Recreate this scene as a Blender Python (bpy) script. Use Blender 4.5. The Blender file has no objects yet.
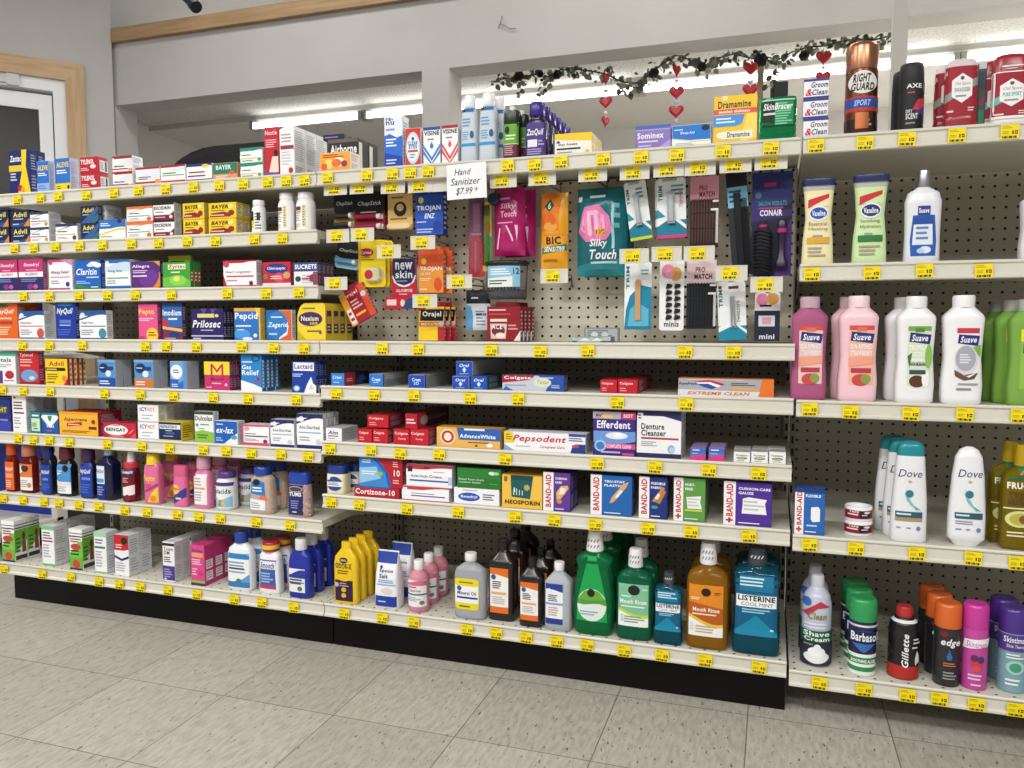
import bpy, math, random
from mathutils import Vector
random.seed(7)
SC = bpy.context.scene
COL = SC.collection
# ------------------------------------------------------------------ camera model (photo frame 1024 x 768)
CX, CD, CH, YAW, PITCH, FPX = 1.1702, 1.8553, .906, .3216, .0735, 781.7
def _ray(px, py):
    a = (px - 512) / FPX; b = (384 - py) / FPX
    cy, sy, cp, sp = math.cos(YAW), math.sin(YAW), math.cos(PITCH), math.sin(PITCH)
    return (-sy*cp + a*cy - b*sy*sp, cy*cp + a*sy + b*cy*sp, -sp + b*cp)
def atY(px, py, Y):
    d = _ray(px, py); t = (Y + CD) / d[1]; return (CX + t*d[0], Y, CH + t*d[2])
def atZ(px, py, Z):
    d = _ray(px, py); t = (Z - CH) / d[2]; return (CX + t*d[0], -CD + t*d[1], Z)
def atX(px, py, X):
    d = _ray(px, py); t = (X - CX) / d[0]; return (X, -CD + t*d[1], CH + t*d[2])
# ------------------------------------------------------------------ materials
NAMED = dict(w='f4f4f2', k='16161a', n='1b2766', b='1f56b0', r='c2182b', y='f3cf1e', g='2f8f3f', o='e0742a', p='d94a86', u='5a2f86',
             s='b9bcc2', t='1c7f92', c='6db7dd', m='7a1f3c', e='d9c9a0', d='3a3a40', l='dfe3ea', f='9ccb4a', h='f0b02c', q='2b3fa8')
def lin(h):
    h = NAMED.get(h, h)
    if len(h) == 3: h = ''.join(c*2 for c in h)
    v = [int(h[i:i+2], 16) / 255 for i in (0, 2, 4)]
    return tuple(x/12.92 if x <= .04045 else ((x + .055)/1.055)**2.4 for x in v) + (1,)
MATS = {}
def mat(spec):
    if not isinstance(spec, str): return spec
    if spec in MATS: return MATS[spec]
    h, _, kind = spec.partition(':')
    m = bpy.data.materials.new('finish_' + spec.replace(':', '_')); m.use_nodes = True
    bs = m.node_tree.nodes['Principled BSDF']
    bs.inputs['Base Color'].default_value = lin(h)
    bs.inputs['Roughness'].default_value = {'': .5, 'g': .25, 'm': .28, 't': .08, 'x': .04, 'f': .8, 's': .35}[kind]
    bs.inputs['Specular IOR Level'].default_value = {'': .3, 'f': .15}.get(kind, .5)
    if kind == 'm': bs.inputs['Metallic'].default_value = .9
    if kind == 't': bs.inputs['Transmission Weight'].default_value = .55; bs.inputs['IOR'].default_value = 1.3
    if kind == 'x': bs.inputs['Transmission Weight'].default_value = .92; bs.inputs['IOR'].default_value = 1.15
    if kind == 's': bs.inputs['Transmission Weight'].default_value = .25; bs.inputs['IOR'].default_value = 1.2
    MATS[spec] = m
    return m
# ------------------------------------------------------------------ mesh builder
class MB:
    def __init__(s): s.v = []; s.f = []; s.m = []; s.sm = []; s.mats = []
    def mi(s, m):
        m = mat(m)
        if m not in s.mats: s.mats.append(m)
        return s.mats.index(m)
    def add(s, vs, fs, m, smooth=False):
        b = len(s.v); i = s.mi(m); s.v.extend(vs)
        for f in fs: s.f.append([b + k for k in f]); s.m.append(i); s.sm.append(smooth)
    def box(s, x0, y0, z0, x1, y1, z1, m, ch=0, mtop=None, mside=None):
        if not ch:
            vs = [(x, y, z) for z in (z0, z1) for y in (y0, y1) for x in (x0, x1)]
            s.add(vs, [(0, 1, 5, 4), (3, 2, 6, 7)], m)
            s.add(vs, [(1, 3, 7, 5), (2, 0, 4, 6)], mside or m)
            s.add(vs, [(4, 5, 7, 6), (2, 3, 1, 0)], mtop or mside or m)
            return
        c = min(ch, (x1-x0)*.3, (y1-y0)*.3, (z1-z0)*.3)
        P = {}
        vs = []
        for iz, (z, sz) in enumerate(((z0, 1), (z1, -1))):
            for iy, (y, sy) in enumerate(((y0, 1), (y1, -1))):
                for ix, (x, sx) in enumerate(((x0, 1), (x1, -1))):
                    for ax in range(3):
                        q = [x + sx*c, y + sy*c, z + sz*c]; q[ax] = (x, y, z)[ax]
                        P[ix, iy, iz, ax] = len(vs); vs.append(tuple(q))
        F = lambda L, ax: tuple(P[a + (ax,)] for a in L)
        fr = [F([(0,0,0),(1,0,0),(1,0,1),(0,0,1)], 1), F([(1,1,0),(0,1,0),(0,1,1),(1,1,1)], 1)]
        sd = [F([(1,0,0),(1,1,0),(1,1,1),(1,0,1)], 0), F([(0,1,0),(0,0,0),(0,0,1),(0,1,1)], 0)]
        tp = [F([(0,0,1),(1,0,1),(1,1,1),(0,1,1)], 2), F([(0,1,0),(1,1,0),(1,0,0),(0,0,0)], 2)]
        ed = []
        for a in (0, 1):
            for b in (0, 1):
                ed.append((P[0,a,b,1], P[1,a,b,1], P[1,a,b,2], P[0,a,b,2]))
                ed.append((P[a,0,b,0], P[a,1,b,0], P[a,1,b,2], P[a,0,b,2]))
                ed.append((P[a,b,0,0], P[a,b,1,0], P[a,b,1,1], P[a,b,0,1]))
                for e in (0, 1): ed.append((P[a,b,e,0], P[a,b,e,1], P[a,b,e,2]))
        s.add(vs, fr, m); s.add(vs, sd, mside or m); s.add(vs, tp, mtop or mside or m); s.add(vs, ed, mside or m)
    def loft(s, rings, m, caps=True, smooth=True):
        n = len(rings[0]); vs = [p for r in rings for p in r]; fs = []
        for i in range(len(rings)-1):
            for j in range(n):
                k = (j+1) % n; fs.append((i*n+j, i*n+k, (i+1)*n+k, (i+1)*n+j))
        s.add(vs, fs, m, smooth)
        if caps:
            s.add(rings[0], [tuple(range(n-1, -1, -1))], m); s.add(rings[-1], [tuple(range(n))], m)
    def prism(s, pts, d0, d1, m, axis='y', mside=None):
        """closed outline pts (a, b) pushed along an axis"""
        n = len(pts)
        if axis == 'y': A = [(a, d0, b) for a, b in pts]; B = [(a, d1, b) for a, b in pts]
        elif axis == 'x': A = [(d0, a, b) for a, b in pts]; B = [(d1, a, b) for a, b in pts]
        else: A = [(a, b, d0) for a, b in pts]; B = [(a, b, d1) for a, b in pts]
        s.add(A, [tuple(range(n))], m); s.add(B, [tuple(range(n-1, -1, -1))], m)
        s.add(A + B, [(i, (i+1) % n, n+(i+1) % n, n+i) for i in range(n)], mside or m)
    def tube(s, pts, r, m, seg=8):
        rings = []; pts = [Vector(p) for p in pts]
        for i, p in enumerate(pts):
            t = (pts[min(i+1, len(pts)-1)] - pts[max(i-1, 0)]).normalized()
            u = t.cross(Vector((0, 0, 1)))
            if u.length < .05: u = t.cross(Vector((1, 0, 0)))
            u.normalize(); w = t.cross(u)
            rings.append([tuple(p + r*(math.cos(2*math.pi*k/seg)*u + math.sin(2*math.pi*k/seg)*w)) for k in range(seg)])
        s.loft(rings, m)
    def build(s, name, parent=None, loc=None):
        me = bpy.data.meshes.new(name); me.from_pydata(s.v, [], s.f)
        for m in s.mats: me.materials.append(m)
        me.polygons.foreach_set('material_index', s.m); me.polygons.foreach_set('use_smooth', s.sm)
        me.update()
        o = bpy.data.objects.new(name, me); COL.objects.link(o)
        if parent: o.parent = parent
        if loc: o.location = loc
        return o
def tag(o, label, cat, group=None, kind=None):
    if label: o['label'] = label
    if cat: o['category'] = cat
    if group: o['group'] = group
    if kind: o['kind'] = kind
    return o
def empty(name, loc, rz=0):
    o = bpy.data.objects.new(name, None); o.empty_display_size = .02; COL.objects.link(o); o.location = loc; o.rotation_euler = (0, 0, rz); return o
def struct(mb, name, loc=None):
    o = mb.build(name, None, loc); o['kind'] = 'structure'; return o
KIDS = {}
def copy_tree(o, loc, rz=None):
    c = o.copy(); COL.objects.link(c); c.location = loc
    if rz is not None: c.rotation_euler = (o.rotation_euler[0], o.rotation_euler[1], rz)
    for ch in o.children:
        d = ch.copy(); COL.objects.link(d); d.parent = c
        for g in ch.children:
            e = g.copy(); COL.objects.link(e); e.parent = d
    return c
# ------------------------------------------------------------------ lettering
TXT = {}
def text_mesh(txt, style):
    key = (txt, 'b' in style, 'i' in style)
    if key in TXT: return TXT[key]
    cu = bpy.data.curves.new('t', 'FONT'); cu.body = txt; cu.resolution_u = 2
    ob = bpy.data.objects.new('t', cu)
    me = bpy.data.meshes.new_from_object(ob); area0 = sum(p.area for p in me.polygons)
    if 'b' in style:
        up = txt.upper() == txt and len(txt) > 3
        for off in ((.036, .024, .018, .01, 0) if up else (.024, .018, .01, 0)):
            cu.offset = off; cu.space_character = 1.09; bpy.data.meshes.remove(me); me = bpy.data.meshes.new_from_object(ob)
            if sum(p.area for p in me.polygons) < area0*(2.6 if up else 2.1): break
    sh = .25 if 'i' in style else 0
    vs = [(v.co.x + sh*v.co.y, v.co.y) for v in me.vertices]; fs = [tuple(p.vertices) for p in me.polygons]
    bpy.data.objects.remove(ob); bpy.data.curves.remove(cu); bpy.data.meshes.remove(me)
    if not vs: vs = [(0, 0)]
    x0 = min(v[0] for v in vs); x1 = max(v[0] for v in vs); y0 = min(v[1] for v in vs); y1 = max(v[1] for v in vs)
    vs = [((x-x0)/max(x1-x0, 1e-6), (y-y0)/max(y1-y0, 1e-6)) for x, y in vs]
    TXT[key] = (vs, fs); return TXT[key]
def clip(poly, ax, lo, hi):
    for lim, sg in ((lo, 1), (hi, -1)):
        out = []
        for i in range(len(poly)):
            a, b = poly[i], poly[(i+1) % len(poly)]; da, db = (a[ax]-lim)*sg, (b[ax]-lim)*sg
            if da >= 0: out.append(a)
            if (da > 0 > db) or (da < 0 < db):
                t = da/(da-db); out.append((a[0]+(b[0]-a[0])*t, a[1]+(b[1]-a[1])*t))
        poly = out
        if len(poly) < 3: return []
    return poly
class Slicer:
    """lays flat print on a curved surface: cuts every polygon into small cells first"""
    def __init__(s, mb, mapper, cols, rows): s.mb, s.f, s.c, s.r = mb, mapper, cols, rows
    def add(s, uv, fs, m, o):
        V, F = [], []
        for f in fs:
            P = [uv[k] for k in f]
            i0, i1 = int(math.floor(min(p[0] for p in P)*s.c)), int(math.ceil(max(p[0] for p in P)*s.c))
            for i in range(i0, max(i1, i0+1)):
                Q = clip(P, 0, i/s.c, (i+1)/s.c) if i1-i0 > 1 else P
                if len(Q) < 3: continue
                j0, j1 = int(math.floor(min(p[1] for p in Q)*s.r)), int(math.ceil(max(p[1] for p in Q)*s.r))
                for j in range(j0, max(j1, j0+1)):
                    R = clip(Q, 1, j/s.r, (j+1)/s.r) if j1-j0 > 1 else Q
                    if len(R) < 3: continue
                    b = len(V); V.extend(R); F.append(tuple(range(b, b+len(R))))
        if F: s.mb.add([s.f(u, v, o) for u, v in V], F, m)
class Flat:
    def __init__(s, mb, mapper): s.mb, s.f = mb, mapper
    def add(s, uv, fs, m, o): s.mb.add([s.f(u, v, o) for u, v in uv], fs, m)
def art(mb, dsl, mapper, off=.0002, step=.00006, cols=1, rows=1):
    """print the shapes of a small drawing language on a surface; mapper(u, v, offset) -> point"""
    if not dsl: return
    S = Slicer(mb, mapper, cols, rows) if cols > 1 else Flat(mb, mapper)
    i = 0
    for it in dsl.split(';'):
        t = it.split()
        if not t: continue
        o = off + step*i; i += 1; k = t[0]
        if k == 't':
            a, b, c, d = map(float, t[2:6]); st = t[7] if len(t) > 7 else ''
            vs, fs = text_mesh(t[1].replace('_', ' '), st)
            if 'v' in st: P = [(a + (1-y)*(c-a), b + x*(d-b)) for x, y in vs]
            else: P = [(a + x*(c-a), b + y*(d-b)) for x, y in vs]
            S.add(P, fs, t[6], o)
        elif k == 'r':
            a, b, c, d = map(float, t[1:5]); S.add([(a, b), (c, b), (c, d), (a, d)], [(0, 1, 2, 3)], t[5], o)
        elif k == 'e':
            a, b, c, d = map(float, t[1:5]); n = 24
            S.add([(a + c*math.cos(2*math.pi*q/n), b + d*math.sin(2*math.pi*q/n)) for q in range(n)], [tuple(range(n))], t[5], o)
        elif k == 'p':
            q = list(map(float, t[2:])); P = list(zip(q[::2], q[1::2])); S.add(P, [tuple(range(len(P)))], t[1], o)
        elif k == 'l':
            a, b, c, d = map(float, t[1:5]); n = int(t[5])
            for q in range(n):
                z = d - (d-b)*(q+.5)/n; hh = (d-b)/n*.24; e = a + (c-a)*(.65 + .35*random.random())
                S.add([(a, z-hh), (e, z-hh), (e, z+hh), (a, z+hh)], [(0, 1, 2, 3)], t[6], o)
        elif k == 's':
            a, b, c, e, g = map(float, t[1:6]); n = 14
            def top(x): w = x*x*(3-2*x); return e + (g-e)*w + .06*math.sin(x*math.pi)*(1 if g >= e else -1)
            for q in range(n):
                u0, u1 = a + (c-a)*q/n, a + (c-a)*(q+1)/n
                S.add([(u0, b), (u1, b), (u1, top((q+1)/n)), (u0, top(q/n))], [(0, 1, 2, 3)], t[6], o)
# ------------------------------------------------------------------ shelf levels (measured): height of each deck, by bay
Z = dict(A1=1.318, A2=1.166, A3=1.017, A4=.866, A5=.722, A6=.567, A7=.369, A8=.136,
         B1=1.318, B4=.866, B5=.744, B6=.592, B7=.444, B8=.136,
         C1=1.318, C2=1.042, C3=.741, C4=.435, C8=.119)
BAY = 1.219
ORD = ['front of its row', 'second in its row', 'third in its row', 'fourth in its row', 'fifth in its row', 'sixth in its row']
TAGREF = {}          # shelf -> [(x centre, short description)]
def place_rows(root, desc, cat, x, y, z, n, pitch, stack, h, group, dx=0, jit=.0015):
    """root is the front (lowest) one; copy it n deep and stack high, each with a label of its own"""
    lv = {1: [''], 2: ['lower ', 'upper '], 3: ['lowest ', 'middle ', 'topmost ']}[stack]
    for k in range(n):
        for s in range(stack):
            lab = lv[s] + desc + ((', ' + ORD[k]) if n > 1 else '')
            loc = (x + dx*k + (random.uniform(-jit, jit) if k or s else 0), y + k*pitch, z + s*h)
            o = root if (k == 0 and s == 0) else copy_tree(root, loc)
            o.location = loc
            tag(o, lab, cat, group if n*stack > 1 else None)
def carton(sh, x0, x1, yt, depth, name, desc, front, side, a='', n=1, stack=1, Y=.012, yb=None, top=None, sd=None, xs=None, z=None, cat='box', gap=.0015, ref=None, shape=None, rz=0):
    zz = Z[sh] if z is None else z
    if yb is not None: Y = max(.012, atZ((x0+x1)/2, yb + 1.5, zz)[1])
    ym = yt + 8
    X0 = atY(x0, ym, Y)[0]; X1 = atY(x1, ym, Y)[0]; w = X1 - X0 - .0006
    H = atY((x0+x1)/2, yt, Y)[2] - zz
    h = H / stack
    if xs is not None: depth = max(.015, atX(xs, ym, X1)[1] - Y)
    if n > 1 and xs is not None: depth = depth / n - gap
    mb = MB(); d = depth
    if shape == 'round':      # big rounded upper corner
        pts = [(-w/2, 0), (w/2, 0), (w/2, h*.9)] + [(w/2 - h*.1*(1-math.cos(t)), h*.9 + h*.1*math.sin(t)) for t in (.5, 1, 1.57)]
        R = h*.45
        pts += [(-w/2 + R*.6*(1-math.sin(t)), h - R*(1-math.cos(t))) for t in [q*.157*1.0 for q in range(11)]]
        mb.prism(pts, 0, d, front, 'y', side)
    else:
        mb.box(-w/2, 0, 0, w/2, d, h, front, .0009, top or side, side)
    fm = lambda u, v, o: (-w/2 + u*w, -o, v*h)
    art(mb, a, fm)
    dark = sum(lin(side)[:3]) < .9 if isinstance(side, str) else True
    if sd is None:
        c = '9aa0b4' if dark else 'aeb2b9'
        sd = f'l .12 .1 .86 .44 5 {c};l .12 .54 .86 .9 6 {c}'
    art(mb, sd, lambda u, v, o: (w/2 + o, u*d, v*h))
    art(mb, sd, lambda u, v, o: (-w/2 - o, (1-u)*d, v*h))
    art(mb, 'r .0 .46 1 .475 8d8d8d' , lambda u, v, o: (-w/2 + w*(.02+.96*u), v*d, h + o))
    ob = mb.build(name)
    if rz: ob.rotation_euler = (0, 0, rz)
    tr = desc
    TAGREF.setdefault(sh, []).append(((X0+X1)/2, ref or desc))
    place_rows(ob, desc, cat, (X0+X1)/2, Y, zz, n, d + gap, stack, h + .0004, desc)
    return ob, h, w, (X0+X1)/2
# ------------------------------------------------------------------ bottles
def ring(a, b, n, z, yc, seg=36, rib=0):
    r = []
    for k in range(seg):
        t = 2*math.pi*k/seg; c, s_ = math.cos(t), math.sin(t); q = 1 - rib*(k % 2)
        r.append((q*a*math.copysign(abs(c)**(2/n), c), yc + q*b*math.copysign(abs(s_)**(2/n), s_), z))
    return r
PRE = {
 # body rings (z, a, b, n): z share of full height, a share of half width, b share of half depth (0 = round)
 'oblong': ([(0,.88,.85,4),(.015,.97,.96,4),(.04,1,1,4),(.60,1,1,4),(.68,.97,.95,4),(.735,.8,.8,3),(.765,.5,.6,2.5),(.785,.36,0,2),(.82,.36,0,2)], [(.80,.40),(.81,.42),(.97,.36),(1,.33)]),
 'lister': ([(0,.92,.85,5),(.015,1,1,5),(.2,1,1,5),(.215,.93,.95,5),(.64,.93,.95,5),(.66,.98,1,5),(.76,.97,.97,5),(.80,.8,.8,4),(.825,.4,0,2),(.85,.4,0,2)], [(.84,.42),(.86,.44),(.97,.37),(1,.35)]),
 'pear': ([(0,.8,.9,4),(.02,.92,1,4),(.25,1,1,4),(.45,.93,.95,4),(.65,.8,.85,4),(.72,.9,.9,4),(.76,.78,.8,3),(.80,.4,0,2),(.83,.38,0,2)], [(.81,.42),(.83,.43),(.98,.33),(1,.31)]),
 'boston': ([(0,.93,.93,5),(.01,1,1,5),(.70,1,1,5),(.73,.97,.97,5),(.85,.42,.45,3),(.87,.33,0,2),(.9,.33,0,2)], [(.88,.36),(.89,.38),(.995,.38),(1,.36)]),
 'round': ([(0,.9,0,2),(.02,1,0,2),(.72,1,0,2),(.78,.93,0,2),(.82,.78,0,2),(.86,.74,0,2)], [(.84,.84),(.85,.86),(.985,.86),(1,.8)]),
 'syrup': ([(0,.9,.9,4),(.02,1,1,4),(.60,1,1,4),(.67,.92,.92,3),(.72,.7,.75,2.3),(.74,.6,0,2),(.78,.6,0,2)], [(.755,.70),(.77,.74),(.98,.68),(1,.62)]),
 'can': ([(0,.94,0,2),(.01,1,0,2),(.03,.98,0,2),(.04,1,0,2),(.70,1,0,2),(.72,.96,0,2)], [(.71,.99),(.72,1),(.95,1),(.985,.95),(1,.82)]),
 'gill': ([(0,.94,0,2),(.02,1,0,2),(.68,1,0,2),(.78,.9,0,2),(.84,.62,0,2),(.86,.6,0,2)], [(.85,.52),(.86,.55),(.96,.55),(1,.46)]),
 'shave': ([(0,.94,0,2),(.01,1,0,2),(.68,1,0,2),(.78,.86,0,2),(.86,.5,0,2),(.87,.46,0,2)], [(.86,.44),(.87,.46),(.98,.44),(1,.40)]),
 'suave': ([(0,.88,.85,4),(.02,.97,1,4),(.18,1,1,4),(.42,.9,.92,4),(.62,.95,.97,4),(.79,1,1,4),(.82,.95,.95,3.5),(.885,.58,.75,2.5),(.895,.53,0,2)], [(.893,.54),(.90,.54),(.985,.55),(1,.52)]),
 'lotion': ([(0,.9,.9,3),(.02,.98,1,3),(.3,.95,1,3),(.55,.98,1,3),(.66,1,1,3),(.76,.85,.9,2.6),(.81,.42,.5,2.2),(.83,.32,0,2)], [(.82,.36),(.83,.37),(.985,.34),(1,.32)]),
 'vase': ([(0,.97,.9,3),(.02,1,1,3),(.3,.94,.95,3),(.55,.80,.82,3),(.80,.9,.8,3),(.93,.98,.8,3)], [(.925,.99),(.93,1.0),(.985,1.04),(1,1.02)]),
 'dove': ([(0,.92,.9,3),(.015,1,1,3),(.4,.97,.97,3),(.84,.78,.78,3),(.86,.75,.75,3)], [(.855,.76),(.87,.77),(.95,.72),(.985,.56),(1,.3)]),
 'flip': ([(0,.6,.6,3),(.06,.9,.9,3),(.075,1,1,3),(.3,1,1,3),(.7,.86,.86,3),(.9,.72,.7,2.6),(.97,.5,.45,2.2),(1,.2,.2,2)], []),
 'jug': ([(0,.93,.92,5),(.015,1,1,5),(.62,1,1,5),(.70,.92,.92,4),(.76,.6,.7,3),(.79,.42,0,2),(.83,.42,0,2)], [(.80,.48),(.82,.5),(.985,.46),(1,.42)]),
 'milk': ([(0,.93,.92,4),(.02,1,1,4),(.62,1,1,4),(.72,.9,.9,3.4),(.79,.55,.6,2.5),(.82,.42,0,2)], [(.81,.46),(.82,.48),(.98,.48),(1,.44)]),
 'wide': ([(0,.92,.9,3.5),(.02,1,1,3.5),(.45,.97,.97,3.5),(.74,.9,.9,3.2),(.80,.72,.75,2.6),(.83,.62,0,2)], [(.82,.66),(.83,.68),(.98,.66),(1,.6)]),
 'tums': ([(0,.9,.9,3),(.02,1,1,3),(.45,.97,.97,3),(.74,.9,.9,3)], [(.735,.9),(.75,.94),(.96,.92),(1,.85)]),
 'odor': ([(0,.93,.9,4),(.015,1,1,4),(.66,1,1,4),(.76,.92,.92,3.6),(.86,.55,.6,3),(.89,.42,.5,2.5),(.97,.42,.5,2.5),(1,.40,.48,2.5)], []),
 'jar': ([(0,.93,.93,4),(.03,1,1,4),(.68,1,1,4),(.72,.95,.95,4)], [(.71,.97),(.73,1),(.96,1),(1,.95)]),
 'stick': ([(0,1,1,3.2),(.16,1,1,3.2),(.17,.97,.97,3.2),(.74,.97,.97,3.2),(.75,.95,.95,3.2)], [(.745,.97),(.75,.97),(.93,.93),(.98,.8),(1,.55)]),
 'bag': ([(0,.96,.75,5),(.04,1,.95,5),(.3,.99,1,5),(.6,.95,.85,5),(.8,.88,.5,5),(.92,.85,.2,5),(.95,.86,.1,6),(1,.9,.07,6)], []),
 'roll': ([(0,1,0,2),(.02,1,0,2),(.98,1,0,2),(1,.96,0,2)], []),
 'axe': ([(0,.95,0,2),(.01,1,0,2),(.72,1,0,2),(.73,.97,0,2)], [(.725,.98),(.73,.99),(.9,.96),(.985,.9),(1,.82)]),
}
def lerp_ring(rs, z):
    for i in range(len(rs)-1):
        if rs[i][0] <= z <= rs[i+1][0]:
            t = (z-rs[i][0])/max(rs[i+1][0]-rs[i][0], 1e-6)
            return [rs[i][q]*(1-t)+rs[i+1][q]*t for q in range(4)]
    return list(rs[-1] if z > rs[-1][0] else rs[0])
def bottle(sh, x0, x1, yt, pre, dr, name, desc, body, cap, lab=None, n=1, Y=.014, yb=None, dx=0, pitch=None, rib=0, cat='bottle', prints=None, bands=None, extra=None, rot=0, ref=None, seg=36):
    """lab = (u0, v0, u1, v1, drawing); bands = [(z0, z1, colour)] rings printed round the body"""
    zz = Z[sh]
    if yb is not None: Y = atZ((x0+x1)/2, yb + 2, zz)[1]
    ym = yt + 20; P, Cp = PRE[pre]
    Y = max(Y, .012); Bd = .02; n0 = P[1][3]; ratio = 1 if P[0][2] == 0 else dr
    for _ in range(4):      # width seen at a slant: support width of the rounded section
        X0 = atY(x0, ym, Y + Bd)[0]; X1 = atY(x1, ym, Y + Bd)[0]; E_ = (X1-X0)/2; tn = abs((X0+X1)/2 - CX)/(Y + Bd + CD)
        A = E_/((1 + (ratio*tn)**(n0/(n0-1)))**((n0-1)/n0)); Bd = A*ratio
    w = 2*A; yc = Bd; H = atY((x0+x1)/2, yt, Y + Bd)[2] - zz
    R = [(z, a*A, (b*Bd if b else a*A*(dr if P[0][2] == 0 else 1)), nn) for z, a, b, nn in P]
    if P[0][2] == 0: Bd = A; yc = A; R = [(z, a*A, a*A, nn) for z, a, b, nn in P]
    root = empty(name, ((X0+X1)/2, Y, zz))
    mb = MB()
    zs = []
    for i in range(len(R)-1):
        k = 1 if (R[i+1][0]-R[i][0]) < .06 else 4
        for j in range(k): zs.append(R[i][0] + (R[i+1][0]-R[i][0])*j/k)
    zs.append(R[-1][0])
    mb.loft([ring(*lerp_ring(R, z)[1:], z*H, yc, seg) for z in zs], body)
    def surf(x, z, o):
        _, a, b, nn = lerp_ring(R, z/H)
        q = min(abs(x)/a, .995); y = yc - b*(1-q**nn)**(1/nn)
        k = x/a; s_ = 1 if abs(k) < .995 else .995/abs(k)
        ex = o*math.copysign(q**nn, x)
        return (x*s_ + ex, y - o, z)
    for z0, z1, c in (bands or []):
        q = MB(); K = 6
        mb.loft([[(p[0]*1.006, yc + (p[1]-yc)*1.006, p[2]) for p in ring(*lerp_ring(R, z0+(z1-z0)*j/K)[1:], (z0+(z1-z0)*j/K)*H, yc, seg)] for j in range(K+1)], c, caps=False)
    mb.build('body', root)
    if Cp and cap:
        cm = MB(); rs = []
        round_cap = pre not in ('vase', 'dove', 'tums', 'stick', 'jar')
        for z, a in Cp:
            if round_cap: rs.append(ring(a*A, a*A, 2, z*H, yc, 48, rib))
            else: rs.append(ring(a*A, a*Bd, 3, z*H, yc, 40, rib))
        cm.loft(rs, cap); cm.build('cap', root)
    if lab:
        for li, L in enumerate(lab if isinstance(lab, list) else [lab]):
            u0, v0, u1, v1, dsl = L; lm = MB()
            wr = 1.006 if bands else 1
            art(lm, dsl, lambda u, v, o: surf(-A + (u0+(u1-u0)*u)*w, (v0+(v1-v0)*v)*H, o + (.0012 if bands else .0003)), .0003, .00012, cols=12, rows=10)
            lm.build('label' if li == 0 else 'tablets', root)
    if extra: extra(root, A, Bd, H, yc)
    if rot: root.rotation_euler = (0, 0, rot)
    TAGREF.setdefault(sh, []).append(((X0+X1)/2, ref or desc))
    place_rows(root, desc, cat, (X0+X1)/2, Y, zz, n, pitch or (2*Bd + .003), 1, H, desc, dx)
    return root
# ------------------------------------------------------------------ procedural materials of the setting
def nodes(name, rough=.6, spec=.3):
    m = bpy.data.materials.new(name); m.use_nodes = True; nt = m.node_tree; b = nt.nodes['Principled BSDF']
    b.inputs['Roughness'].default_value = rough; b.inputs['Specular IOR Level'].default_value = spec
    def N(t, **k):
        n = nt.nodes.new(t)
        for a, v in k.items(): setattr(n, a, v)
        return n
    return m, nt, b, N, nt.links.new
def math_n(N, L, op, a, b=None):
    n = N('ShaderNodeMath', operation=op)
    for i, x in enumerate((a, b)):
        if x is None: continue
        if isinstance(x, (int, float)): n.inputs[i].default_value = x
        else: L(x, n.inputs[i])
    return n.outputs[0]
def floor_mat():
    m, nt, b, N, L = nodes('vinyl_floor_tiles', .38, .4)
    tc = N('ShaderNodeTexCoord'); sp = N('ShaderNodeSeparateXYZ'); L(tc.outputs['Object'], sp.inputs[0])
    T = .3063
    fx = math_n(N, L, 'DIVIDE', math_n(N, L, 'ADD', sp.outputs[0], .7031 + 40*T), T); fy = math_n(N, L, 'DIVIDE', math_n(N, L, 'ADD', sp.outputs[1], .313 + 40*T), T)
    # parity of the tile turns the grain
    par = math_n(N, L, 'MODULO', math_n(N, L, 'ADD', math_n(N, L, 'FLOOR', fx), math_n(N, L, 'FLOOR', fy)), 2)
    cell = N('ShaderNodeCombineXYZ'); L(math_n(N, L, 'FLOOR', fx), cell.inputs[0]); L(math_n(N, L, 'FLOOR', fy), cell.inputs[1])
    wn = N('ShaderNodeTexWhiteNoise', noise_dimensions='2D'); L(cell.outputs[0], wn.inputs['Vector'])
    def edge(f):
        q = math_n(N, L, 'FRACT', f); return math_n(N, L, 'MINIMUM', q, math_n(N, L, 'SUBTRACT', 1, q))
    e = math_n(N, L, 'MINIMUM', edge(fx), edge(fy)); seam = math_n(N, L, 'LESS_THAN', e, .0042)
    def streak(sx, sy, off):
        mp = N('ShaderNodeMapping'); mp.inputs['Rotation'].default_value = (0, 0, .22); mp.inputs['Scale'].default_value = (sy, sx, 1); mp.inputs['Location'].default_value = (off, 0, 0)
        L(tc.outputs['Object'], mp.inputs[0])
        n = N('ShaderNodeTexNoise'); n.inputs['Scale'].default_value = 1; n.inputs['Detail'].default_value = 3; L(mp.outputs[0], n.inputs['Vector']); return n.outputs[0]
    s1 = streak(24, 95, 0); s2 = streak(42, 150, 5)
    r1 = N('ShaderNodeValToRGB'); L(s1, r1.inputs[0]); r1.color_ramp.elements[0].position = .25; r1.color_ramp.elements[0].color = lin('a09a8f'); r1.color_ramp.elements[1].position = .62; r1.color_ramp.elements[1].color = lin('bab4aa')
    r2 = N('ShaderNodeValToRGB'); L(s2, r2.inputs[0]); r2.color_ramp.elements[0].position = .3; r2.color_ramp.elements[0].color = (1, 1, 1, 1); r2.color_ramp.elements[1].position = .36; r2.color_ramp.elements[1].color = (0, 0, 0, 1)
    mx = N('ShaderNodeMixRGB'); L(r2.outputs[0], mx.inputs[0]); L(r1.outputs[0], mx.inputs[1]); mx.inputs[2].default_value = lin('665f56')
    hv = N('ShaderNodeHueSaturation'); L(mx.outputs[0], hv.inputs['Color']); L(math_n(N, L, 'ADD', math_n(N, L, 'MULTIPLY', wn.outputs['Value'], .12), .93), hv.inputs['Value'])
    m2 = N('ShaderNodeMixRGB'); L(seam, m2.inputs[0]); L(hv.outputs[0], m2.inputs[1]); m2.inputs[2].default_value = lin('756e65')
    L(m2.outputs[0], b.inputs['Base Color']); return m
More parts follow.
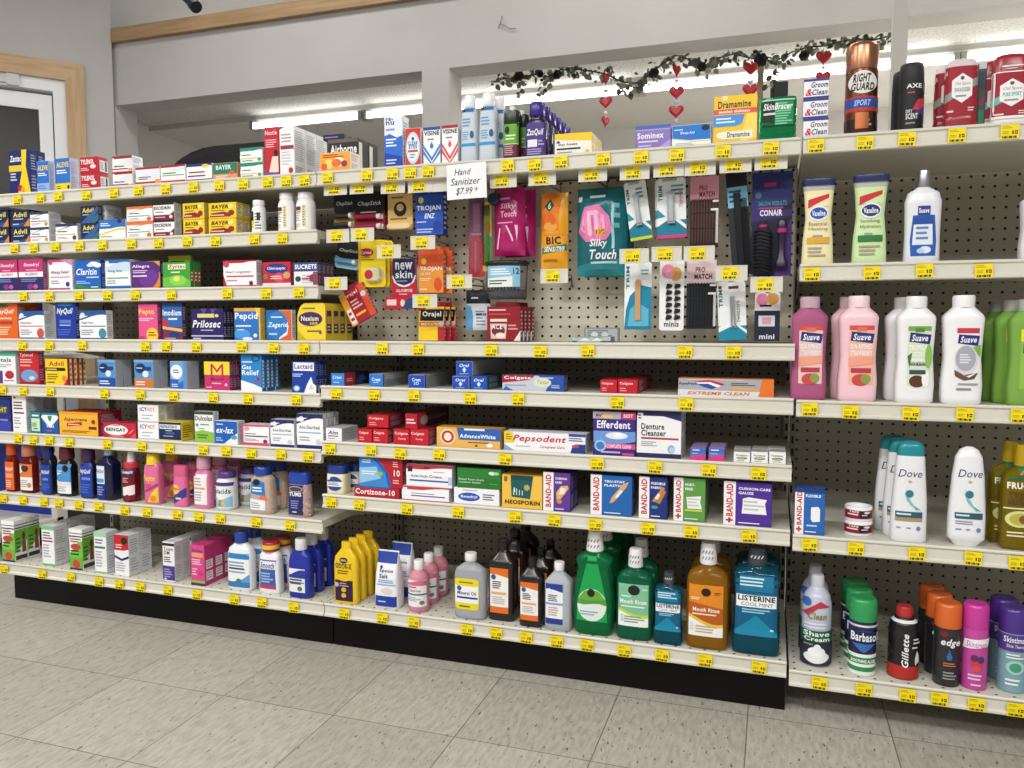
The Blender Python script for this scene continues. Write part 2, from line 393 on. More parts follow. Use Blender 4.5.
def peg_mat(name, col, pitch=.0254, rad=.0036, ox=0, oz=0, axes=(0, 2)):
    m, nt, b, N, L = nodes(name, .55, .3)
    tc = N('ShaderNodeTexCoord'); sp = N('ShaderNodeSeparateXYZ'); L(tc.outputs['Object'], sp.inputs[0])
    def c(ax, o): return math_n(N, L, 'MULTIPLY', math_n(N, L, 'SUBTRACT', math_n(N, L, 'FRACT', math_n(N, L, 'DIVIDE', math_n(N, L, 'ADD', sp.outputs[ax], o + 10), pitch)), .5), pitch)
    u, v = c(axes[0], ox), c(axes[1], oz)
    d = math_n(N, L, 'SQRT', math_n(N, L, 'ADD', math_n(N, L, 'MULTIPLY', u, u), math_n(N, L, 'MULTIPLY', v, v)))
    painted_hole = math_n(N, L, 'LESS_THAN', d, rad)  # shade inside the holes is painted as dark dots; nothing is cut through
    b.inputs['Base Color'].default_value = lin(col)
    mx = N('ShaderNodeMixRGB'); L(painted_hole, mx.inputs[0]); mx.inputs[1].default_value = lin(col); mx.inputs[2].default_value = lin('1c1a16')
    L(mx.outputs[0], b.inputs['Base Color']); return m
def noise_mat(name, c1, c2, scale, rough=.7, bump=0, stretch=(1, 1, 1), spec=.25, detail=4):
    m, nt, b, N, L = nodes(name, rough, spec)
    tc = N('ShaderNodeTexCoord'); mp = N('ShaderNodeMapping'); mp.inputs['Scale'].default_value = stretch; L(tc.outputs['Object'], mp.inputs[0])
    n = N('ShaderNodeTexNoise'); n.inputs['Scale'].default_value = scale; n.inputs['Detail'].default_value = detail; L(mp.outputs[0], n.inputs['Vector'])
    r = N('ShaderNodeValToRGB'); r.color_ramp.elements[0].position = .35; r.color_ramp.elements[0].color = lin(c1); r.color_ramp.elements[1].position = .65; r.color_ramp.elements[1].color = lin(c2)
    L(n.outputs[0], r.inputs[0]); L(r.outputs[0], b.inputs['Base Color'])
    if bump:
        bp = N('ShaderNodeBump'); bp.inputs['Strength'].default_value = bump; bp.inputs['Distance'].default_value = .01; L(n.outputs[0], bp.inputs['Height']); L(bp.outputs[0], b.inputs['Normal'])
    return m
WALL = noise_mat('painted_wall', 'bcbab7', 'c1bfbc', 3, .8, 0)
WALL2 = noise_mat('back_room_paint', 'd9d7d2', 'dedcd8', 3, .8, 0)
CEIL = noise_mat('painted_ceiling', 'b4b3b1', 'b9b8b6', 3, .85, 0)
POP = noise_mat('popcorn_ceiling', 'c8c8c2', 'e2e2dd', 90, .9, .8)
WOOD = noise_mat('pine_trim', 'bf9f7a', 'd0b38f', 4, .5, 0, (1, 6, 14)); WOODV = noise_mat('pine_trim_upright', 'bf9f7a', 'd0b38f', 4, .5, 0, (14, 6, 1))
WOODX = noise_mat('stained_pine_beam', '9c8060', 'b29470', 4, .5, 0, (1, 6, 14))
CREAM = mat('d9d6c8:s'); CREAM = noise_mat('cream_enamel', 'd3d0c3', 'd8d5c9', 2, .35, 0, spec=.45)
KICK = noise_mat('black_kick_plate', '040405', '08080a', 8, .4, 0, (1, 1, 1), .2)
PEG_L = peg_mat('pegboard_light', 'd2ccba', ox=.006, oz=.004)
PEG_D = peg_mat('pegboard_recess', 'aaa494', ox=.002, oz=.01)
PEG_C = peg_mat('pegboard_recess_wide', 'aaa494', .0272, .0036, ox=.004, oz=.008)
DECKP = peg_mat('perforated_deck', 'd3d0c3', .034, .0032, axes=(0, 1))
GAL = mat('8a8d90:m')
# ------------------------------------------------------------------ room shell
YH = 1.85; TH = .165
zs_ = atY(422, 71, YH)[2]; ZC = atY(114, 31, YH)[2]
ZT = ZC + .5
XL = atY(113.5, 100, YH - .03)[0]
XP0 = atY(422, 100, YH)[0]; XP1 = atY(449, 80, YH)[0]
f = MB(); f.box(-6, -5, -.05, 6, 6.2, 0, floor_mat()); struct(f, 'floor')
c = MB(); c.box(-6, -5, ZT, 6, 6.2, ZT + .05, CEIL); struct(c, 'ceiling')
w_ = MB()
w_.box(XL - .6, YH, zs_, 6, YH + TH, ZC, WALL)                    # header over the openings
w_.box(XL - .6, YH, 0, XL - .018, YH + TH, zs_, WALL)
w_.box(XP0, YH, 0, XP1, YH + TH, zs_, WALL)
w_.box(XL - .018, YH, 0, XP0, YH + TH, 1.0, WALL); w_.box(XP1, YH, 0, 6, YH + TH, 1.0, WALL)
struct(w_, 'wall_back')
t = MB(); zb = atY(114, 42, YH - .03)[2]; t.box(XL, YH - .035, zb, 6, YH, ZC, WOODX); struct(t, 'trim_1')
# slanting wall with the door: runs from the corner towards the camera at 41 degrees
WD = Vector((math.sin(.716), math.cos(.716), 0)); WN = Vector((-WD.y, WD.x, 0))
WO = Vector((XL, YH - .03, 0))
def onwall(px, py):
    d = Vector(_ray(px, py)); C0 = Vector((CX, -CD, CH)); tt = (WO - C0).dot(WN)/d.dot(WN); P = C0 + tt*d
    return (P - WO).dot(WD), P.z
WROT = math.atan2(WD.y, WD.x)
def wallbox(mb, s0, s1, d0, d1, z0, z1, m): mb.box(s0, d0, z0, s1, d1, z1, m)
S_out, Z_out = onwall(83, 66); S_in, Z_in = onwall(65, 81); 
S_fr = onwall(54, 120)[0]; S_gl = onwall(39.5, 130)[0]; Z_gl = onwall(20, 106)[1]; Z_lf = onwall(25, 91)[1]
SD0 = S_in - 1.0
wl = MB(); wallbox(wl, S_in, 0, 0, .14, 0, ZT, WALL); wallbox(wl, -4.2, SD0, 0, .14, 0, ZT, WALL); wallbox(wl, SD0, S_in, 0, .14, Z_in, ZT, WALL)
o = struct(wl, 'wall_left', WO); o.rotation_euler.z = WROT
dr = empty('door_1', WO, WROT); dr['kind'] = 'structure'
m = MB()
cw = S_out - S_in
m.prism([(S_in, 0), (S_out, 0), (S_out, Z_out), (S_in, Z_in)], -.022, 0, WOODV); m.prism([(SD0, Z_in), (S_in, Z_in), (S_out, Z_out), (SD0 - cw, Z_out)], -.022, -.0002, WOOD)
m.prism([(SD0 - cw, 0), (SD0, 0), (SD0, Z_in), (SD0 - cw, Z_out)], -.022, 0, WOODV); m.build('casing', dr)
m = MB(); WHT = mat('f4f6fa')
wallbox(m, S_fr, S_in, .0, .09, 0, Z_in, WHT); wallbox(m, SD0, SD0 + .05, 0, .09, 0, Z_in, WHT); wallbox(m, SD0 + .05, S_fr, 0, .09, Z_lf + .02, Z_in, WHT)
m.build('frame', dr)
m = MB(); wallbox(m, S_gl, S_fr - .006, .03, .07, 0, Z_lf, WHT); wallbox(m, SD0 + .05, S_gl, .03, .07, Z_gl, Z_lf, WHT); wallbox(m, SD0 + .05, SD0 + .15, .03, .07, 0, Z_gl, WHT); wallbox(m, SD0 + .15, S_gl, .03, .07, 0, .25, WHT)
m.build('leaf', dr)
m = MB(); wallbox(m, SD0 + .15, S_gl, .045, .052, .25, Z_gl, mat('2c2826:g')); m.build('glass', dr)
m = MB(); sb, zb2 = onwall(13, 80); wallbox(m, sb - .03, sb + .03, -.02, .0, zb2 - .03, zb2 + .03, mat('d0d0d0:m')); wallbox(m, SD0 + .2, sb - .03, -.015, -.003, zb2 - .02, zb2 + .015, mat('c8c8c8:m')); m.build('door_closer', dr)
# rear room seen through the opening
ZR = zs_ + .05; YL = 3.05
def light_Y(px, py, z): return atZ(px, py, z)[1]
YL = light_Y(700, 83, ZR - .06); YR = YL + 1.15
pc = MB(); pc.box(XL - 1.5, YH + TH, ZR, 6, YL + .0, ZR + .05, POP); struct(pc, 'ceiling_rear')
pc = MB(); pc.box(XL - 1.5, YL + .0, ZR - .03, 6, YR + .3, ZR + .02, WALL2); struct(pc, 'ceiling_rear_smooth')
rw = MB(); YR = light_Y(575, 132, ZR - .03); rw.box(-6, YR, 0, 6, YR + .1, ZT, WALL2); struct(rw, 'wall_rear')
xw = atZ(150, 127, ZR)[0]
rw = MB(); rw.box(xw - .1, YH + TH + .02, 0, xw, YR, ZR, WALL2); struct(rw, 'wall_rear_left')
# fluorescent tubes
TUBE = bpy.data.materials.new('lit_fluorescent_tube'); TUBE.use_nodes = True
bs = TUBE.node_tree.nodes['Principled BSDF']; bs.inputs['Emission Color'].default_value = (1, .98, .95, 1); bs.inputs['Emission Strength'].default_value = 5.5
def tube_light(px0, px1, py, desc):
    zt = ZR - .075
    xa = atY(px0, py(px0), YL)[0]; xb = atY(px1, py(px1), YL)[0]
    r = empty('ceiling_tube_light', (xa, YL, ZR - .03)); L_ = xb - xa
    a = MB(); a.box(0, -.02, -.03, L_, .05, 0, mat('c9cac6')); a.build('housing', r)
    a = MB(); a.tube([(.03, -.045, -.045), (L_ - .03, -.045, -.045)], .019, TUBE, 12); a.build('tube', r)
    for q in (0, L_ - .025):
        a = MB(); a.box(q, -.07, -.07, q + .025, .015, -.02, mat('b8b8b4:m')); a.build('lamp_holder', r)
    tag(r, desc, 'light', 'fluorescent tube lights in the back room')
ly = lambda x: 124 - (x - 257)*.0925
tube_light(256, 367, ly, 'lit fluorescent tube seen above the red and white cartons')
tube_light(368, 640, ly, 'lit fluorescent tube behind the garland, crossing the white wall post')
tube_light(641, 957, ly, 'lit fluorescent tube behind the garland above the green aftershave')
tube_light(958, 1400, ly, 'lit fluorescent tube above the red deodorant sticks')
# thin posts
X0 = atY(892, 60, 1.02)[0]; X1 = atY(907, 60, 1.02)[0]
p_ = MB(); p_.box(X0, 1.02, 0, X1, 1.02 + .045, ZT, mat('d0cec8')); struct(p_, 'column_1')
X0 = atY(757, 100, 2.3)[0]; X1 = atY(763, 100, 2.3)[0]
p_ = MB(); p_.box(X0, 2.3, 0, X1 , 2.36, atY(760, 64, 2.3)[2], mat('a99c84')); tag(p_.build('wooden_post'), 'thin tan wooden post behind the yellow motion sickness box', 'post')
# ------------------------------------------------------------------ gondola
def bay(x0, zbase, desc, kick=True):
    r = empty('gondola_bay', (x0, 0, 0))
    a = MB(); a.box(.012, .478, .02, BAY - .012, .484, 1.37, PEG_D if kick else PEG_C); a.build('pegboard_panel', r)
    a = MB(); a.box(.0, .535, .02, BAY, .545, 1.37, mat('8b8679')); a.box(0, .484, 1.352, BAY, .536, 1.37, mat('8b8679')); a.build('back_panel', r)
    for xx in (0, BAY - .014):
        a = MB(); a.box(xx, .452, .02, xx + .014, .535, 1.37, mat('a09b8c'))
        for k in range(36): a.box(xx + .004, .4505, .09 + k*.035, xx + .010, .4525, .09 + k*.035 + .02, mat('121212'))
        a.build('upright', r)
    if kick:
        a = MB(); a.box(.002, .046, 0, BAY - .002, .066, zbase - .036, KICK); a.build('kick_plate', r)
    a = MB(); a.box(.01, .1 if kick else .34, 0, BAY - .01, .44, zbase - .04, mat('16161a')); a.build('base', r)
    return tag(r, desc, 'shelving')
bA = bay(-BAY, Z['A8'], 'cream steel shelving bay full of medicine boxes, beside the door')
bB = bay(0, Z['B8'], 'cream steel shelving bay with hanging packs, black kick plate and mouthwash')
bC = bay(BAY + .003, Z['C8'], 'cream steel shelving bay holding shampoo bottles, no kick plate in front', False)
bC2 = bay(BAY*2 + .003, Z['C8'], 'cream steel shelving bay past the shampoo bottles, out at the frame edge', False)
# raised pegboard for the hanging packs
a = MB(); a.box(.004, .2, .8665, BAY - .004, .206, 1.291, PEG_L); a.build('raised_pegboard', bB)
a = MB(); a.box(0, .206, .88, .02, .45, 1.291, mat('a8a394')); a.box(BAY - .02, .206, .88, BAY, .45, 1.291, mat('a8a394')); a.box(.02, .215, .88, BAY - .02, .22, 1.291, mat('3a382f')); a.build('panel_standoff', bB)
def shelf(x0, z, desc, group, deck=CREAM, depth=.45, w=BAY, br=True):
    r = empty('gondola_shelf', (x0, 0, z)); e = .0015
    a = MB(); a.box(e, .0035, -.022, w - e, depth, -.0005, CREAM, 0, deck, CREAM); a.build('deck', r)
    a = MB()
    pr = [(.0035, .0015), (-.0015, .0015), (-.003, -.001), (-.003, -.004), (.0, -.006), (.001, -.008), (.001, -.027), (-.002, -.029), (-.0045, -.031), (-.0045, -.035), (-.002, -.037), (.012, -.037), (.012, -.022), (.0035, -.022)]
    a.prism(pr, e, w - e, CREAM, 'x'); a.build('ticket_rail', r)
    for xx in (e + .001, w - e - .005) if br else ():
        a = MB(); a.prism([(.16, -.022), (depth, -.022), (depth, -.075), (.34, -.055)], xx, xx + .004, CREAM, 'x'); a.build('bracket', r)
    tag(r, desc, 'shelf', group); return r
LN = ['top shelf', 'second shelf from the top', 'third shelf from the top', 'fourth shelf from the top', 'fifth shelf from the top', 'sixth shelf from the top', 'seventh shelf from the top', 'bottom shelf']
NM = {'A': 'cream {} of the medicine bay by the door', 'B': 'cream {} in the bay with hanging packs', 'C': 'cream {} of the shampoo bay'}
LV = {}
for b_, x0 in (('A', -BAY), ('B', 0), ('C', BAY + .003)):
    ks = sorted(k for k in Z if k[0] == b_)
    for i, k in enumerate(ks):
        nm = LN[i] if k != ks[-1] else 'bottom shelf'
        LV[k] = NM[b_].format(nm)
        low = k[1] == '8'
        shelf(x0, Z[k], LV[k], 'gondola shelves', DECKP if low else CREAM, .45 if not low else .44, br=k != 'B1' and not low)
        if b_ == 'C': shelf(BAY*2 + .003, Z[k], 'cream {} past the shampoo bay, at the frame edge'.format(nm), 'gondola shelves', DECKP if low else CREAM, .44)
# ------------------------------------------------------------------ camera, light
cam = bpy.data.cameras.new('camera'); co = bpy.data.objects.new('camera', cam); COL.objects.link(co)
cam.sensor_width = 36; cam.lens = FPX*36/1024; co.location = (CX, -CD, CH); co.rotation_euler = (math.pi/2 - PITCH, 0, YAW); cam.clip_start = .05
SC.camera = co
def area(name, loc, sx, sy, power, rot=(0, 0, 0), col=(1, .985, .962)):
    l = bpy.data.lights.new(name, 'AREA'); l.shape = 'RECTANGLE'; l.size = sx; l.size_y = sy; l.energy = power; l.color = col
    o = bpy.data.objects.new(name, l); COL.objects.link(o); o.location = loc; o.rotation_euler = rot; return o
for x, y, p in ((-1.9, -2.1, 62), (.3, -2.7, 72), (2.9, -3.0, 72), (-1.2, -4.3, 66), (1.6, -4.5, 74), (-3.3, -.9, 30), (-1.2, 1.05, 14), (.6, 1.05, 16), (2.8, 1.05, 22), (-2.6, 3.2, 13), (-.5, 3.2, 14), (2.0, 3.2, 12)):  # overhead store lamps, plus unseen fill added for left wall and above-header space
    area('ceiling_lamp_and_fill', (x, y, ZT - .04), 1.25, .3, p)
for x, y, p in ((3.3, 2.6, 110), (4.2, 3.2, 170)): area('back_room_fill', (x, y, ZR - .06), .9, .3, p)  # unseen fill lights added to brighten the back room walls
wd = bpy.data.worlds.new('store_ambient'); SC.world = wd; wd.use_nodes = True
wd.node_tree.nodes['Background'].inputs[0].default_value = (1, .985, .96, 1); wd.node_tree.nodes['Background'].inputs[1].default_value = .3
vs = SC.view_settings; SC.display_settings.display_device = 'sRGB'; vs.view_transform = 'Standard'; vs.look = 'None'; vs.gamma = 1; vs.use_curve_mapping = False; vs.exposure = -.1
# ------------------------------------------------------------------ top shelf, medicine bay
K = carton
K('A1', 8.5, 29.7, 150, .06, 'medicine_box', 'tall navy carton with a yellow diagonal flare', 'n', 'n', 'p y .62 1 .86 1 .8 .62 1 0 .38 0 .6 .5;r 0 .52 .62 .66 e8c33a;t Zantac .06 .74 .6 .88 w bi;l .06 .3 .4 .5 3 c9cfe8;e .5 .14 .12 .07 r;e .62 .1 .1 .06 e8964a', n=2, xs=46)
K('A1', 36.5, 49, 161, .05, 'medicine_box', 'blue carton with a pale blue lower third', '2a72c8', 'b9c4e4', 'r 0 0 1 .3 8fb0e6;t ALEVE .08 .7 .92 .86 f3c94a b;l .1 .52 .85 .64 2 w;l .1 .1 .8 .25 2 5f86c6', xs=54.3)
K('A1', 54.8, 70, 158, .05, 'medicine_box', 'blue carton with a yellow strip at its foot', '2a72c8', 'c3c9e6', 'r 0 0 1 .24 y;t ALEVE .1 .72 .92 .88 f3c94a b;l .1 .52 .85 .66 2 w;l .08 .06 .4 .18 2 6b5a10;e .85 .12 .08 .06 222', xs=79)
K('A1', 80, 98, 157, .06, 'medicine_box', 'red pain relief carton with a white window on its side', 'b81f33', 'c93a4a', 't TYLENOL .06 .55 .8 .86 w b;e .74 .4 .16 .13 f3dfe2;l .06 .14 .6 .36 2 f0c8cc', stack=2, xs=108, sd='r .2 .1 1 .8 e9e3e4;r .72 .15 .9 .75 555;l .25 .2 .65 .7 4 999')
K('A1', 112, 132, 156, .06, 'medicine_box', 'white carton with dark red bands beside the red cartons', 'w', 'eceef2', 'r 0 .82 1 1 9c2334;r 0 .12 .8 .2 9c2334;e .06 .8 .05 .1 w;l .1 .3 .6 .42 1 333;s .2 .3 1 .45 .8 dfe4ee;l .1 .26 .7 .4 1 555;r .82 .04 1 .18 e8a03a', stack=2, xs=143)
K('A1', 135.5, 160, 167, .05, 'medicine_box', 'low white carton with red edges and an orange corner', 'w', 'eceef2', 'r 0 .88 1 1 a82a3a;r 0 .1 .8 .2 a82a3a;s .2 .3 1 .5 .85 e2e6f0;l .1 .3 .7 .5 2 444;r .8 .05 1 .3 e8a03a')
K('A1', 160.5, 185.3, 165, .05, 'medicine_box', 'low white carton with a green line and a red foot', 'w', 'eceef2', 'r 0 0 1 .17 b5273c;r .05 .42 .95 .47 5ca04a;l .1 .5 .8 .64 1 4a9050;r 0 .88 1 1 a82a3a;s .3 .7 1 .74 .88 e2e6f0')
K('A1', 186.3, 212, 163.5, .05, 'medicine_box', 'low white carton with navy top and foot', 'w', 'dfe3ea', 'r 0 .84 1 1 26356f;r 0 0 1 .14 3a4a86;s 0 .5 1 .55 .86 f0f2f6;r .05 .28 .75 .36 a82a3a;l .1 .45 .8 .6 1 555;e .75 .85 .14 .1 f0cf3a')
K('A1', 213, 237.5, 162.5, .05, 'medicine_box', 'green and orange aspirin carton', '2f7a68', 'd98a52', 'r 0 0 1 .34 e09a6a;t BAYER .12 .6 .75 .86 d6efe2 b;e .78 .4 .1 .12 e2572f;l .1 .08 .6 .28 2 f7e0c8')
K('A1', 240, 262.5, 147.6, .05, 'medicine_box', 'white and green carton with a yellow line', 'eef2f0', 'dfe6e2', 'r 0 .78 1 1 2f8a6e;s 0 .3 1 .5 .82 fafafa;r .05 .26 .75 .32 e2b83a;l .08 .45 .6 .58 1 456;e .86 .2 .08 .12 6aa04a;l .08 .08 .6 .2 1 6aa04a', stack=2)
K('A1', 264, 278.4, 127, .07, 'medicine_box', 'tall red carton showing a person in a robe', 'c22434', 'c9414c', 't Nestle .06 .84 .9 .93 f2d3d6 b;l .1 .58 .9 .76 4 f0b8bc;p 6b2f22 .72 .5 .95 .5 .98 .42 .7 .4;p f0dcc8 .55 .4 .95 .4 .98 .08 .3 .08;e .8 .48 .14 .06 2c1a16;p 7a4fa0 0 0 1 0 1 .07 0 .1')
K('A1', 279.2, 294, 126, .07, 'medicine_box', 'tall white carton with a maroon band', 'f2f2f4', 'e9e9ea', 'r .06 .53 .96 .61 9c3a50;p b23a52 0 .93 .4 1 0 1;l .12 .66 .9 .86 3 c4a0ac;l .12 .2 .85 .5 5 c9ccd4;r 0 0 1 .03 c2283a;e .75 .1 .16 .06 c2283a', n=3, xs=327, sd='l .08 .3 .9 .92 14 b8babe;r .1 .06 .6 .2 d3d3d4;l .08 .06 .9 .2 3 aaa')
K('A1', 319.5, 350.5, 152.3, .05, 'medicine_box', 'orange citrus supplement carton in front of a black one', 'f0a63a', 'e8dccb', 'e .3 .42 .16 .26 f7d76a;e .62 .5 .18 .24 f2ead8;e .55 .46 .16 .2 e2733a;e .8 .4 .1 .16 8a3a5a;e .15 .3 .1 .18 e85f3a;l .1 .72 .8 .92 2 b04a18;r 0 0 1 .08 fadc8a')
K('A1', 328, 358, 138.8, .055, 'medicine_box', 'black supplement carton with white lettering', '2a2a2e', '36322f', 't Airborne .08 .6 .96 .85 w b;r .7 .02 .98 .3 e05a2a;r 0 .9 1 1 6b5a50', Y=.068, n=2, sd='r .1 .05 .42 .9 d8d3c4;r .5 .05 .9 .9 1c1c1e')
hz = atY(343, 138.8, .068)[2]
K('A1', 323, 343.5, 134.3, .05, 'medicine_box', 'flat navy carton lying on the black supplement carton', '22244a', '1c1e3c', 'l .1 .3 .8 .7 1 8a8ab0', z=hz + .0008, Y=.075)
K('A1', 384, 402.5, 116, .05, 'eye_care_box', 'tall white and blue contact lens solution carton', 'e9edf6', 'e2e4e8', 'p 2f6fd0 0 .62 .3 .66 .7 .58 1 .62 1 0 0 0;p 2346a8 0 .3 1 .2 1 0 0 0;t re- .1 .9 .5 .97 2a4aa0 b;t nu .1 .83 .55 .9 2a4aa0 b;l .1 .4 .7 .58 3 e8f0ff;l .1 .7 .8 .78 1 8aa0d0;l .1 .06 .7 .18 2 c8d4f0', xs=409)
K('A1', 404.8, 421, 128, .035, 'eye_care_box', 'red and pale blue eye drop carton with an arched window', 'd23a2c', 'e6e6ea', 'e .5 .48 .44 .42 bfe2f2;e .5 .48 .36 .34 e6f4fa;t CLEAR .2 .56 .8 .66 2a5ea8 b;t EYES .24 .46 .76 .56 2a5ea8 b;r .2 .37 .8 .43 d2503a;l .3 .2 .7 .34 2 6a9ac0;e .5 .72 .08 .05 3a4a6a')
V_ = 'p {0} 0 .42 .5 .05 1 .42 1 .3 .5 -.0 0 .3;p {0} 0 .56 .5 .2 1 .56 1 .46 .5 .1 0 .46;r 0 .92 1 1 {1};t VISINE .06 .78 .94 .9 1d2b50 b;l .25 .64 .8 .72 1 889;e .5 .5 .1 .07 {0};p {0} .42 .53 .58 .53 .5 .62'
K('A1', 423, 440.3, 127, .035, 'eye_care_box', 'white eye drop carton with blue chevrons', 'f2f3f5', 'e2e4ea', V_.format('3a7fc4', '2a4f90'))
K('A1', 441.6, 458, 125, .035, 'eye_care_box', 'white eye drop carton with red chevrons', 'f2f3f5', 'e2e4ea', V_.format('e0525a', 'a82a3a'))
SAN = (.06, .24, .94, .80, 'r 0 0 1 .08 2f9ad0;r .1 .9 .9 1 2a6ea8;r .1 .9 .3 1 1a2030;l .12 .5 .7 .75 3 6aa0c8;l .12 .16 .6 .4 4 7ab0d4;e .78 .3 .13 .1 2f5f90')
bottle('A1', 461, 479, 96, 'wide', .75, 'hand_sanitizer_bottle', 'clear hand sanitizer bottle with white cap beside the eye drops', 'dfe9f2:s', 'f2f4f6:g', SAN, n=1)
bottle('A1', 479.2, 499, 94, 'wide', .75, 'hand_sanitizer_bottle', 'taller looking clear hand sanitizer bottle with blue label print', 'dfe9f2:s', 'f2f4f6:g', SAN, n=2, dx=.012)
bottle('A1', 503.7, 521.5, 112, 'jar', .95, 'supplement_bottle', 'black bottle with a green label and white tip', '1d2a1e:g', '22301f:g', (.02, .05, .98, .72, 'r 0 .4 1 1 6aa83a;r 0 .02 1 .4 6a2a3a;l .1 .05 .9 .36 5 c8a0a8;e .3 .82 .16 .12 222;l .2 .5 .9 .7 2 d8ecc0;r .0 .38 1 .41 c8d8b0'), n=2, dx=.01, rib=.04,
  extra=lambda r, A, B, H, yc: (lambda m: (m.loft([ring(.35*A, .35*A, 2, H*.99, yc, 16), ring(.35*A, .35*A, 2, H*1.1, yc, 16)], 'f0f0f0'), m.build('tip', r)))(MB()))
bottle('A1', 526, 549, 103, 'syrup', .7, 'sleep_syrup_bottle', 'dark bottle with purple ribbed cap and purple label', '1a1030:g', '3a2a86:g', (.03, .03, .97, .62, 'r 0 0 1 1 4a3a80;t ZzzQuil .06 .6 .9 .82 w bi;r .12 .28 .6 .5 e6e6f0;l .1 .04 .9 .24 3 b0a0d0;l .65 .3 .95 .5 2 b0a0d0'), n=6, rib=.05, pitch=.052)
K('A1', 554.5, 592, 133, .035, 'medicine_box', 'yellow-topped white stay-awake carton', 'f0efe6', 'e9d27a', 'r 0 .74 1 1 f0cc30;p f0cc30 0 .74 1 .74 1 .6;t Stay_Awake .1 .42 .62 .56 3a3a3a b;r .06 .26 .7 .34 2a2a30;l .08 .08 .5 .2 1 999;e .88 .14 .06 .09 e8c23a;e .1 .62 .05 .06 3a6ab0', n=3)
K('A1', 635.5, 671, 125.5, .035, 'medicine_box', 'lilac sleep aid carton with white lettering', '8f7ac0', '6f5aa8', 'r 0 .86 1 1 4a6ac0;r 0 .8 1 .86 b0a0d8;t Sominex .05 .46 .8 .72 w b;l .08 .28 .7 .4 1 e6e0f6;l .08 .1 .5 .22 1 d0c8ec;e .85 .14 .06 .08 d8a0d0;p b8a0dc .6 0 1 0 1 .4', n=2)
K('A1', 671.8, 711, 124.5, .035, 'medicine_box', 'blue and white sleep aid carton with a wave', '2a7ad0', 'dfe8f4', 'r 0 0 1 .3 eef4fb;s 0 0 1 .42 .28 f0d890;s 0 0 1 .36 .22 f4f8fc;t Sleep-Aid .22 .55 .58 .7 w b;l .06 .74 .3 .84 1 d0e4f8;e .86 .82 .1 .13 222a3a;l .1 .06 .6 .2 2 9ab')
K('A1', 713.8, 757.5, 95, .04, 'medicine_box', 'yellow motion sickness carton with red band', 'f2c832', 'e8b82a', 'r 0 .62 1 .72 e25a4a;t motion_sickness .12 .64 .84 .7 fff b;t Dramamine .1 .74 .86 .89 2a2a40 b;p 4f94dc 0 .6 .72 .6 .66 .4 .5 .36 0 .36;l .06 .42 .5 .56 2 e0f0ff;p f6dc6a .6 0 1 .1 1 .6 .78 .6;r .18 .1 .9 .26 f2efe2;t Dramamine .32 .13 .84 .24 2a2a30 b;e .15 .18 .08 .06 f2efe2;r .2 .9 .32 .99 f6e8b0')
bottle('A1', 760, 797, 82, 'jar', .5, 'aftershave_bottle', 'green aftershave bottle with a black stepped cap', '1f8f58:t', None, (.06, .06, .94, .68, 'r .02 .4 .96 .94 16281f;r .4 .3 .96 .94 1f8a5a;l .42 .32 .94 .92 9 7fd0a8;t SkinBracer .05 .72 .94 .9 f0f0f0 bi;l .06 .56 .5 .68 1 d8d8d8;r .02 .28 .96 .32 0e1a14;r 0 .96 1 1 9fd8bc'), rot=0,
  extra=lambda r, A, B, H, yc: (lambda m: (m.box(-A*.3, yc-B*.5, H*.72, A*.5, yc+B*.5, H*.99, '0e0f11', .002), m.box(-A*.45, yc-B*.4, H*.74, -A*.3, yc+B*.4, H*.9, '0e0f11', .001), m.build('cap', r)))(MB()))
K('A1', 804, 829.7, 79, .03, 'hair_cream_box', 'white hair cream carton with navy edges', 'f2f2f4', 'c9cddc', 'r 0 .88 1 1 3a3f8a;r 0 0 1 .1 3a3f8a;t Groom .3 .54 .96 .84 33396e bi;t Clean .34 .16 .94 .46 33396e bi;t & .08 .14 .34 .5 d02a40 bi', stack=3)
# deodorants, shampoo bay top shelf
bottle('C1', 845.7, 879, 45, 'can', 1, 'spray_can', 'copper and black deodorant spray can', '744a3a:m', 'b07c60:m', (.0, .06, 1, .70, 'r 0 0 1 .18 2a1c1a;r 0 .36 1 .52 2a4f9c;r 0 .30 1 .36 b83a2a;r 0 .52 1 .55 b83a2a;t SPORT .25 .39 .75 .49 a8c0ec bi;e .5 .78 .42 .19 e6e4e0;t RIGHT .2 .78 .74 .92 2a2424 bi;t GUARD .16 .64 .84 .77 2a2424 bi;l .3 .04 .8 .26 3 d0a080;r .3 .01 .7 .28 b8704a:m'))
bottle('C1', 898.5, 924.5, 65, 'axe', 1, 'body_spray_can', 'matte black body spray can with red splash', '222428', '2c2e32', (.0, .02, 1, .72, 'r .0 .0 1 1 222428;t AXE .26 .86 .84 .95 f0f0f0 b;p c23a4a .5 .42 .7 .62 .95 .66 .95 .5 .7 .4;p 4a3a8a .6 .36 .95 .5 .95 .3;l .3 .74 .6 .8 1 b84a5a;t SCENT .26 .22 .72 .34 d8d8d8 b;t DRY .26 .35 .5 .42 d8d8d8 b;l .26 .1 .7 .18 1 888'), n=2, dx=-.006)
OS = 'r 0 0 1 1 {0};p {1} 0 .28 1 .62 1 .78 0 .44;p f2f0ee .5 .86 .82 .72 .82 .4 .5 .26 .18 .4 .18 .72;t Old_Spice .26 .6 .76 .68 b04a50 i;t {2} .26 .48 .76 .57 {1} b;e .5 .76 .06 .04 555a70;l .3 .36 .7 .44 1 999;l .06 .06 .3 .14 1 e8d0d0;l .7 .08 .95 .18 2 e8d0d0'
bottle('C1', 943.7, 978, 60, 'stick', .55, 'deodorant_stick', 'red deodorant stick with clear dome lid and hexagon emblem', '9c1f30:g', 'e8e0e0:s', (.03, .17, .97, .88, OS.format('9c1f30', '8a9a90', 'SWAGGER')), n=2, dx=-.012)
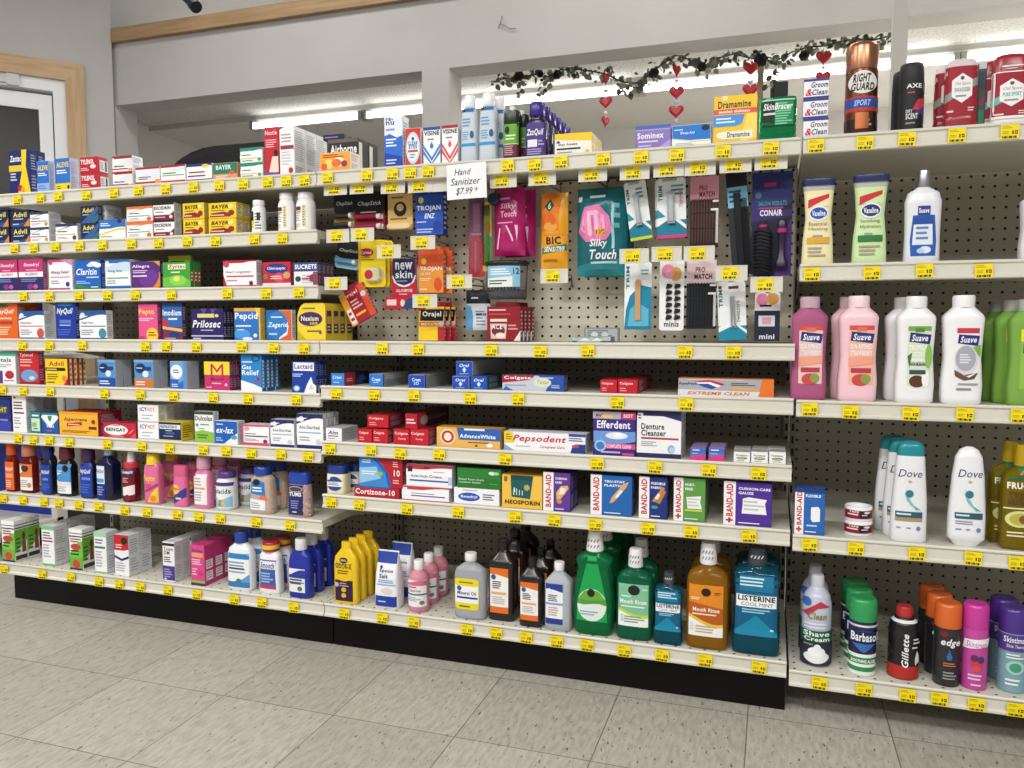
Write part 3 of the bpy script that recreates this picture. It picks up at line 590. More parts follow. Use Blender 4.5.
K('C1', 979, 987, 62, .03, 'hair_care_box', 'narrow dark grey-green carton between the red deodorants', '4a5654', '5a605e', 'r 0 .9 1 1 c8ccd0;r .1 .6 .9 .85 3a4a5a;r .1 .1 .8 .3 3a8a6a;e .5 .42 .3 .06 9a3a4a;l .1 .04 .9 .1 1 ccc', Y=.05)
bottle('C1', 991, 1030, 55, 'stick', .5, 'deodorant_stick', 'red deodorant stick with white band and teal stripe', 'f2f0ee:g', '9c2430:g', (.02, .08, .98, .73, OS.format('9c1f30', '5fbfb4', 'PURE_SPORT') + ';r 0 0 1 .06 f2f0ee'), n=2, dx=-.014,
  extra=lambda r, A, B, H, yc: (lambda m: (art(m, 'r .15 .3 .85 .42 f2f0ee;l .3 .05 .8 .22 1 e8d0d0', lambda u, v, o: (-A*.8+u*A*1.6, yc-B*(.94-.12*abs(2*u-1)**3)-o-.001, H*(.76+.16*v)), cols=8), m.build('lid_print', r)))(MB()))
for i, p in enumerate(((1040, 1075),)):
    bottle('C1', p[0], p[1], 53, 'stick', .5, 'deodorant_stick', 'red deodorant stick out at the frame edge', 'f2f0ee:g', '9c2430:g', (.02, .1, .98, .73, OS.format('9c1f30', '5fbfb4', 'FIJI')))
# ------------------------------------------------------------------ second shelf
AD = 't Advil .14 .56 .86 .86 f0dc5a b;l .14 .4 .7 .5 1 d0d8ec;p 2f4f8a 0 0 1 0 1 .3 0 .12;p d8883a .68 0 1 0 1 .5;l .1 .08 .5 .22 1 b8c8e0'
K('A2', -11, 8.3, 210, .05, 'medicine_box', 'navy pain relief carton with yellow lettering cut by the frame edge', '1d2a50', '1c2038', AD, stack=2)
K('A2', 10.3, 29, 210, .05, 'medicine_box', 'navy pain relief carton with yellow lettering and orange corner', '1d2a50', '1c2038', AD, stack=2)
GQ = 'r 0 .84 1 1 {0};s 0 .5 1 .6 .9 {0};s 0 .0 1 .58 .84 f4f5f7;l .1 .5 .66 .62 1 334;r .04 .36 .9 .42 {1};l .08 .12 .6 .28 2 99a;e .86 .2 .09 .13 {2}'
K('A2', 29.6, 48.5, 212, .06, 'medicine_box', 'white carton with navy arc and red foot line', 'f2f3f5', 'e0e2e6', GQ.format('2a4560', '9c2a3c', 'c8a04a'), stack=2, xs=61)
K('A2', 55.5, 77.5, 223.6, .05, 'medicine_box', 'low white carton with navy arc and yellow line', 'f2f3f5', 'e0e2e6', GQ.format('2a3f60', 'd8b83a', '4a4a50'))
K('A2', 80, 98.3, 206, .05, 'medicine_box', 'navy pain relief carton with a teal streak', '1d2a4c', '1c2038', 't Advil .12 .6 .74 .88 f0e05a b;l .12 .44 .6 .54 1 a0c8e0;p 2f6f7a .5 0 1 .6 1 .2 .8 0;p 3a5f9a 0 .0 .6 .0 1 .75 1 1', stack=2, xs=101)
K('A2', 101, 106, 205, .06, 'medicine_box', 'slim white carton beside the navy cartons', 'e4e6ea', 'dfe1e5', 'l .1 .1 .9 .9 6 b0b4bc', Y=.035)
K('A2', 99, 125.5, 219.5, .05, 'medicine_box', 'blue-topped white carton with yellow and green swoosh', 'f0f2f5', 'dfe3ea', 'r 0 .55 1 1 2f6fc0;s 0 .2 1 .4 .6 f0f2f5;s 0 .15 1 .3 .55 f2d24a;s 0 .1 1 .2 .45 f0f2f5;l .06 .66 .5 .86 2 e4eefa;l .06 .1 .6 .2 1 6a6;e .78 .9 .08 .1 3a2a2a', Y=.012)
K('A2', 126.2, 152.3, 206.5, .05, 'medicine_box', 'white carton with orange ends', 'f3f4f6', 'e0d9d4', GQ.format('e2793f', '5fae5a', 'e2673a') + ';r 0 0 1 .08 e2793f', stack=2)
K('A2', 153.2, 174, 203, .06, 'medicine_box', 'white and maroon migraine carton', 'f3f3f5', 'd9dae0', 'r 0 .0 .96 .3 7a1f33;r 0 .88 1 1 2a2430;t EXCEDRIN .04 .6 .84 .8 2a2430 b;p 7a1f33 .5 0 1 0 1 .5;l .1 .4 .6 .52 1 888;l .08 .1 .6 .22 1 e0b8c0;e .85 .18 .08 .1 e8dede', stack=2, xs=181.5)
BY = 't BAYER .1 .62 .72 .86 2a2410 bi;p 8a2a3a .04 .1 .1 .36 .55 .42 .8 .3 .8 .1;e .82 .34 .11 .17 8a2a3a;l .08 .14 .6 .3 1 e8c8a0;l .1 .46 .7 .56 1 6b5a10;e .8 .76 .1 .14 f6e28a'
K('A2', 182.5, 204.3, 203, .05, 'medicine_box', 'yellow aspirin carton beside the maroon carton', 'f0cc2a', 'd8b41e', BY, stack=2)
K('A2', 208, 236, 202.6, .05, 'medicine_box', 'yellow aspirin carton with barcode side', 'f0cc2a', 'd9bb2a', BY, stack=2, n=2, xs=251, sd='r .15 .2 .8 .85 e8e6da;l .2 .24 .76 .82 7 333')
bottle('A2', 252, 266.3, 200.6, 'round', 1, 'pill_bottle', 'small white pill bottle with black and yellow label', 'f0f0f0:g', 'f2f2f2:g', (.0, .04, 1, .72, 'r .08 .0 .92 .9 fafafa;r .1 .5 .4 .9 2a2a2a;r .12 .3 .45 .5 e8d03a;l .5 .1 .9 .85 6 777;r .65 .5 .85 .85 3a3a3a;e .3 .24 .12 .1 e8d03a'), rib=.03)
WB = (.0, .04, 1, .74, 'r .06 .0 .94 .95 fafafa;r .12 .7 .5 .84 5a2a5a;l .12 .3 .5 .62 5 99a;r .56 .1 .76 .9 e8dca0;l .6 .14 .72 .86 8 888;l .12 .08 .5 .24 2 d0b05a;r .12 .62 .5 .68 d0a03a')
bottle('A2', 278.5, 295.3, 193.6, 'round', 1, 'pill_bottle', 'white vitamin bottle with ribbed white lid', 'f2f2f2:g', 'f4f4f4:g', WB, n=2, rib=.03, dx=-.004)
bottle('A2', 296.5, 316, 193, 'round', 1, 'pill_bottle', 'white vitamin bottle nearest the shelf end', 'f2f2f2:g', 'f4f4f4:g', WB, rib=.03)
# ------------------------------------------------------------------ third shelf
BN = 'r 0 .6 1 1 c23a72;r 0 0 1 .46 2a2f66;r 0 .44 1 .6 f0f0f4;t Benadryl .22 .74 .86 .88 f2e4ee bi;l .3 .62 .8 .7 1 e8a0c0;t ALLERGY .25 .49 .8 .57 c23a72 b;e .45 .14 .12 .09 8a3a8a;e .68 .14 .1 .07 d05a9a;l .1 .28 .8 .4 2 8a90c8'
K('A3', -4, 17.3, 260, .05, 'medicine_box', 'pink and navy allergy carton cut by the frame edge', 'c23a72', 'b02f66', BN)
K('A3', 18.5, 42.8, 259, .05, 'medicine_box', 'pink and navy allergy carton beside the white and pink one', 'c23a72', 'b8447a', BN, xs=47.5)
K('A3', 48.3, 72, 259.6, .04, 'medicine_box', 'white allergy carton with pink top and foot', 'f2f2f4', 'ece6ec', 'r 0 .92 1 1 c24a80;r 0 0 .9 .08 b04a80;p d890b4 .5 1 1 .8 1 1;e .1 .9 .08 .07 c24a80;t Allergy_Relief .1 .52 .86 .64 5a3a70 b;r .08 .42 .9 .45 d0608f;l .1 .2 .5 .34 2 99a;e .8 .2 .08 .08 2a3a80')
K('A3', 74.6, 100.3, 260, .045, 'medicine_box', 'blue allergy carton with cloud and green meadow', '2363c0', '1d4fa0', 'e .75 .86 .2 .08 eef4fc;e .9 .82 .14 .08 eef4fc;e .6 .82 .12 .05 dfeafa;t Claritin .06 .5 .86 .72 f4f8ff bi;l .45 .38 .95 .46 1 cfe0f8;s 0 0 1 .2 .12 3f8f3f;r 0 0 1 .1 2f7f38;l .05 .2 .6 .32 2 a8c8f0;l .62 .06 .94 .13 1 d8f0d8')
K('A3', 104.8, 130, 259.5, .045, 'medicine_box', 'white allergy carton with blue foot and green line', 'f0f3f6', 'dde4ec', 'r 0 .88 1 1 2f6ab0;r 0 0 1 .12 2f6ab0;s 0 .6 1 .74 .9 c9def0;t Allergy_Relief .12 .56 .7 .66 33557a b;r .08 .36 .92 .4 4f9f6a;l .08 .18 .5 .32 2 99a;e .1 .9 .07 .06 f0f3f6')
K('A3', 131, 160, 261.3, .045, 'medicine_box', 'purple allergy carton with an orange swirl', '5a2f7c', '47245f', 'p e09a4a .5 1 .8 .98 1 .8 1 1;e .62 .36 .34 .34 6f3a94;p e0883a .86 .2 .96 .4 .96 .6 1 .6 1 .1 .9 0 .7 0;t Allegra .04 .74 .64 .88 f2e8f8 b;l .06 .56 .6 .7 2 e0c8ee;l .06 .42 .72 .52 1 f0e0f6;r 0 0 .9 .05 d0a03a')
K('A3', 162.5, 190.3, 262, .04, 'medicine_box', 'green allergy carton with red and white lettering', '3f9f3a', '2f7f3a', 'p 6fc04a 0 0 1 0 1 .3 .5 .5 0 .4;e .55 .3 .3 .2 8fd05a;r .2 .72 .84 .92 d8ecd0;t Zyrtec .22 .72 .82 .9 c8283a b;l .3 .56 .7 .66 1 e0f4d0;e .5 .36 .12 .1 e6e66a;r 0 .0 1 .05 2f7f3a', n=3, xs=201, sd='r .1 .2 .9 .7 b03a3a;l .2 .25 .8 .65 3 eee')
K('A3', 168, 191, 255.5, .012, 'medicine_box', 'thin yellow-green card standing behind the green carton', 'c9c832', '6a9a3a', 'r 0 .0 1 .3 4f8f3a;l .1 .45 .8 .9 2 4a4a1a', Y=.055, sd='l .1 .1 .9 .9 2 888')
K('A3', 223, 256.3, 260.3, .05, 'medicine_box', 'white head congestion carton with red border', 'f3f3f5', 'e9e4e6', 'r 0 .9 1 1 b8253a;r 0 0 1 .07 b8253a;p b8253a 0 .07 0 .5 .1 .07;e .1 .86 .09 .12 c8485a;s .1 .5 1 .68 .94 fbfbfc;t Head_Congestion .08 .5 .84 .62 3a3a44 b;r .1 .38 .92 .43 c8485a;l .1 .2 .5 .3 1 99a;e .84 .14 .06 .09 7a2a3a', xs=262)
K('A3', 262.2, 290.7, 261.8, .045, 'medicine_box', 'red throat lozenge carton with blue oval', 'c42a3c', 'a8223a', 'e .5 .72 .4 .2 22307a;e .5 .72 .36 .16 2a3f96;t Chloraseptic .18 .65 .82 .8 w b;e .6 .36 .2 .2 d8505a;e .86 .45 .12 .14 c8a070;e .12 .4 .08 .1 6a8a4a;r 0 0 1 .14 eedfe0;l .3 .28 .7 .45 2 f2d0d4')
K('A3', 293.5, 318, 262.5, .03, 'medicine_box', 'white and plum throat lozenge carton with navy letters', 'eceaf0', '5a2f40', 'r 0 .62 1 1 3f4f8a;t SUCRETS .05 .72 .95 .92 f2f4fa b;e .18 .3 .12 .12 2a4a4a;p 8a3a50 .3 .3 .9 .55 1 .55 1 .1;l .35 .1 .8 .5 4 d8b8c4;r .8 0 1 .6 8a4a60', n=4, xs=334)
# ------------------------------------------------------------------ fourth shelf
K('A4', -7, 17.2, 303.5, .05, 'medicine_box', 'orange daytime cold carton cut by the frame edge', 'e2662a', 'd0561f', 't DayQuil .1 .68 .86 .84 w bi;l .2 .54 .8 .62 1 f8d8b0;r .1 .42 .8 .5 b83a2a;l .1 .1 .8 .36 4 f8d0a8;e .35 .93 .3 .05 2a6a4a', n=2, xs=40)
DT = 'r 0 .82 1 1 2f5a9a;s 0 .55 1 .72 .9 2f5a9a;s 0 .3 1 .66 .84 f4f5f7;e .12 .84 .09 .09 dfe8f4;t {0} .08 .52 .5 .62 33445a b;r .04 .44 .96 .48 {1};l .06 .14 .55 .36 3 99a;r 0 0 1 .06 2f5a9a;e .84 .22 .14 .17 {2}'
K('A4', 18.6, 44.2, 311, .05, 'medicine_box', 'white daytime cold carton with navy arc and orange line', 'f2f4f6', 'dcdfe4', DT.format('Daytime', 'e06a3a', 'c8584a'), xs=54)
K('A4', 55, 75.6, 303, .05, 'medicine_box', 'dark blue night-time cold carton with white lettering', '1f3a9c', '1a2f80', 't NyQuil .08 .66 .86 .86 w bi;r .2 .44 .76 .54 5a7ad0;l .2 .36 .8 .42 1 b8c8f0;l .1 .1 .8 .3 3 4a6ac8;e .5 .95 .4 .04 3a8ac0', xs=78)
K('A4', 79.3, 106.5, 310.6, .05, 'medicine_box', 'white night-time cold carton with green line', 'f2f4f6', 'dcdfe4', DT.format('NightTime', '3f8f6a', '4a8fa0'), xs=113)
K('A4', 138, 157.5, 304, .045, 'medicine_box', 'pink stomach relief carton with yellow corner', 'e4588f', 'b83a6f', 't Pepto .05 .68 .84 .86 f2d83a b;l .06 .52 .8 .62 2 f8d0e0;e .7 .14 .3 .2 f0cc3a;l .5 .1 .9 .24 2 a04a2a;r 0 0 .3 .1 c8386f', xs=160)
K('A4', 162, 182, 303, .045, 'medicine_box', 'blue and maroon diarrhea relief carton', '2f68b0', '5a2f60', 'r 0 .0 1 .36 7a2f5a;p e8b86a 0 .38 1 .3 1 .22 0 .3;t Imodium .03 .66 .96 .82 f0f4fa b;l .3 .52 .8 .62 1 e6eef8;p c0344a 0 .6 .3 .5 .3 .34 0 .4;e .6 .14 .3 .09 22407a;r 0 .9 1 1 1f3f70;l .1 .02 .8 .08 1 d8a0b0', xs=186)
K('A4', 191, 223.3, 308.7, .03, 'medicine_box', 'purple heartburn carton with yellow pill banner', '2d2560', '241d50', 'p 5a4a9a .3 1 .4 .8 .5 1;p 5a4a9a .6 1 .65 .8 .8 1;r .2 .72 .8 .84 e6d28a;e .8 .78 .09 .08 3a2a5a;e .8 .78 .06 .05 e6d28a;t Prilosec .04 .4 .92 .64 w bi;l .3 .28 .7 .36 1 b0a8d8;r 0 .12 1 .16 c8c4e4;l .05 .02 .4 .1 1 d8d4f0;r 0 .02 1 0.0 fff', n=3, xs=234)
K('A4', 234, 260.3, 308, .045, 'medicine_box', 'blue and yellow heartburn carton', '2f74c4', 'e4c23a', 'r 0 .9 1 1 e9a83a;p f0c83a .78 1 1 1 1 .6;t Pepcid .04 .6 .9 .86 f4f8ff b;l .06 .4 .7 .5 1 e0ecfa;e .3 .2 .3 .16 4a9ae0;e .8 .16 .07 .06 e8f2fc;e .5 .06 .2 .05 d8eafa;l .1 .3 .5 .36 1 cfe0f4;r .95 0 1 .9 e9c23a', xs=265.5)
K('A4', 266, 291.7, 310, .045, 'medicine_box', 'blue heartburn carton with orange disc edge', 'd8643a', 'e2e4e8', 'r 0 0 .5 1 2469a8;e .44 .5 .42 .46 2f7cc4;t Zegerid .06 .4 .86 .6 eaf2fa bi;l .2 .72 .7 .82 1 cfe2f4;p e8ecf2 .5 .1 .8 .3 .84 .5 .88 .5 .82 .2 .5 .04;l .1 .16 .5 .28 1 b8d4ee', xs=296)
K('A4', 297, 325.3, 303, .05, 'medicine_box', 'yellow heartburn carton with rounded corner and purple oval', 'ecd23a', 'dcc22e', 'e .47 .58 .43 .19 5a3a6a;e .47 .58 .4 .16 4a2a5c;t Nexium .14 .53 .76 .66 f0ead0 b;t 24HR .45 .43 .74 .5 e8c83a b;l .2 .82 .8 .9 1 8a7a1a;r .35 .24 .85 .28 6a5a2a;e .82 .22 .05 .04 7a3a6a;p c8ae22 0 .3 .3 .04 1 .04 1 0 0 0', n=4, xs=352, shape='round', sd='r .2 .2 .9 .8 4a2f5a;r .25 .45 .85 .65 c8a84a;l .3 .25 .8 .42 2 d8c8a0')
# ------------------------------------------------------------------ fifth shelf
K('A5', -11, 15.3, 351.5, .045, 'medicine_box', 'white carton with a teal top and red heart', 'f0f2f4', 'd8dce2', 'r 0 .86 1 1 5fbfae;t Vitals .2 .68 .84 .8 2a3a5a b;e .76 .28 .17 .13 b82a3c;r .34 .0 .5 .4 5a3a8a;l .2 .5 .9 .62 2 9ab;l .55 .06 .95 .14 1 b8a')
K('A5', 18.7, 38.5, 348, .05, 'medicine_box', 'red fever relief carton with a pale blue oval', 'c42a34', 'a8222c', 't Tylenol .04 .74 .72 .86 f6e4e4 b;l .06 .58 .7 .71 2 f2c0b0;l .06 .48 .6 .56 1 f0b08a;e .5 .24 .42 .17 6f9fd0;e .62 .18 .14 .05 e8d8c0;r 0 0 1 .06 a01f2a', xs=44)
K('A5', 45, 67.5, 358.6, .035, 'medicine_box', 'yellow pain relief carton with red lettering', 'f0d028', 'b8243a', 't Advil .18 .72 .84 .9 b8243a b;r .02 .54 .9 .66 2a2418;l .06 .56 .6 .64 1 e8d8a0;p b8243a .8 0 1 0 1 .3;l .08 .2 .6 .45 3 8a6a10;e .84 .26 .1 .12 e8843a;l .08 .06 .5 .16 1 8a6a10', n=4, xs=86, sd='r .5 0 1 1 eee6b0;r 0 0 .45 1 b03040;l .55 .1 .95 .9 4 9a8a3a')
BL = 'e .34 .7 .28 .18 {0};e .34 .7 .22 .14 1c2f60;r .5 .62 .9 .76 20407a;e .6 .5 .16 .12 dfeaf4;r 0 0 1 .34 {1};l .08 .08 .7 .26 2 dbe6f2;r 0 .92 1 1 7fb0d8;l .12 .68 .5 .74 1 e8eef8'
K('A5', 97.8, 115, 360, .05, 'medicine_box', 'light blue sleep aid carton with navy foot', '4f94d0', 'a9b4c4', BL.format('2a3f80', '24509c'), n=2, xs=132)
K('A5', 134, 153, 360, .05, 'medicine_box', 'light blue sleep aid carton with orange foot', '4f94d0', 'a9b4c4', BL.format('2a3f80', 'd07a38'), n=2, xs=168)
K('A5', 169.8, 186.3, 361.3, .05, 'medicine_box', 'light blue sleep aid carton with white moon disc', '6fa8de', 'b4bdcb', 'e .4 .62 .36 .26 eef4fb;l .2 .56 .6 .72 2 4a6aa8;r 0 0 .5 .34 2f5cb0;p 3a6cc0 0 .0 1 .0 1 .4 .5 .2 0 .3;l .1 .06 .6 .2 2 cfe0f6;r .8 0 1 1 5a94d4', xs=199)
K('A5', 204, 229.6, 361.7, .03, 'medicine_box', 'yellow and magenta carton with a big letter M', 'c8346f', '8f2a5a', 'r 0 .54 1 1 f0d83a;t M .26 .42 .76 .92 c02a5c b;t Motrin .26 .34 .76 .44 7a2050 b;l .3 .2 .74 .28 1 f4c8da;e .85 .2 .05 .05 f4c8da;l .08 .06 .4 .14 1 f0b8d0', n=3, xs=241)
K('A5', 240.6, 261.6, 354.6, .03, 'medicine_box', 'tall blue gas relief carton with white foot', '2a84cc', '2a6fb8', 'e .72 .9 .2 .09 1c2a44;e .72 .9 .15 .06 2a84cc;t Gas .06 .6 .5 .72 f4f8fc b;t Relief .06 .44 .86 .58 f4f8fc b;p f0f4f8 0 .3 .6 .2 1 .1 1 0 0 0;e .82 .34 .08 .05 b02a4a;e .7 .28 .06 .04 c8344a;l .06 .76 .6 .84 1 cfe6f6', n=4, xs=280, sd='r .1 .1 .5 .85 e4ecf4;l .14 .14 .46 .8 7 7a8a9a')
K('A5', 291.5, 316, 361.3, .03, 'medicine_box', 'blue dairy relief carton with white sign and milk splash', '1f3f9c', '1b3484', 'r .08 .7 .92 .96 f2f4f8;t Lactaid .12 .76 .86 .92 22388a b;l .04 .5 .5 .62 2 c8d8f4;p f2f2f2 .5 0 .62 .26 .8 .52 .88 .3 1 .24 1 0;e .2 .14 .14 .1 6fb4d8;e .2 .14 .09 .06 e6f2fa;p c8d4e8 .7 .1 .8 .3 .9 .14', n=4, xs=327)
# ------------------------------------------------------------------ sixth shelf
K('A6', -16, 10.3, 398.5, .045, 'medicine_box', 'navy and purple carton cut by the frame edge', '2a3080', '252a6a', 'r .1 .55 .9 .78 4a4a4a;t NIGHT .2 .58 .86 .74 c8cc4a b;l .1 .1 .9 .4 3 8a90d8;s 0 0 1 .1 .3 3f46a8')
K('A6', 11.9, 25.8, 395, .04, 'medicine_box', 'tall white nasal spray carton with dark line', 'f2f2f4', 'd3d6da', 'l .1 .6 .8 .84 3 555;r .1 .5 .85 .54 5a2f40;l .1 .2 .7 .42 3 aab;e .2 .93 .08 .03 c24;l .1 .1 .5 .16 1 6a8', n=4, xs=58)
K('A6', 30, 40.8, 412, .04, 'medicine_box', 'small teal carton with pale green label', '2f7a80', '1f5a70', 'r .12 .1 .9 .7 cfe4d0;r .15 .3 .6 .5 8fc06a;l .2 .75 .9 .92 1 dfe;l .3 .15 .8 .28 1 567', n=1)
K('A6', 41.5, 58.3, 413, .04, 'medicine_box', 'small blue vapor rub carton with white chevron', '1f5aa8', '1a4a80', 'p f0f4f8 0 .76 .5 .28 1 .76 1 .84 .9 .9 .1 .9 0 .84;p 2f8a6a .36 .86 .64 .86 .56 .62 .44 .62;t Vicks .28 .3 .74 .46 e8f0fa b;r 0 .9 1 1 2a7a90;l .3 .1 .7 .2 1 d04a5a')
K('A6', 59, 98, 412, .07, 'ointment_box', 'long yellow pain cream carton with red ribbon', 'f0b63a', 'a82a34', 't Aspercreme .12 .56 .72 .76 5a2a20 bi;p b8283a .2 .36 .6 .44 .58 .58 .2 .5;l .24 .42 .56 .5 1 f4d8c8;e .88 .6 .05 .1 a8283a;r .76 .28 .96 .4 6a3a20;l .08 .1 .8 .22 2 8a5a1a;r 0 .9 1 1 e8a428', xs=122)
K('A6', 103, 136, 423, .045, 'ointment_box', 'red pain cream carton with black word in a white oval', 'c4283a', 'a82034', 'e .4 .52 .36 .36 f2f0ee;t BENGAY .1 .42 .7 .66 1c1a1c b;l .3 .78 .6 .86 1 444;p e4505a .8 0 1 0 1 .4;p e8787a .76 .3 .9 .6 .95 .6 .84 .3;l .2 .04 .7 .12 1 f0b0b4')
K('A6', 137.2, 158, 405, .03, 'ointment_box', 'white pain cream carton with orange and blue letters', 'f3f4f6', 'dcdfe4', 't ICY .12 .62 .46 .86 2a3a7a b;t HOT .48 .62 .84 .86 e2763a b;l .2 .36 .74 .44 1 5a8ac0;r 0 0 1 .07 b8c8e0;l .2 .16 .6 .26 1 aab', stack=2, n=5, xs=195)
K('A6', 158.6, 181.4, 422, .04, 'ointment_box', 'navy ointment carton with a yellow end', '1f2a5a', 'e8d03a', 'r .04 .62 .96 .86 e4e8f0;t PREPARATION_H .08 .66 .8 .82 1f2a5a b;r .3 .34 .7 .46 4a5a9a;l .2 .2 .8 .28 1 b8c0dc;r 0 0 1 .05 e8d03a;l .3 .5 .7 .56 1 dfe', xs=194, sd='l .1 .15 .85 .85 6 8a7a1a')
K('A6', 194.3, 213.4, 411.5, .04, 'medicine_box', 'white and green laxative carton', 'eef0ec', 'd4d8d2', 'r 0 .9 1 1 3f4f4a;t Dulcolax .04 .7 .96 .86 2f3f4a b;p 8fc04a 0 .34 .4 .4 1 .34 1 0 0 0;l .3 .54 .8 .62 1 6a8a9a;l .14 .12 .86 .28 2 3a6a2a;e .14 .56 .08 .05 4a8;l .2 .42 .7 .48 1 9a9', xs=219)
K('A6', 214.5, 237.5, 421, .045, 'medicine_box', 'blue laxative carton with white lettering', '1f5fb8', 'd8dde4', 't ex-lax .08 .46 .84 .74 f4f8ff bi;p e8f0f8 .4 .0 1 .5 1 0;e .84 .3 .14 .1 5fa0a8;l .08 .8 .5 .9 1 c8dcf4;l .06 .1 .4 .3 2 a8c8ee', xs=245)
GQ2 = 'r 0 .88 1 1 {0};s 0 .6 1 .76 .92 {0};s 0 .3 1 .7 .86 f6f6f8;e .18 .84 .1 .08 f0f2f6;t {1} .1 .56 .88 .66 334 b;r .08 .44 .92 .475 {2};l .1 .2 .5 .36 2 aab;r 0 0 1 .1 {0};e .82 .2 .1 .08 c8d4de'
K('A6', 242, 269, 424.7, .045, 'medicine_box', 'white anti-diarrheal carton with pink border and black line', 'f4f2f4', 'e2dfe3', 'r 0 .9 1 1 d05a7a;r 0 0 1 .14 d05a7a;e .18 .8 .1 .12 e8a0b4;s .1 .5 1 .66 .9 fafafc;l .1 .52 .6 .6 1 555;r .1 .42 .95 .47 2a2a30;l .1 .2 .7 .34 2 99a;e .86 .22 .08 .1 8a3a50;r 0 0 .06 1 d05a7a')
K('A6', 270.3, 294, 419.7, .045, 'medicine_box', 'white anti-diarrheal carton with navy top', 'f3f4f6', 'd9dce4', GQ2.format('2a2f66', 'Anti-Diarrheal', '6fb0c0'))
K('A6', 296.5, 323, 413.8, .03, 'medicine_box', 'larger white anti-diarrheal carton at the shelf end', 'f3f4f6', 'dcdfe8', GQ2.format('2a2f66', 'Anti-Diarrheal', '6fb0c0'), n=4, xs=339)
# ------------------------------------------------------------------ seventh shelf: syrup bottles
def lab(c, txt, extra=''): return f'r 0 0 1 1 {c};t {txt} .06 .66 .94 .82 w bi;' + extra
Bt = bottle
rx = random.Random(5); TBC = ('e8b0a8', 'f0d8a0', 'd8c0a0', 'e0c8d0', 'd8a890', 'c8d0b0')
TABS = (0, .04, 1, .7, ';'.join(f'e {rx.random()*.96+.02:.2f} {rx.random()*.96+.02:.2f} .07 .04 {rx.choice(TBC)}' for _ in range(60)))
Bt('A7', 5, 19.5, 443, 'syrup', .6, 'syrup_bottle', 'orange-red cold syrup bottle with orange cap', '8a2a18:t', 'c8502a:g', (.08, .04, .92, .62, lab('e2662a', 'DayQuil', 'r .1 .44 .9 .58 f0a070;l .1 .08 .9 .36 4 f8d0a8')), rib=.05, n=2, pitch=.07)
Bt('A7', 19.8, 38.6, 444, 'syrup', .6, 'syrup_bottle', 'orange-red syrup bottle with clear cup cap and white label', '8a2418:t', 'd88a70:s', (.04, .06, .96, .6, 'r 0 0 1 1 f2f0ee;s 0 .5 1 .6 .95 e07a3a;e .5 .84 .3 .14 3a3030;l .1 .1 .7 .4 4 aaa;e .8 .2 .14 .1 c88a5a;r 0 .94 1 1 e07a3a'), rib=.04, n=2, pitch=.07)
Bt('A7', 41, 56.5, 446, 'syrup', .6, 'syrup_bottle', 'dark blue cold syrup bottle with navy cap', '131a3c:g', '1c2a6a:g', (.06, .03, .9, .62, lab('1f3f9c', 'NyQuil', 'r .2 .46 .8 .54 6a8ad8;l .1 .1 .9 .36 3 4a6ac8')), rib=.05)
Bt('A7', 57, 78, 447, 'syrup', .6, 'syrup_bottle', 'dark syrup bottle with white and blue wave label', '14141c:g', '5a1f2a:g', (.03, .06, .95, .66, 'r 0 0 1 1 eef2f6;s 0 .4 1 .6 .7 4f94d0;r 0 .7 1 1 4f94d0;e .7 .86 .2 .12 1c1c2c;s 0 .3 1 .46 .4 f2d8d8;l .1 .66 .5 .8 2 e0ecf8;l .1 .06 .8 .26 3 b0b4bc'), rib=.05)
Bt('A7', 80, 98.3, 448.5, 'syrup', .6, 'syrup_bottle', 'dark blue cold syrup bottle with plum cap', '12183a:g', '3a1f4a:g', (.06, .03, .94, .72, lab('1f3fa0', 'NyQuil', 'r .2 .5 .9 .58 6a8ad8;l .1 .1 .9 .4 4 4a6ac8')), rib=.05)
Bt('A7', 96.8, 121, 449, 'boston', .75, 'syrup_bottle', 'square dark blue syrup bottle with pale blue cap', '10163a:g', 'a8cfe4:g', (.03, .02, .6, .68, 'r 0 .0 1 1 1f2f80;r 0 .46 1 1 dfe8f2;t NyQuil .04 .76 .94 .9 22307a bi;r .1 .5 .9 .62 4f9ad0;l .1 .1 .9 .4 4 8aa0e0'), Y=.012)
Bt('A7', 123, 141, 461, 'round', .95, 'throat_spray_bottle', 'red throat spray bottle with white nozzle', '8a1f2c:t', 'c83a48:g', (.06, .0, .94, .86, 'r 0 0 1 1 7a1a28;r 0 .76 1 .96 22305c;t Chloraseptic .06 .8 .94 .92 w b;p f0ecec 0 .4 1 .5 1 .22 0 .12;e .3 .1 .2 .09 5a101a;e .6 .12 .2 .1 8a2030;l .1 .56 .8 .72 3 e0a0a8'),
   extra=lambda r, A, B, H, yc: (lambda m: (m.loft([ring(.5*A, .5*A, 2, H*.99, yc, 20), ring(.46*A, .46*A, 2, H*1.12, yc, 20), ring(.36*A, .36*A, 2, H*1.24, yc, 20)], 'f0eef0:g'), m.build('nozzle', r)))(MB()))
Bt('A7', 144, 164, 453, 'odor', .6, 'antacid_bottle', 'pink stomach liquid bottle with yellow cap', 'e06f9c:g', None, (.02, .04, .96, .66, 't Pepto .04 .62 .84 .86 f2d83a b;p f0cc3a .3 0 1 0 1 .5 .6 .3;p b83a70 0 .34 .6 .5 1 .62 1 .54 .6 .4 0 .26;l .08 .44 .6 .58 2 b83a70;e .7 .12 .2 .1 e8883a'),
   extra=lambda r, A, B, H, yc: (lambda m: (m.loft([ring(.72*A, .72*A, 2, H*.78, yc, 40, .04), ring(.72*A, .72*A, 2, H*.8, yc, 40, .04), ring(.66*A, .66*A, 2, H*1.0, yc, 40, .04), ring(.6*A, .6*A, 2, H*1.005, yc, 40)], 'f0cc2c:g'), m.build('cap', r)))(MB()), n=2, pitch=.08)
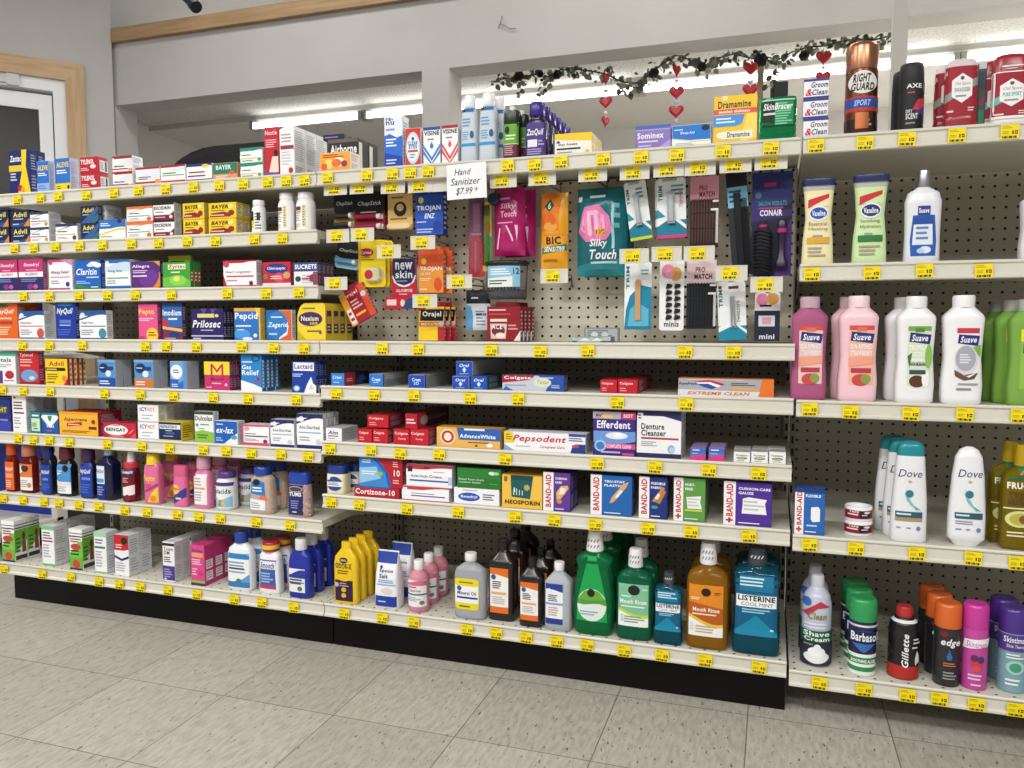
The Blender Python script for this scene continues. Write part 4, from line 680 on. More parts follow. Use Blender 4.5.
Bt('A7', 173.5, 190, 465, 'tums', .6, 'antacid_bottle', 'small pink and navy children antacid bottle', 'e0709f:g', 'd8608f:g', (.0, .03, .97, .66, 'r 0 0 1 1 e0709f;p 3a3f8a 0 .0 1 .34 1 .7 .0 .3;e .3 .62 .3 .18 f0c85a;l .3 .2 .8 .34 1 f0d0e0;t Pepto .1 .56 .6 .7 a83a70 b'), n=3, bands=None, pitch=.06)
Bt('A7', 194, 214, 455.5, 'syrup', .65, 'antacid_bottle', 'pink liquid bottle with clear cup and white label', 'e080a8:g', 'e8b8cc:s', (.04, .08, .9, .66, 'r 0 0 1 1 f2eeee;l .1 .6 .8 .9 3 c8a0a8;r .1 .5 .9 .56 e0a05a;l .1 .1 .8 .44 4 aaa;r .0 .92 .2 1 a83a5a'), n=3, pitch=.07)
Bt('A7', 216.3, 238.3, 471, 'round', .95, 'antacid_bottle', 'white antacid bottle with purple lid', 'e9eaee:g', '5a3a86:g', (.0, .06, 1, .74, 'r .02 0 .98 1 eef0f4;t antacids .08 .56 .92 .76 2a2f50 b;r .02 .86 .98 1 4f3a80;p 8fc4dc .04 .04 .96 .04 .96 .46 .5 .3 .04 .46;e .5 .24 .12 .1 e2725a;e .64 .2 .1 .08 e8c04a;e .44 .14 .1 .07 5ab07a'), n=2, rib=.03, dx=.022, pitch=.075)
Bt('A7', 250, 277, 466, 'wide', .6, 'antacid_bottle', 'frosted antacid bottle with blue cap and colored tablets', 'd8c4b4:s', '2343a0:g', [(.04, .04, .86, .74, 'p 2f7fbf .1 .55 .9 .5 .86 .9 .5 1 .14 .9;e .42 .9 .2 .1 1c2a3a;l .2 .6 .8 .78 2 f0f4f8;e .8 .42 .2 .1 e07a5a;p eef0f2 .04 .4 .9 .36 .9 .06 .06 .06;l .12 .1 .7 .3 3 aab'), (.86, .04, 1, .7, ';'.join(TABS[4].split(';')[:30]))], n=2, rib=.03, pitch=.07)
Bt('A7', 288, 313, 472, 'tums', .6, 'antacid_bottle', 'clear antacid bottle with blue lid and pastel tablets', 'd4b4b4:s', '2343a8:g', [(.1, .05, .8, .73, 'r 0 0 1 1 2a2f66;e .5 .86 .46 .1 c8a85a;e .5 .86 .4 .07 3a3f80;t TUMS .08 .62 .9 .76 f2f2f6 b;l .2 .2 .8 .5 4 8a90c8;l .3 .06 .7 .14 1 dde'), (.8, .04, 1, .72, ';'.join(TABS[4].split(';')[:40]))], rib=.02)
# ------------------------------------------------------------------ toothpaste shelf (end-on boxes)
K('B5', 331, 344.6, 373, .19, 'toothpaste_box', 'blue toothpaste carton with red and navy flank', '3a86d8', '1c2a50', 't Crest .12 .55 .8 .8 dcecfb bi;l .15 .2 .7 .36 1 a8d0f4;r .0 .0 .06 1 2a70c0', xs=369, sd='r 0 0 .42 1 b03038;l .08 .3 .36 .6 2 f0c0c0;p 2f5a90 .46 .2 .7 .9 .9 .5 .7 .1;t Crest .6 .3 .95 .7 5a80b8 bi')
K('B5', 369.3, 382.7, 374, .19, 'toothpaste_box', 'blue toothpaste carton with silver flank and lone tag below', '2f7ad4', '9a9da6', 't Crest .2 .45 .84 .72 eef4fc b;l .3 .3 .7 .4 1 cfe4fa', xs=408, sd='r .0 0 .06 1 2f7ad4;l .1 .1 .95 .5 3 777b84;l .1 .6 .9 .9 2 c0c4cc')
K('B5', 408.3, 424.6, 374.8, .19, 'toothpaste_box', 'royal blue toothpaste carton with silver flank beside the stacked trio', '1f4fb8', '9da0a9', 't Crest .24 .5 .76 .76 eef4fc b;t 3D .34 .24 .66 .46 cfe0fa b', xs=455, sd='r .0 0 .05 1 1f4fb8;l .1 .1 .95 .9 6 7f838c')
OB = 't Oral .2 .6 .8 .82 eef4fc bi;p cfe4fa .5 .2 .62 .42 .5 .6 .38 .42;l .2 .1 .8 .18 1 9fc4f0'
K('B5', 452.2, 469, 376.2, .19, 'toothpaste_box', 'royal blue toothpaste carton, lower one under the perched carton', '1f4fb8', 'a4a7b0', OB)
K('B5', 470.4, 487.3, 376.2, .1, 'toothpaste_box', 'royal blue toothpaste carton with dark teal flank', '1f4fb8', '22586a', OB, xs=502)
hz = atY(470, 376.2, .012)[2]
K('B5', 456, 472.6, 361.2, .19, 'toothpaste_box', 'royal blue toothpaste carton perched on two others', '1f4fb8', 'a4a7b0', OB, z=hz + .0006, xs=506)
K('B5', 502, 564, 375.3, .04, 'toothpaste_box', 'long red, silver and blue toothpaste carton', 'c8cdd8', '3a4f90', 'p a8223a 0 1 .54 1 .46 .7 0 .5;t Colgate .03 .68 .48 .94 f6f2f2 b;p 2f52a8 .58 1 1 1 1 0 .7 0 .78 .5;e .66 .55 .14 .3 d8e0d0;t Total .57 .46 .76 .7 c0a03a bi;l .6 .78 .94 .92 1 c0d0f0;l .04 .3 .5 .42 1 8a90a8;p 3a6ac0 0 0 .2 0 .06 .3;l .8 .2 .96 .44 2 b8c8ec')
RC = 't Colgate .08 .6 .76 .82 f4d8da b;l .1 .14 .5 .46 2 e89aa0'
K('B5', 600, 617.3, 379.7, .12, 'toothpaste_box', 'short red toothpaste carton', 'c2202e', 'a81c2a', RC)
K('B5', 618, 637.6, 379.7, .12, 'toothpaste_box', 'short red toothpaste carton with ribbed flank showing', 'c2202e', 'b0242f', RC, xs=651)
K('B5', 678, 774, 378.8, .04, 'toothpaste_box', 'long silver and orange toothpaste carton with red-white-blue swirl', 'a8abb2', 'd8702c', 'p e2762f .88 1 1 1 1 0 .84 0;p d8dde4 0 .0 .84 0 .86 .3 0 .36;p c02a3a .18 .82 .34 .92 .5 .7 .42 .5 .3 .66;p f4f4f6 .18 .76 .34 .8 .46 .6 .4 .44 .28 .6;p 2a4fa0 .2 .68 .32 .7 .42 .5 .36 .4 .26 .54;t Aquafresh .0 .58 .2 .78 2a3a70 bi;t EXTREME_CLEAN .1 .08 .76 .26 e2762f bi;l .56 .6 .82 .8 2 4a4e5a;r .56 .36 .84 .52 d8a85a;l .1 .9 .8 .96 1 e0e4ea')
K('B4', 571, 611, 336.6, .05, 'nail_kit_pack', 'flat silver blister pack lying on the shelf', 'b8c0c0', '8a9490', 'r .02 .0 1 .3 4a5a52;l .15 .1 .9 .25 1 dfe;p e8f0ee .2 .3 .35 .8 .5 .3;p e8f0ee .5 .3 .65 .8 .8 .3;l .1 .8 .9 .95 1 8a9a98', Y=.05, ref='flat silver blister pack')
K('B4', 584, 619, 327.5, .012, 'nail_kit_pack', 'grey-green blister pack leaning up behind the flat one', '8f9a9a', '7a8484', 'r .05 .1 .95 .9 b4bcbc;l .1 .15 .9 .85 6 6a7676;e .3 .5 .1 .2 e0e6e6;e .6 .5 .1 .2 d0d8d8', Y=.125)
# ------------------------------------------------------------------ sixth level, oral care
K('B6', 325.7, 342, 428, .17, 'toothpaste_box', 'white toothpaste carton with navy and red letters', 'f0f1f4', 'c4c7cd', 't Aim .14 .5 .76 .8 22336a bi;r .14 .34 .76 .42 c02a3a;l .14 .14 .6 .26 1 889', xs=358, sd='l .04 .1 .95 .9 9 999da4')
K('B6', 357.8, 372, 429, .1, 'toothpaste_box', 'red toothpaste carton, first along the bottom row', 'c4202c', 'a81c28', RC)
K('B6', 372.6, 388, 429, .1, 'toothpaste_box', 'red toothpaste carton, second along the bottom row', 'c4202c', 'a81c28', RC, xs=393)
K('B6', 393.3, 409.5, 429.3, .1, 'toothpaste_box', 'red toothpaste carton, third along the bottom row', 'c4202c', 'a81c28', 't Colgate .08 .6 .9 .82 f4d8da b;t Cavity .3 .3 .8 .44 f4d8da b')
K('B6', 410, 428.7, 429.3, .1, 'toothpaste_box', 'red toothpaste carton, last along the bottom row', 'c4202c', 'a81c28', 't Colgate .06 .6 .76 .82 f4d8da b;t Cavity .3 .3 .7 .44 f4d8da b', xs=436)
hz = atY(390, 429.2, .012)[2]
K('B6', 367.3, 388.5, 415, .12, 'toothpaste_box', 'red toothpaste carton lying on the first pair', 'c4202c', 'a81c28', RC, z=hz + .003, xs=406)
K('B6', 405, 417.5, 413.5, .17, 'toothpaste_box', 'red toothpaste carton lying on the last pair, dark flank', 'b81e2c', '4a1c2a', 'l .1 .3 .9 .7 2 f0d0d4', z=hz + .003, xs=449, sd='r 0 0 .25 1 c4303c;e .2 .5 .12 .3 b8a8b0;t Colgate .34 .36 .9 .74 8a6a74 b')
K('B6', 436.5, 500.3, 428, .045, 'toothpaste_box', 'golden yellow toothpaste carton with blue banner', 'e8b45a', 'd09a3a', 'p 2f63b0 .32 1 1 1 1 .4 .36 .4;t AdvanceWhite .37 .5 .93 .7 f2f6fc b;r .44 .88 .76 .98 e8f0f8;e .18 .52 .12 .38 f2e8d8;e .18 .52 .1 .32 c23a3a;e .18 .52 .06 .2 f2ead8;l .5 .24 .9 .34 1 6a4a1a;e .84 .18 .05 .1 f0f4f8;e .63 .14 .02 .05 5a2a1a')
K('B6', 504, 585.6, 432.8, .05, 'toothpaste_box', 'long white toothpaste carton with red italic lettering', 'f1f1f4', 'd8dae2', 'p e8d23a 0 1 .11 1 .13 .4 0 .4;l .02 .55 .1 .9 3 b05a2a;t Pepsodent .11 .42 .77 .84 c4283c bi;t Complete_Care .45 .16 .75 .34 c03a50 bi;l .14 .2 .42 .3 1 aab;p 2a3f8a .88 .48 1 .48 1 .02 .82 .02 .84 .3;r .8 .86 1 1 3a4a9a;l .8 .6 .97 .82 2 3a4a90;r .84 .3 .92 .44 b84a6a;p 8fa8d8 0 .0 .14 0 0 .34')
K('B6', 592.8, 635.8, 412, .04, 'denture_box', 'purple and blue denture tablet carton with pink band', '3a2f7c', '2f2660', 'r 0 .84 .66 1 b8a8b8;t MINT .07 .88 .24 .95 3a2f5a b;r .2 .86 .46 .92 e8c84a;r .68 .84 1 1 c83a70;t BEST .72 .88 .94 .96 f4d8e4 b;t Efferdent .1 .62 .88 .8 f4f2fa b;p 6f9ad8 .02 .56 1 .56 1 .34 .5 .24 .02 .3;e .56 .46 .26 .08 e4e8f0;e .6 .48 .12 .05 f6f6f8;r .3 .16 1 .28 d8508f;t COMPLETE_CLEAN .33 .18 .9 .26 f6dce8 b;e .18 .22 .14 .13 a8c8e8;e .18 .22 .1 .09 3f7fc0;l .2 .04 .66 .12 1 c0b8e0;r .7 .02 .96 .07 d8508f')
K('B6', 636.8, 681.7, 411.5, .035, 'denture_box', 'white denture cleanser carton with navy edges', 'f0f0f2', 'd6d7dc', 'r 0 .9 1 1 2a2f5c;p 2a2f5c 0 .9 .6 .9 1 .8 1 .9;r 0 0 1 .1 2a2f5c;r .02 .8 .14 .96 e8eaf0;l .03 .82 .12 .94 2 2a2f5c;t Denture .1 .61 .62 .74 2a2c44 b;t Cleanser .1 .47 .66 .6 2a2c44 b;r .1 .4 .94 .44 b03a50;l .1 .24 .5 .36 3 aab;e .78 .2 .08 .09 8fb4dc;e .8 .18 .06 .06 b8d0ea', xs=686)
DC = 'r 0 .62 1 1 3f6fc0;p d83f86 0 .0 1 0 1 .5 0 .3;l .14 .74 .8 .9 1 e6eef8;l .1 .5 .6 .58 1 f4d0e0;r 0 .94 1 1 8f5fb0'
K('B6', 690.3, 705.7, 447.8, .045, 'denture_box', 'small pink and blue carton beside the denture cleanser', '4a78c8', 'a06fb8', DC, top='8f84b0', n=2)
K('B6', 708.5, 724.3, 447.8, .045, 'denture_box', 'small pink and blue carton nearer the white trio', '4a78c8', 'a06fb8', DC, top='8f84b0', n=2)
for i, (q0, q1, nm) in enumerate(((733.4, 750.3, 'first'), (750.9, 768.2, 'middle'), (768.8, 786, 'last'))):
    K('B6', q0, q1, 452, .05, 'denture_box', f'small white carton with olive oval, {nm} of the trio', 'f0f0f0', 'd8d8da', 't Polident .14 .6 .84 .76 4a4a4e bi;e .5 .42 .34 .12 8a8a5a;l .3 .38 .7 .46 1 e8e6c8;r 0 0 1 .05 b8b8bc;l .2 .12 .8 .26 1 aaa', top='a8a6a4', n=2)
# ------------------------------------------------------------------ first aid level
Bt('B7', 327.3, 351, 465, 'jar', .8, 'petroleum_jelly_jar', 'cream jar with blue lid', 'ece6c0:g', '22398a:g', (.04, .06, .94, .68, 'e .5 .5 .46 .42 2a4a9a;r .04 .34 .96 .62 f2f2ea;r .1 .42 .8 .46 22398a;t Vaseline .12 .5 .7 .6 333 b;e .16 .82 .1 .1 eee'), n=2, dx=.018, rib=.02)
K('B7', 354.2, 399.6, 487.2, .06, 'ointment_box', 'low red ointment carton with white lettering under a tall one', 'b4202e', '9c1c28', 't Cortizone-10 .03 .24 .9 .78 f6f2f2 b;p 2f5fa8 0 1 .8 1 .7 .86 0 .9;r .0 .0 1 .06 8a1822')
hz = atY(377, 487.2, .012)[2]
K('B7', 359.3, 402.6, 458, .06, 'ointment_box', 'red and blue ointment carton stacked on the low red one', 'b4202e', '8f1c26', 'p 3f86d0 0 1 .36 1 .55 .76 .68 .4 .72 0 0 0;p 8fc4e8 0 .64 .4 .7 .5 .3 0 .1;p 2a5ab0 .3 1 .4 1 .68 .5 .74 0 .68 0 .6 .5;e .48 .46 .07 .07 8ac04a;l .06 .8 .34 .94 2 e6f0fa;l .06 .4 .4 .56 2 e6f0fa;t 10 .8 .4 .94 .62 f4e8e8 b;l .78 .7 .94 .92 3 e8b8bc;l .78 .14 .94 .3 2 e8b8bc', z=hz + .0006)
K('B7', 401.7, 449, 487, .045, 'ointment_box', 'low white anti-itch carton with red top and blue line', 'f1f1f4', 'd4d6dc', 'r 0 .76 1 1 c83a44;s 0 .4 1 .55 .9 f4f4f6;r .2 .3 .92 .38 2f5aa8;l .2 .46 .72 .56 1 667;r .03 .66 .12 .9 eef;r 0 0 1 .06 c83a44', xs=453)
hz = atY(425, 487, .012)[2]
K('B7', 406, 452, 465, .045, 'ointment_box', 'white anti-itch carton with red top, stacked on its like', 'f1f1f4', 'd4d6dc', 'r 0 .78 1 1 b83440;s 0 .5 1 .62 .86 f6f6f8;r .04 .66 .14 .9 2a2a30;t Anti-Itch_Cream .1 .42 .78 .54 4a5060 b;r .08 .24 .94 .31 2f5aa8;r .4 .84 .52 .9 3a2a2a;l .6 .66 .9 .72 1 99a;r .92 .14 1 .5 b8c8dc', z=hz + .0006, xs=456)
K('B7', 453.7, 499.3, 488.5, .04, 'ointment_box', 'low white itch cream carton with blue oval', 'f1f2f4', 'd9dbe0', 'e .34 .46 .24 .26 2343a0;e .34 .46 .21 .21 3a5cb8;t Benadryl .16 .36 .52 .56 f4f6fc b;l .2 .82 .6 .9 1 889;l .64 .3 .9 .72 3 5a6478;r 0 0 1 .05 d8b8c0')
hz = atY(476, 488.5, .012)[2]
K('B7', 457, 501, 468.4, .04, 'ointment_box', 'green poison ivy relief carton stacked on the white one', '2f7f33', '245f28', 'r 0 0 1 .5 2a752e;t Relief_from_most .04 .38 .62 .48 eaf2ea;t outdoor_itches .04 .24 .54 .34 eaf2ea;e .8 .78 .08 .09 d8e8dc;e .9 .78 .06 .08 a8c8b8;l .74 .2 .94 .3 1 4f9f52', z=hz + .0006)
K('B7', 501.7, 542.5, 475.5, .03, 'ointment_box', 'gold antibiotic ointment carton with teal picture', 'edc04e', 'd9a83a', 'p 1f5a5c .22 1 .78 1 .7 .3 .24 .34;p 174a4c .24 1 .76 1 .74 .86 .26 .86;l .3 .4 .34 .7 1 dfe;r .29 .4 .31 .56 d8e0e0;r .36 .4 .38 .6 d8e0e0;r .43 .4 .45 .56 d8e0e0;r .5 .4 .52 .54 d8e0e0;e .62 .64 .07 .09 b8a85a;t NEOSPORIN .08 .12 .94 .25 3f2a20 b;r .06 .8 .14 .95 8a6a2a', n=3)
def BA(sh, x0, x1, yt, desc, c, sc, tx, pic, strip=.3, plus=False, **k):
    a = f'r 0 0 {strip} 1 f2f0f0;t BAND-AID {strip*.22:.3f} {.2 if plus else .1} {strip*.78:.3f} .94 c22a3a bv;'
    if plus: a += f'r {strip*.4:.3f} .05 {strip*.6:.3f} .17 c22a3a;r {strip*.2:.3f} .09 {strip*.8:.3f} .13 c22a3a;'
    y = .88
    for w_t in tx.split(','):
        a += f't {w_t} {strip+.06} {y-.06:.3f} {min(.97, strip+.06+.062*len(w_t)):.3f} {y:.3f} f4f4fa b;'; y -= .1
    a += pic + f';l {strip+.06} .04 .8 .09 1 e8e8f4'
    return K(sh, x0, x1, yt, .04, 'bandage_box', desc, c, sc, a, **k)
STR = 'p d8a878 .46 .3 .56 .34 .86 .72 .92 .86 .8 .82 .7 .7 .5 .44;p f2ece4 .58 .46 .64 .44 .78 .62 .72 .66'
BA('B7', 543.2, 570.5, 472.6, 'purple adhesive bandage carton with curled strip picture', '5f3a92', '4a2a78', 'CUSHION,CARE', 'p e0b070 .5 .3 .66 .34 .94 .6 .9 .68 .66 .66 .48 .48;p f0e8dc .58 .44 .78 .46 .84 .6 .64 .62;e .6 .26 .1 .06 c8904a', .38, n=2)
BA('B7', 590.6, 632.5, 475.5, 'blue adhesive bandage carton with one tilted strip', '2364ac', '1c4f8c', 'TRU-STAY,PLASTIC', STR, .27)
BA('B7', 639, 667.5, 477, 'navy adhesive bandage carton with crossed strips', '22347c', '1a2860', 'FLEXIBLE,FABRIC', 'p c8924e .46 .42 .58 .4 .92 .74 .84 .78;p b8823e .6 .4 .74 .36 .96 .66 .86 .72;p f0e4d4 .56 .5 .66 .46 .76 .58 .68 .62;e .56 .28 .12 .04 4a9a8a', .37)
BA('B7', 673.8, 705.8, 478.2, 'green first aid carton with gauze roll picture', '5f9a4a', '4a7f38', 'HURT-,FREE', 'p f0f0ee .4 .56 .86 .6 .84 .46 .9 .3 .44 .3 .42 .44;l .44 .34 .84 .56 3 c8ccc8;r .36 .24 .9 .28 c8d83a', .3, True, xs=709.5)
BA('B7', 723.8, 772.3, 482.3, 'large purple gauze pad carton', '4f2f96', '432680', 'CUSHION-CARE,GAUZE', 'p f2f2f2 .4 .62 .52 .66 .9 .62 .86 .52 .9 .28 .38 .28 .4 .5;l .42 .34 .86 .6 3 c4c6cc', .25, True)
BA('C4', 795, 825.5, 489, 'blue first aid carton with one white pad', '2a66b4', '1f4f96', 'FLEXIBLE', 'p f2f4f6 .54 .6 .78 .62 .84 .56 .84 .3 .6 .28 .54 .34;r 0 .92 1 1 1f3f80;l .4 .16 .9 .24 1 b8d0f0', .3, True)
# ------------------------------------------------------------------ bottom shelf
KG = 'r 0 .86 1 1 f4f4f4;r 0 .8 1 .83 2a2a2a;r 0 .88 1 .9 2a2a2a;s 0 .0 1 .4 .7 7ac04a;r 0 .0 1 .3 6ab43a;l .1 .66 .9 .78 2 8a3a3a;e .5 .56 .4 .08 b84a3a;l .1 .34 .8 .5 2 2a4a2a;e .5 .14 .3 .1 c8483a;r 0 .0 1 .04 2a2f66'
KS = 'r 0 .8 1 .83 2a2a2a;r 0 .88 1 .9 2a2a2a;p 6aac3a 0 .2 1 .5 1 .78 0 .78;e .72 .6 .14 .1 6a3a2a;p 8a4a3a .6 .5 .86 .5 .9 .2 .56 .2;l .1 .2 .5 .6 4 3a6a2a;r .05 .04 .95 .14 3a3a3a'
K('A8', 1.3, 14, 521, .07, 'medicine_box', 'white and green children medicine carton at the end of the shelf', 'f0f0ee', 'e4e6e2', KG, n=2, yb=560, xs=40, sd=KS)
K('A8', 41.3, 53.8, 526, .07, 'medicine_box', 'tall white medicine carton with red band and green foot', 'f1f2f2', 'd9dbdd', 'r 0 .9 1 1 7fbf8a;r 0 0 1 .05 6ab45a;l .1 .66 .86 .86 3 667;r .05 .6 .9 .64 b03a50;l .1 .2 .7 .55 5 aab', n=3, yb=564, xs=96)
K('A8', 69, 82, 529, .07, 'medicine_box', 'white and green children medicine carton beside the pale green one', 'f0f0ee', 'e4e6e2', KG, yb=568, xs=94.5, sd=KS)
K('A8', 93.7, 106, 532, .07, 'medicine_box', 'white medicine carton with pale green top and teal band', 'f1f2f2', 'd6dadb', 'r 0 .88 1 1 a4d4a8;r 0 0 1 .04 8ac47a;r .05 .6 .9 .65 2f7a74;l .1 .7 .86 .84 2 678;l .1 .14 .7 .55 6 aab', yb=573, xs=118)
K('A8', 114, 128.4, 535, .07, 'medicine_box', 'white medicine carton with red top and navy swoosh', 'f1f1f2', 'd9dadd', 'r 0 .62 1 1 c42a30;p 2a2f66 0 .5 .5 .42 1 .5 1 .44 .5 .36 0 .44;e .7 .86 .22 .09 2a2426;l .1 .66 .7 .78 2 f0c8c8;l .1 .1 .8 .34 4 aab;p f1f1f2 0 .62 .4 .58 1 .66 1 .6 0 .6', n=2, yb=575, xs=152)
K('A8', 162.3, 174.3, 542, .06, 'medicine_box', 'white cough medicine carton with purple lower panel', 'f0f0f2', 'cfd2d5', 'r 0 .9 1 .97 2a2a30;t Tussin .1 .78 .9 .87 7a3a4a b;t DM .12 .68 .6 .77 3a3a4a b;l .1 .48 .8 .64 3 445;r 0 .04 1 .4 4a3a8a;l .1 .1 .8 .34 4 a8a0d0;e .2 .07 .1 .02 eee', n=4, yb=582, xs=207)
K('A8', 190.3, 204.4, 545, .06, 'medicine_box', 'pink children medicine carton with white side panels', 'd84a8a', 'c23a78', 't Zarbees .1 .82 .86 .9 4a3a8a b;r .1 .7 .9 .8 f0a06a;l .1 .5 .8 .66 3 f4c8dc;e .7 .3 .2 .06 c23a78;l .1 .24 .5 .44 3 f0b8d0;r 0 .06 1 .12 7ac04a;r 0 0 1 .06 5a2a5a', n=3, yb=585, xs=233, sd='r .15 .12 .85 .34 f0e8ec;r .15 .4 .85 .62 f0e8ec;l .2 .15 .8 .32 3 999;l .2 .43 .8 .6 3 999')
Bt('A8', 228, 256, 531, 'milk', .5, 'laxative_bottle', 'white oblong bottle with blue cap and pale blue label', 'e9edf2:g', '24449c:g', (.02, .06, .95, .64, 'r 0 .84 1 1 2f86c4;r 0 .0 1 .16 3a7ab8;r 0 .16 1 .84 f0f3f6;p 5fa0d0 .3 .16 1 .16 1 .4 .7 .24;e .55 .2 .12 .06 4a8a4a;l .1 .4 .9 .78 4 8a9ab0;r .1 .54 .8 .58 334'), yb=590, n=2, rib=.04, pitch=.06)
Bt('A8', 259, 284, 541, 'wide', .55, 'laxative_bottle', 'squat white waisted bottle with red and yellow cap', 'f0f0f2:g', 'b8243c:g', (.05, .06, .92, .66, 'p 3f5fa8 .06 .06 .94 .06 .9 .6 .94 1 .06 1 .1 .6;r .08 .7 .92 .96 e8eaf0;t Smooth .12 .72 .86 .92 2a3a7a bi;l .16 .24 .84 .6 4 a8c0e8;r .08 .06 .92 .18 b83a6a'), yb=592, n=2, rib=.0, pitch=.058,
   extra=lambda r, A, B, H, yc: (lambda m: (m.loft([ring(.685*A, .685*A, 2, H*z, yc, 36) for z in (.87, .95)], 'e8c83a', caps=False), m.build('cap_band', r)))(MB()))
Bt('A8', 289, 314, 538, 'milk', .5, 'laxative_bottle', 'blue liquid bottle with white ribbed cap', '1f2f9c:g', 'e4e6ea:g', (.02, .1, .8, .5, 'r 0 0 1 1 e9ebf0;s 0 .6 1 .7 .95 2a3fa0;e .1 .88 .08 .1 f4f4f8;l .1 .3 .9 .6 2 556;r .05 .4 .95 .44 2a2f50;e .7 .16 .14 .1 4a7a4a'), yb=597.5, n=3, rib=.08, pitch=.056)
Bt('A8', 334.3, 359.5, 541.5, 'odor', .38, 'foot_powder_bottle', 'flat yellow foot powder bottle with dark lower label', 'ecc41c:g', None, (.03, .05, .9, .82, 'r .06 .0 .94 .44 3a1f3a;e .5 .58 .46 .16 ecc41c;e .5 .86 .2 .06 2a2a3a;t SCHOLL .36 .84 .64 .88 e8e8f0 b;t ODOR-X .1 .68 .9 .8 6a5a1a b;l .2 .56 .8 .66 2 6a5a1a;e .5 .24 .12 .05 d8b83a;e .5 .12 .12 .05 d8b83a;e .16 .34 .1 .05 c8b0c0;l .3 .3 .8 .4 2 b8a0b0'), yb=604, n=4, pitch=.04)
Bt('A8', 375, 404, 550, 'bag', .8, 'epsom_salt_bag', 'white epsom salt bag with blue top and foot', 'eef0f4', None, (.02, .045, .96, .98, 'r .0 .0 1 .2 22409c;r .06 .8 .94 1 22409c;t Epsom .24 .62 .84 .7 2a3a6a b;t Salt .24 .53 .62 .61 2a3a6a b;l .2 .44 .9 .51 2 8a9ab8;r .14 .4 .96 .425 7fb8dc;e .6 .3 .26 .06 dcd4d0;e .3 .73 .06 .03 2a3a8a;l .2 .07 .7 .12 1 c8d0ec'), yb=610.5, n=2, pitch=.085)
Bt('A8', 408.5, 429.5, 559.5, 'round', .9, 'calamine_bottle', 'pink lotion bottle with small white cap', 'd48a98:g', 'f0f0f0:g', None, yb=612, n=3, pitch=.07, extra=None) if 0 else None
PRE['calam'] = ([(0,.92,0,2),(.02,1,0,2),(.62,1,0,2),(.72,.9,0,2),(.78,.6,0,2),(.81,.46,0,2),(.84,.46,0,2)], [(.82,.48),(.83,.5),(.985,.48),(1,.44)])
Bt('A8', 408.5, 429.5, 559.5, 'calam', 1, 'calamine_bottle', 'pink lotion bottle with small white cap', 'd48a98:g', 'f0f0f0:g', (.03, .12, .97, .64, 'r 0 0 1 1 eceef0;s 0 .8 1 .85 .98 d0708a;l .1 .68 .7 .8 1 c04a6a;t Calamine .12 .56 .8 .68 c05a78 b;r 0 .44 1 .5 2f7a6a;l .1 .2 .8 .38 3 99a;e .84 .16 .1 .08 778'), yb=612, n=3, pitch=.066, rib=.03)
Bt('A8', 454.6, 488, 552.5, 'syrup', .55, 'mineral_oil_bottle', 'clear oil bottle with white cap and yellow label', 'c4c8ce:x', 'f0f0f0:g', None, yb=618.5) if 0 else None
PRE['oil'] = ([(0,.86,.86,3.5),(.02,.95,.96,3.5),(.06,1,1,3.5),(.16,.97,.97,3.5),(.2,1,1,3.5),(.66,1,1,3.5),(.76,.9,.9,3),(.83,.5,.6,2.4),(.86,.32,0,2),(.9,.32,0,2)], [(.885,.35),(.89,.37),(.985,.37),(1,.34)])
Bt('A8', 454.6, 487.5, 552.5, 'oil', .5, 'mineral_oil_bottle', 'clear oil bottle with white cap and yellow label', 'd4d7de:t', 'f0f0f0:g', (.06, .15, .84, .63, 'p e8d82a .0 .06 .1 0 .9 0 1 .06 1 .94 .9 1 .1 1 0 .94;r .02 .22 .98 .76 f2f2f4;e .2 .68 .1 .08 3a5aa8;t Mineral_Oil .12 .48 .9 .6 2a2a50 b;r .1 .36 .96 .42 2a3a8a;l .2 .06 .8 .16 1 6a6a2a;l .2 .84 .8 .92 1 8a7a2a'), yb=618, rib=.03)
PX = 'r 0 0 1 1 f0eeec;r 0 .86 1 1 e2702a;p e2702a 0 .9 1 .8 1 1 0 1;r 0 0 1 .14 e2702a;e .2 .8 .13 .06 3a5a9a;l .14 .54 .7 .72 4 3a3030;r .08 .42 .9 .47 e0a878;l .14 .2 .85 .38 4 bbb'
Bt('A8', 489, 518.6, 538.5, 'boston', .75, 'peroxide_bottle', 'big black peroxide bottle with orange and white label', '241a16:g', '1a1816:g', (.1, .1, .8, .66, PX), yb=619.5, n=3, rib=.04, pitch=.1)
Bt('A8', 519.8, 545, 557, 'boston', .75, 'peroxide_bottle', 'smaller black peroxide bottle with orange and white label', '241a16:g', '1a1816:g', (.08, .1, .86, .66, PX), yb=625.5, n=3, rib=.04, pitch=.085)
Bt('A8', 545.3, 573.5, 561.5, 'boston', .65, 'alcohol_bottle', 'frosted clear alcohol bottle with white cap and blue label', 'c3cace:s', 'f2f2f2:g', (.07, .1, .72, .7, 'r 0 0 1 1 f0f2f4;r 0 .86 1 1 2a3f9a;p 2a3f9a 0 .9 1 .8 1 1 0 1;r 0 0 1 .14 2a3a8a;e .2 .82 .16 .06 e8ecf4;l .14 .56 .8 .74 4 3a4a7a;r 0 .48 1 .53 7aa4d8;l .14 .2 .85 .44 4 c8a8a0'), yb=631.5, rib=.03)
DOT = ';'.join(f'p 777 {x} {y} {x+.07} {y} {x+.17} {y+.2} {x+.1} {y+.2}' for y in (.12, .5) for x in (.1, .3, .5, .7))
def capprint(d, a0=.36, z0=.83, z1=.98):
    def ex(r, A, B, H, yc):
        m = MB(); a = a0*A
        art(m, d, lambda u, v, o: (a*1.03*(2*u-1)*.94, yc - a*1.03*math.sqrt(max(0, 1-((2*u-1)*.94)**2)) - .0006 - o, H*(z0 + (z1-z0)*v)), cols=8)
        m.build('cap_print', r)
    return ex
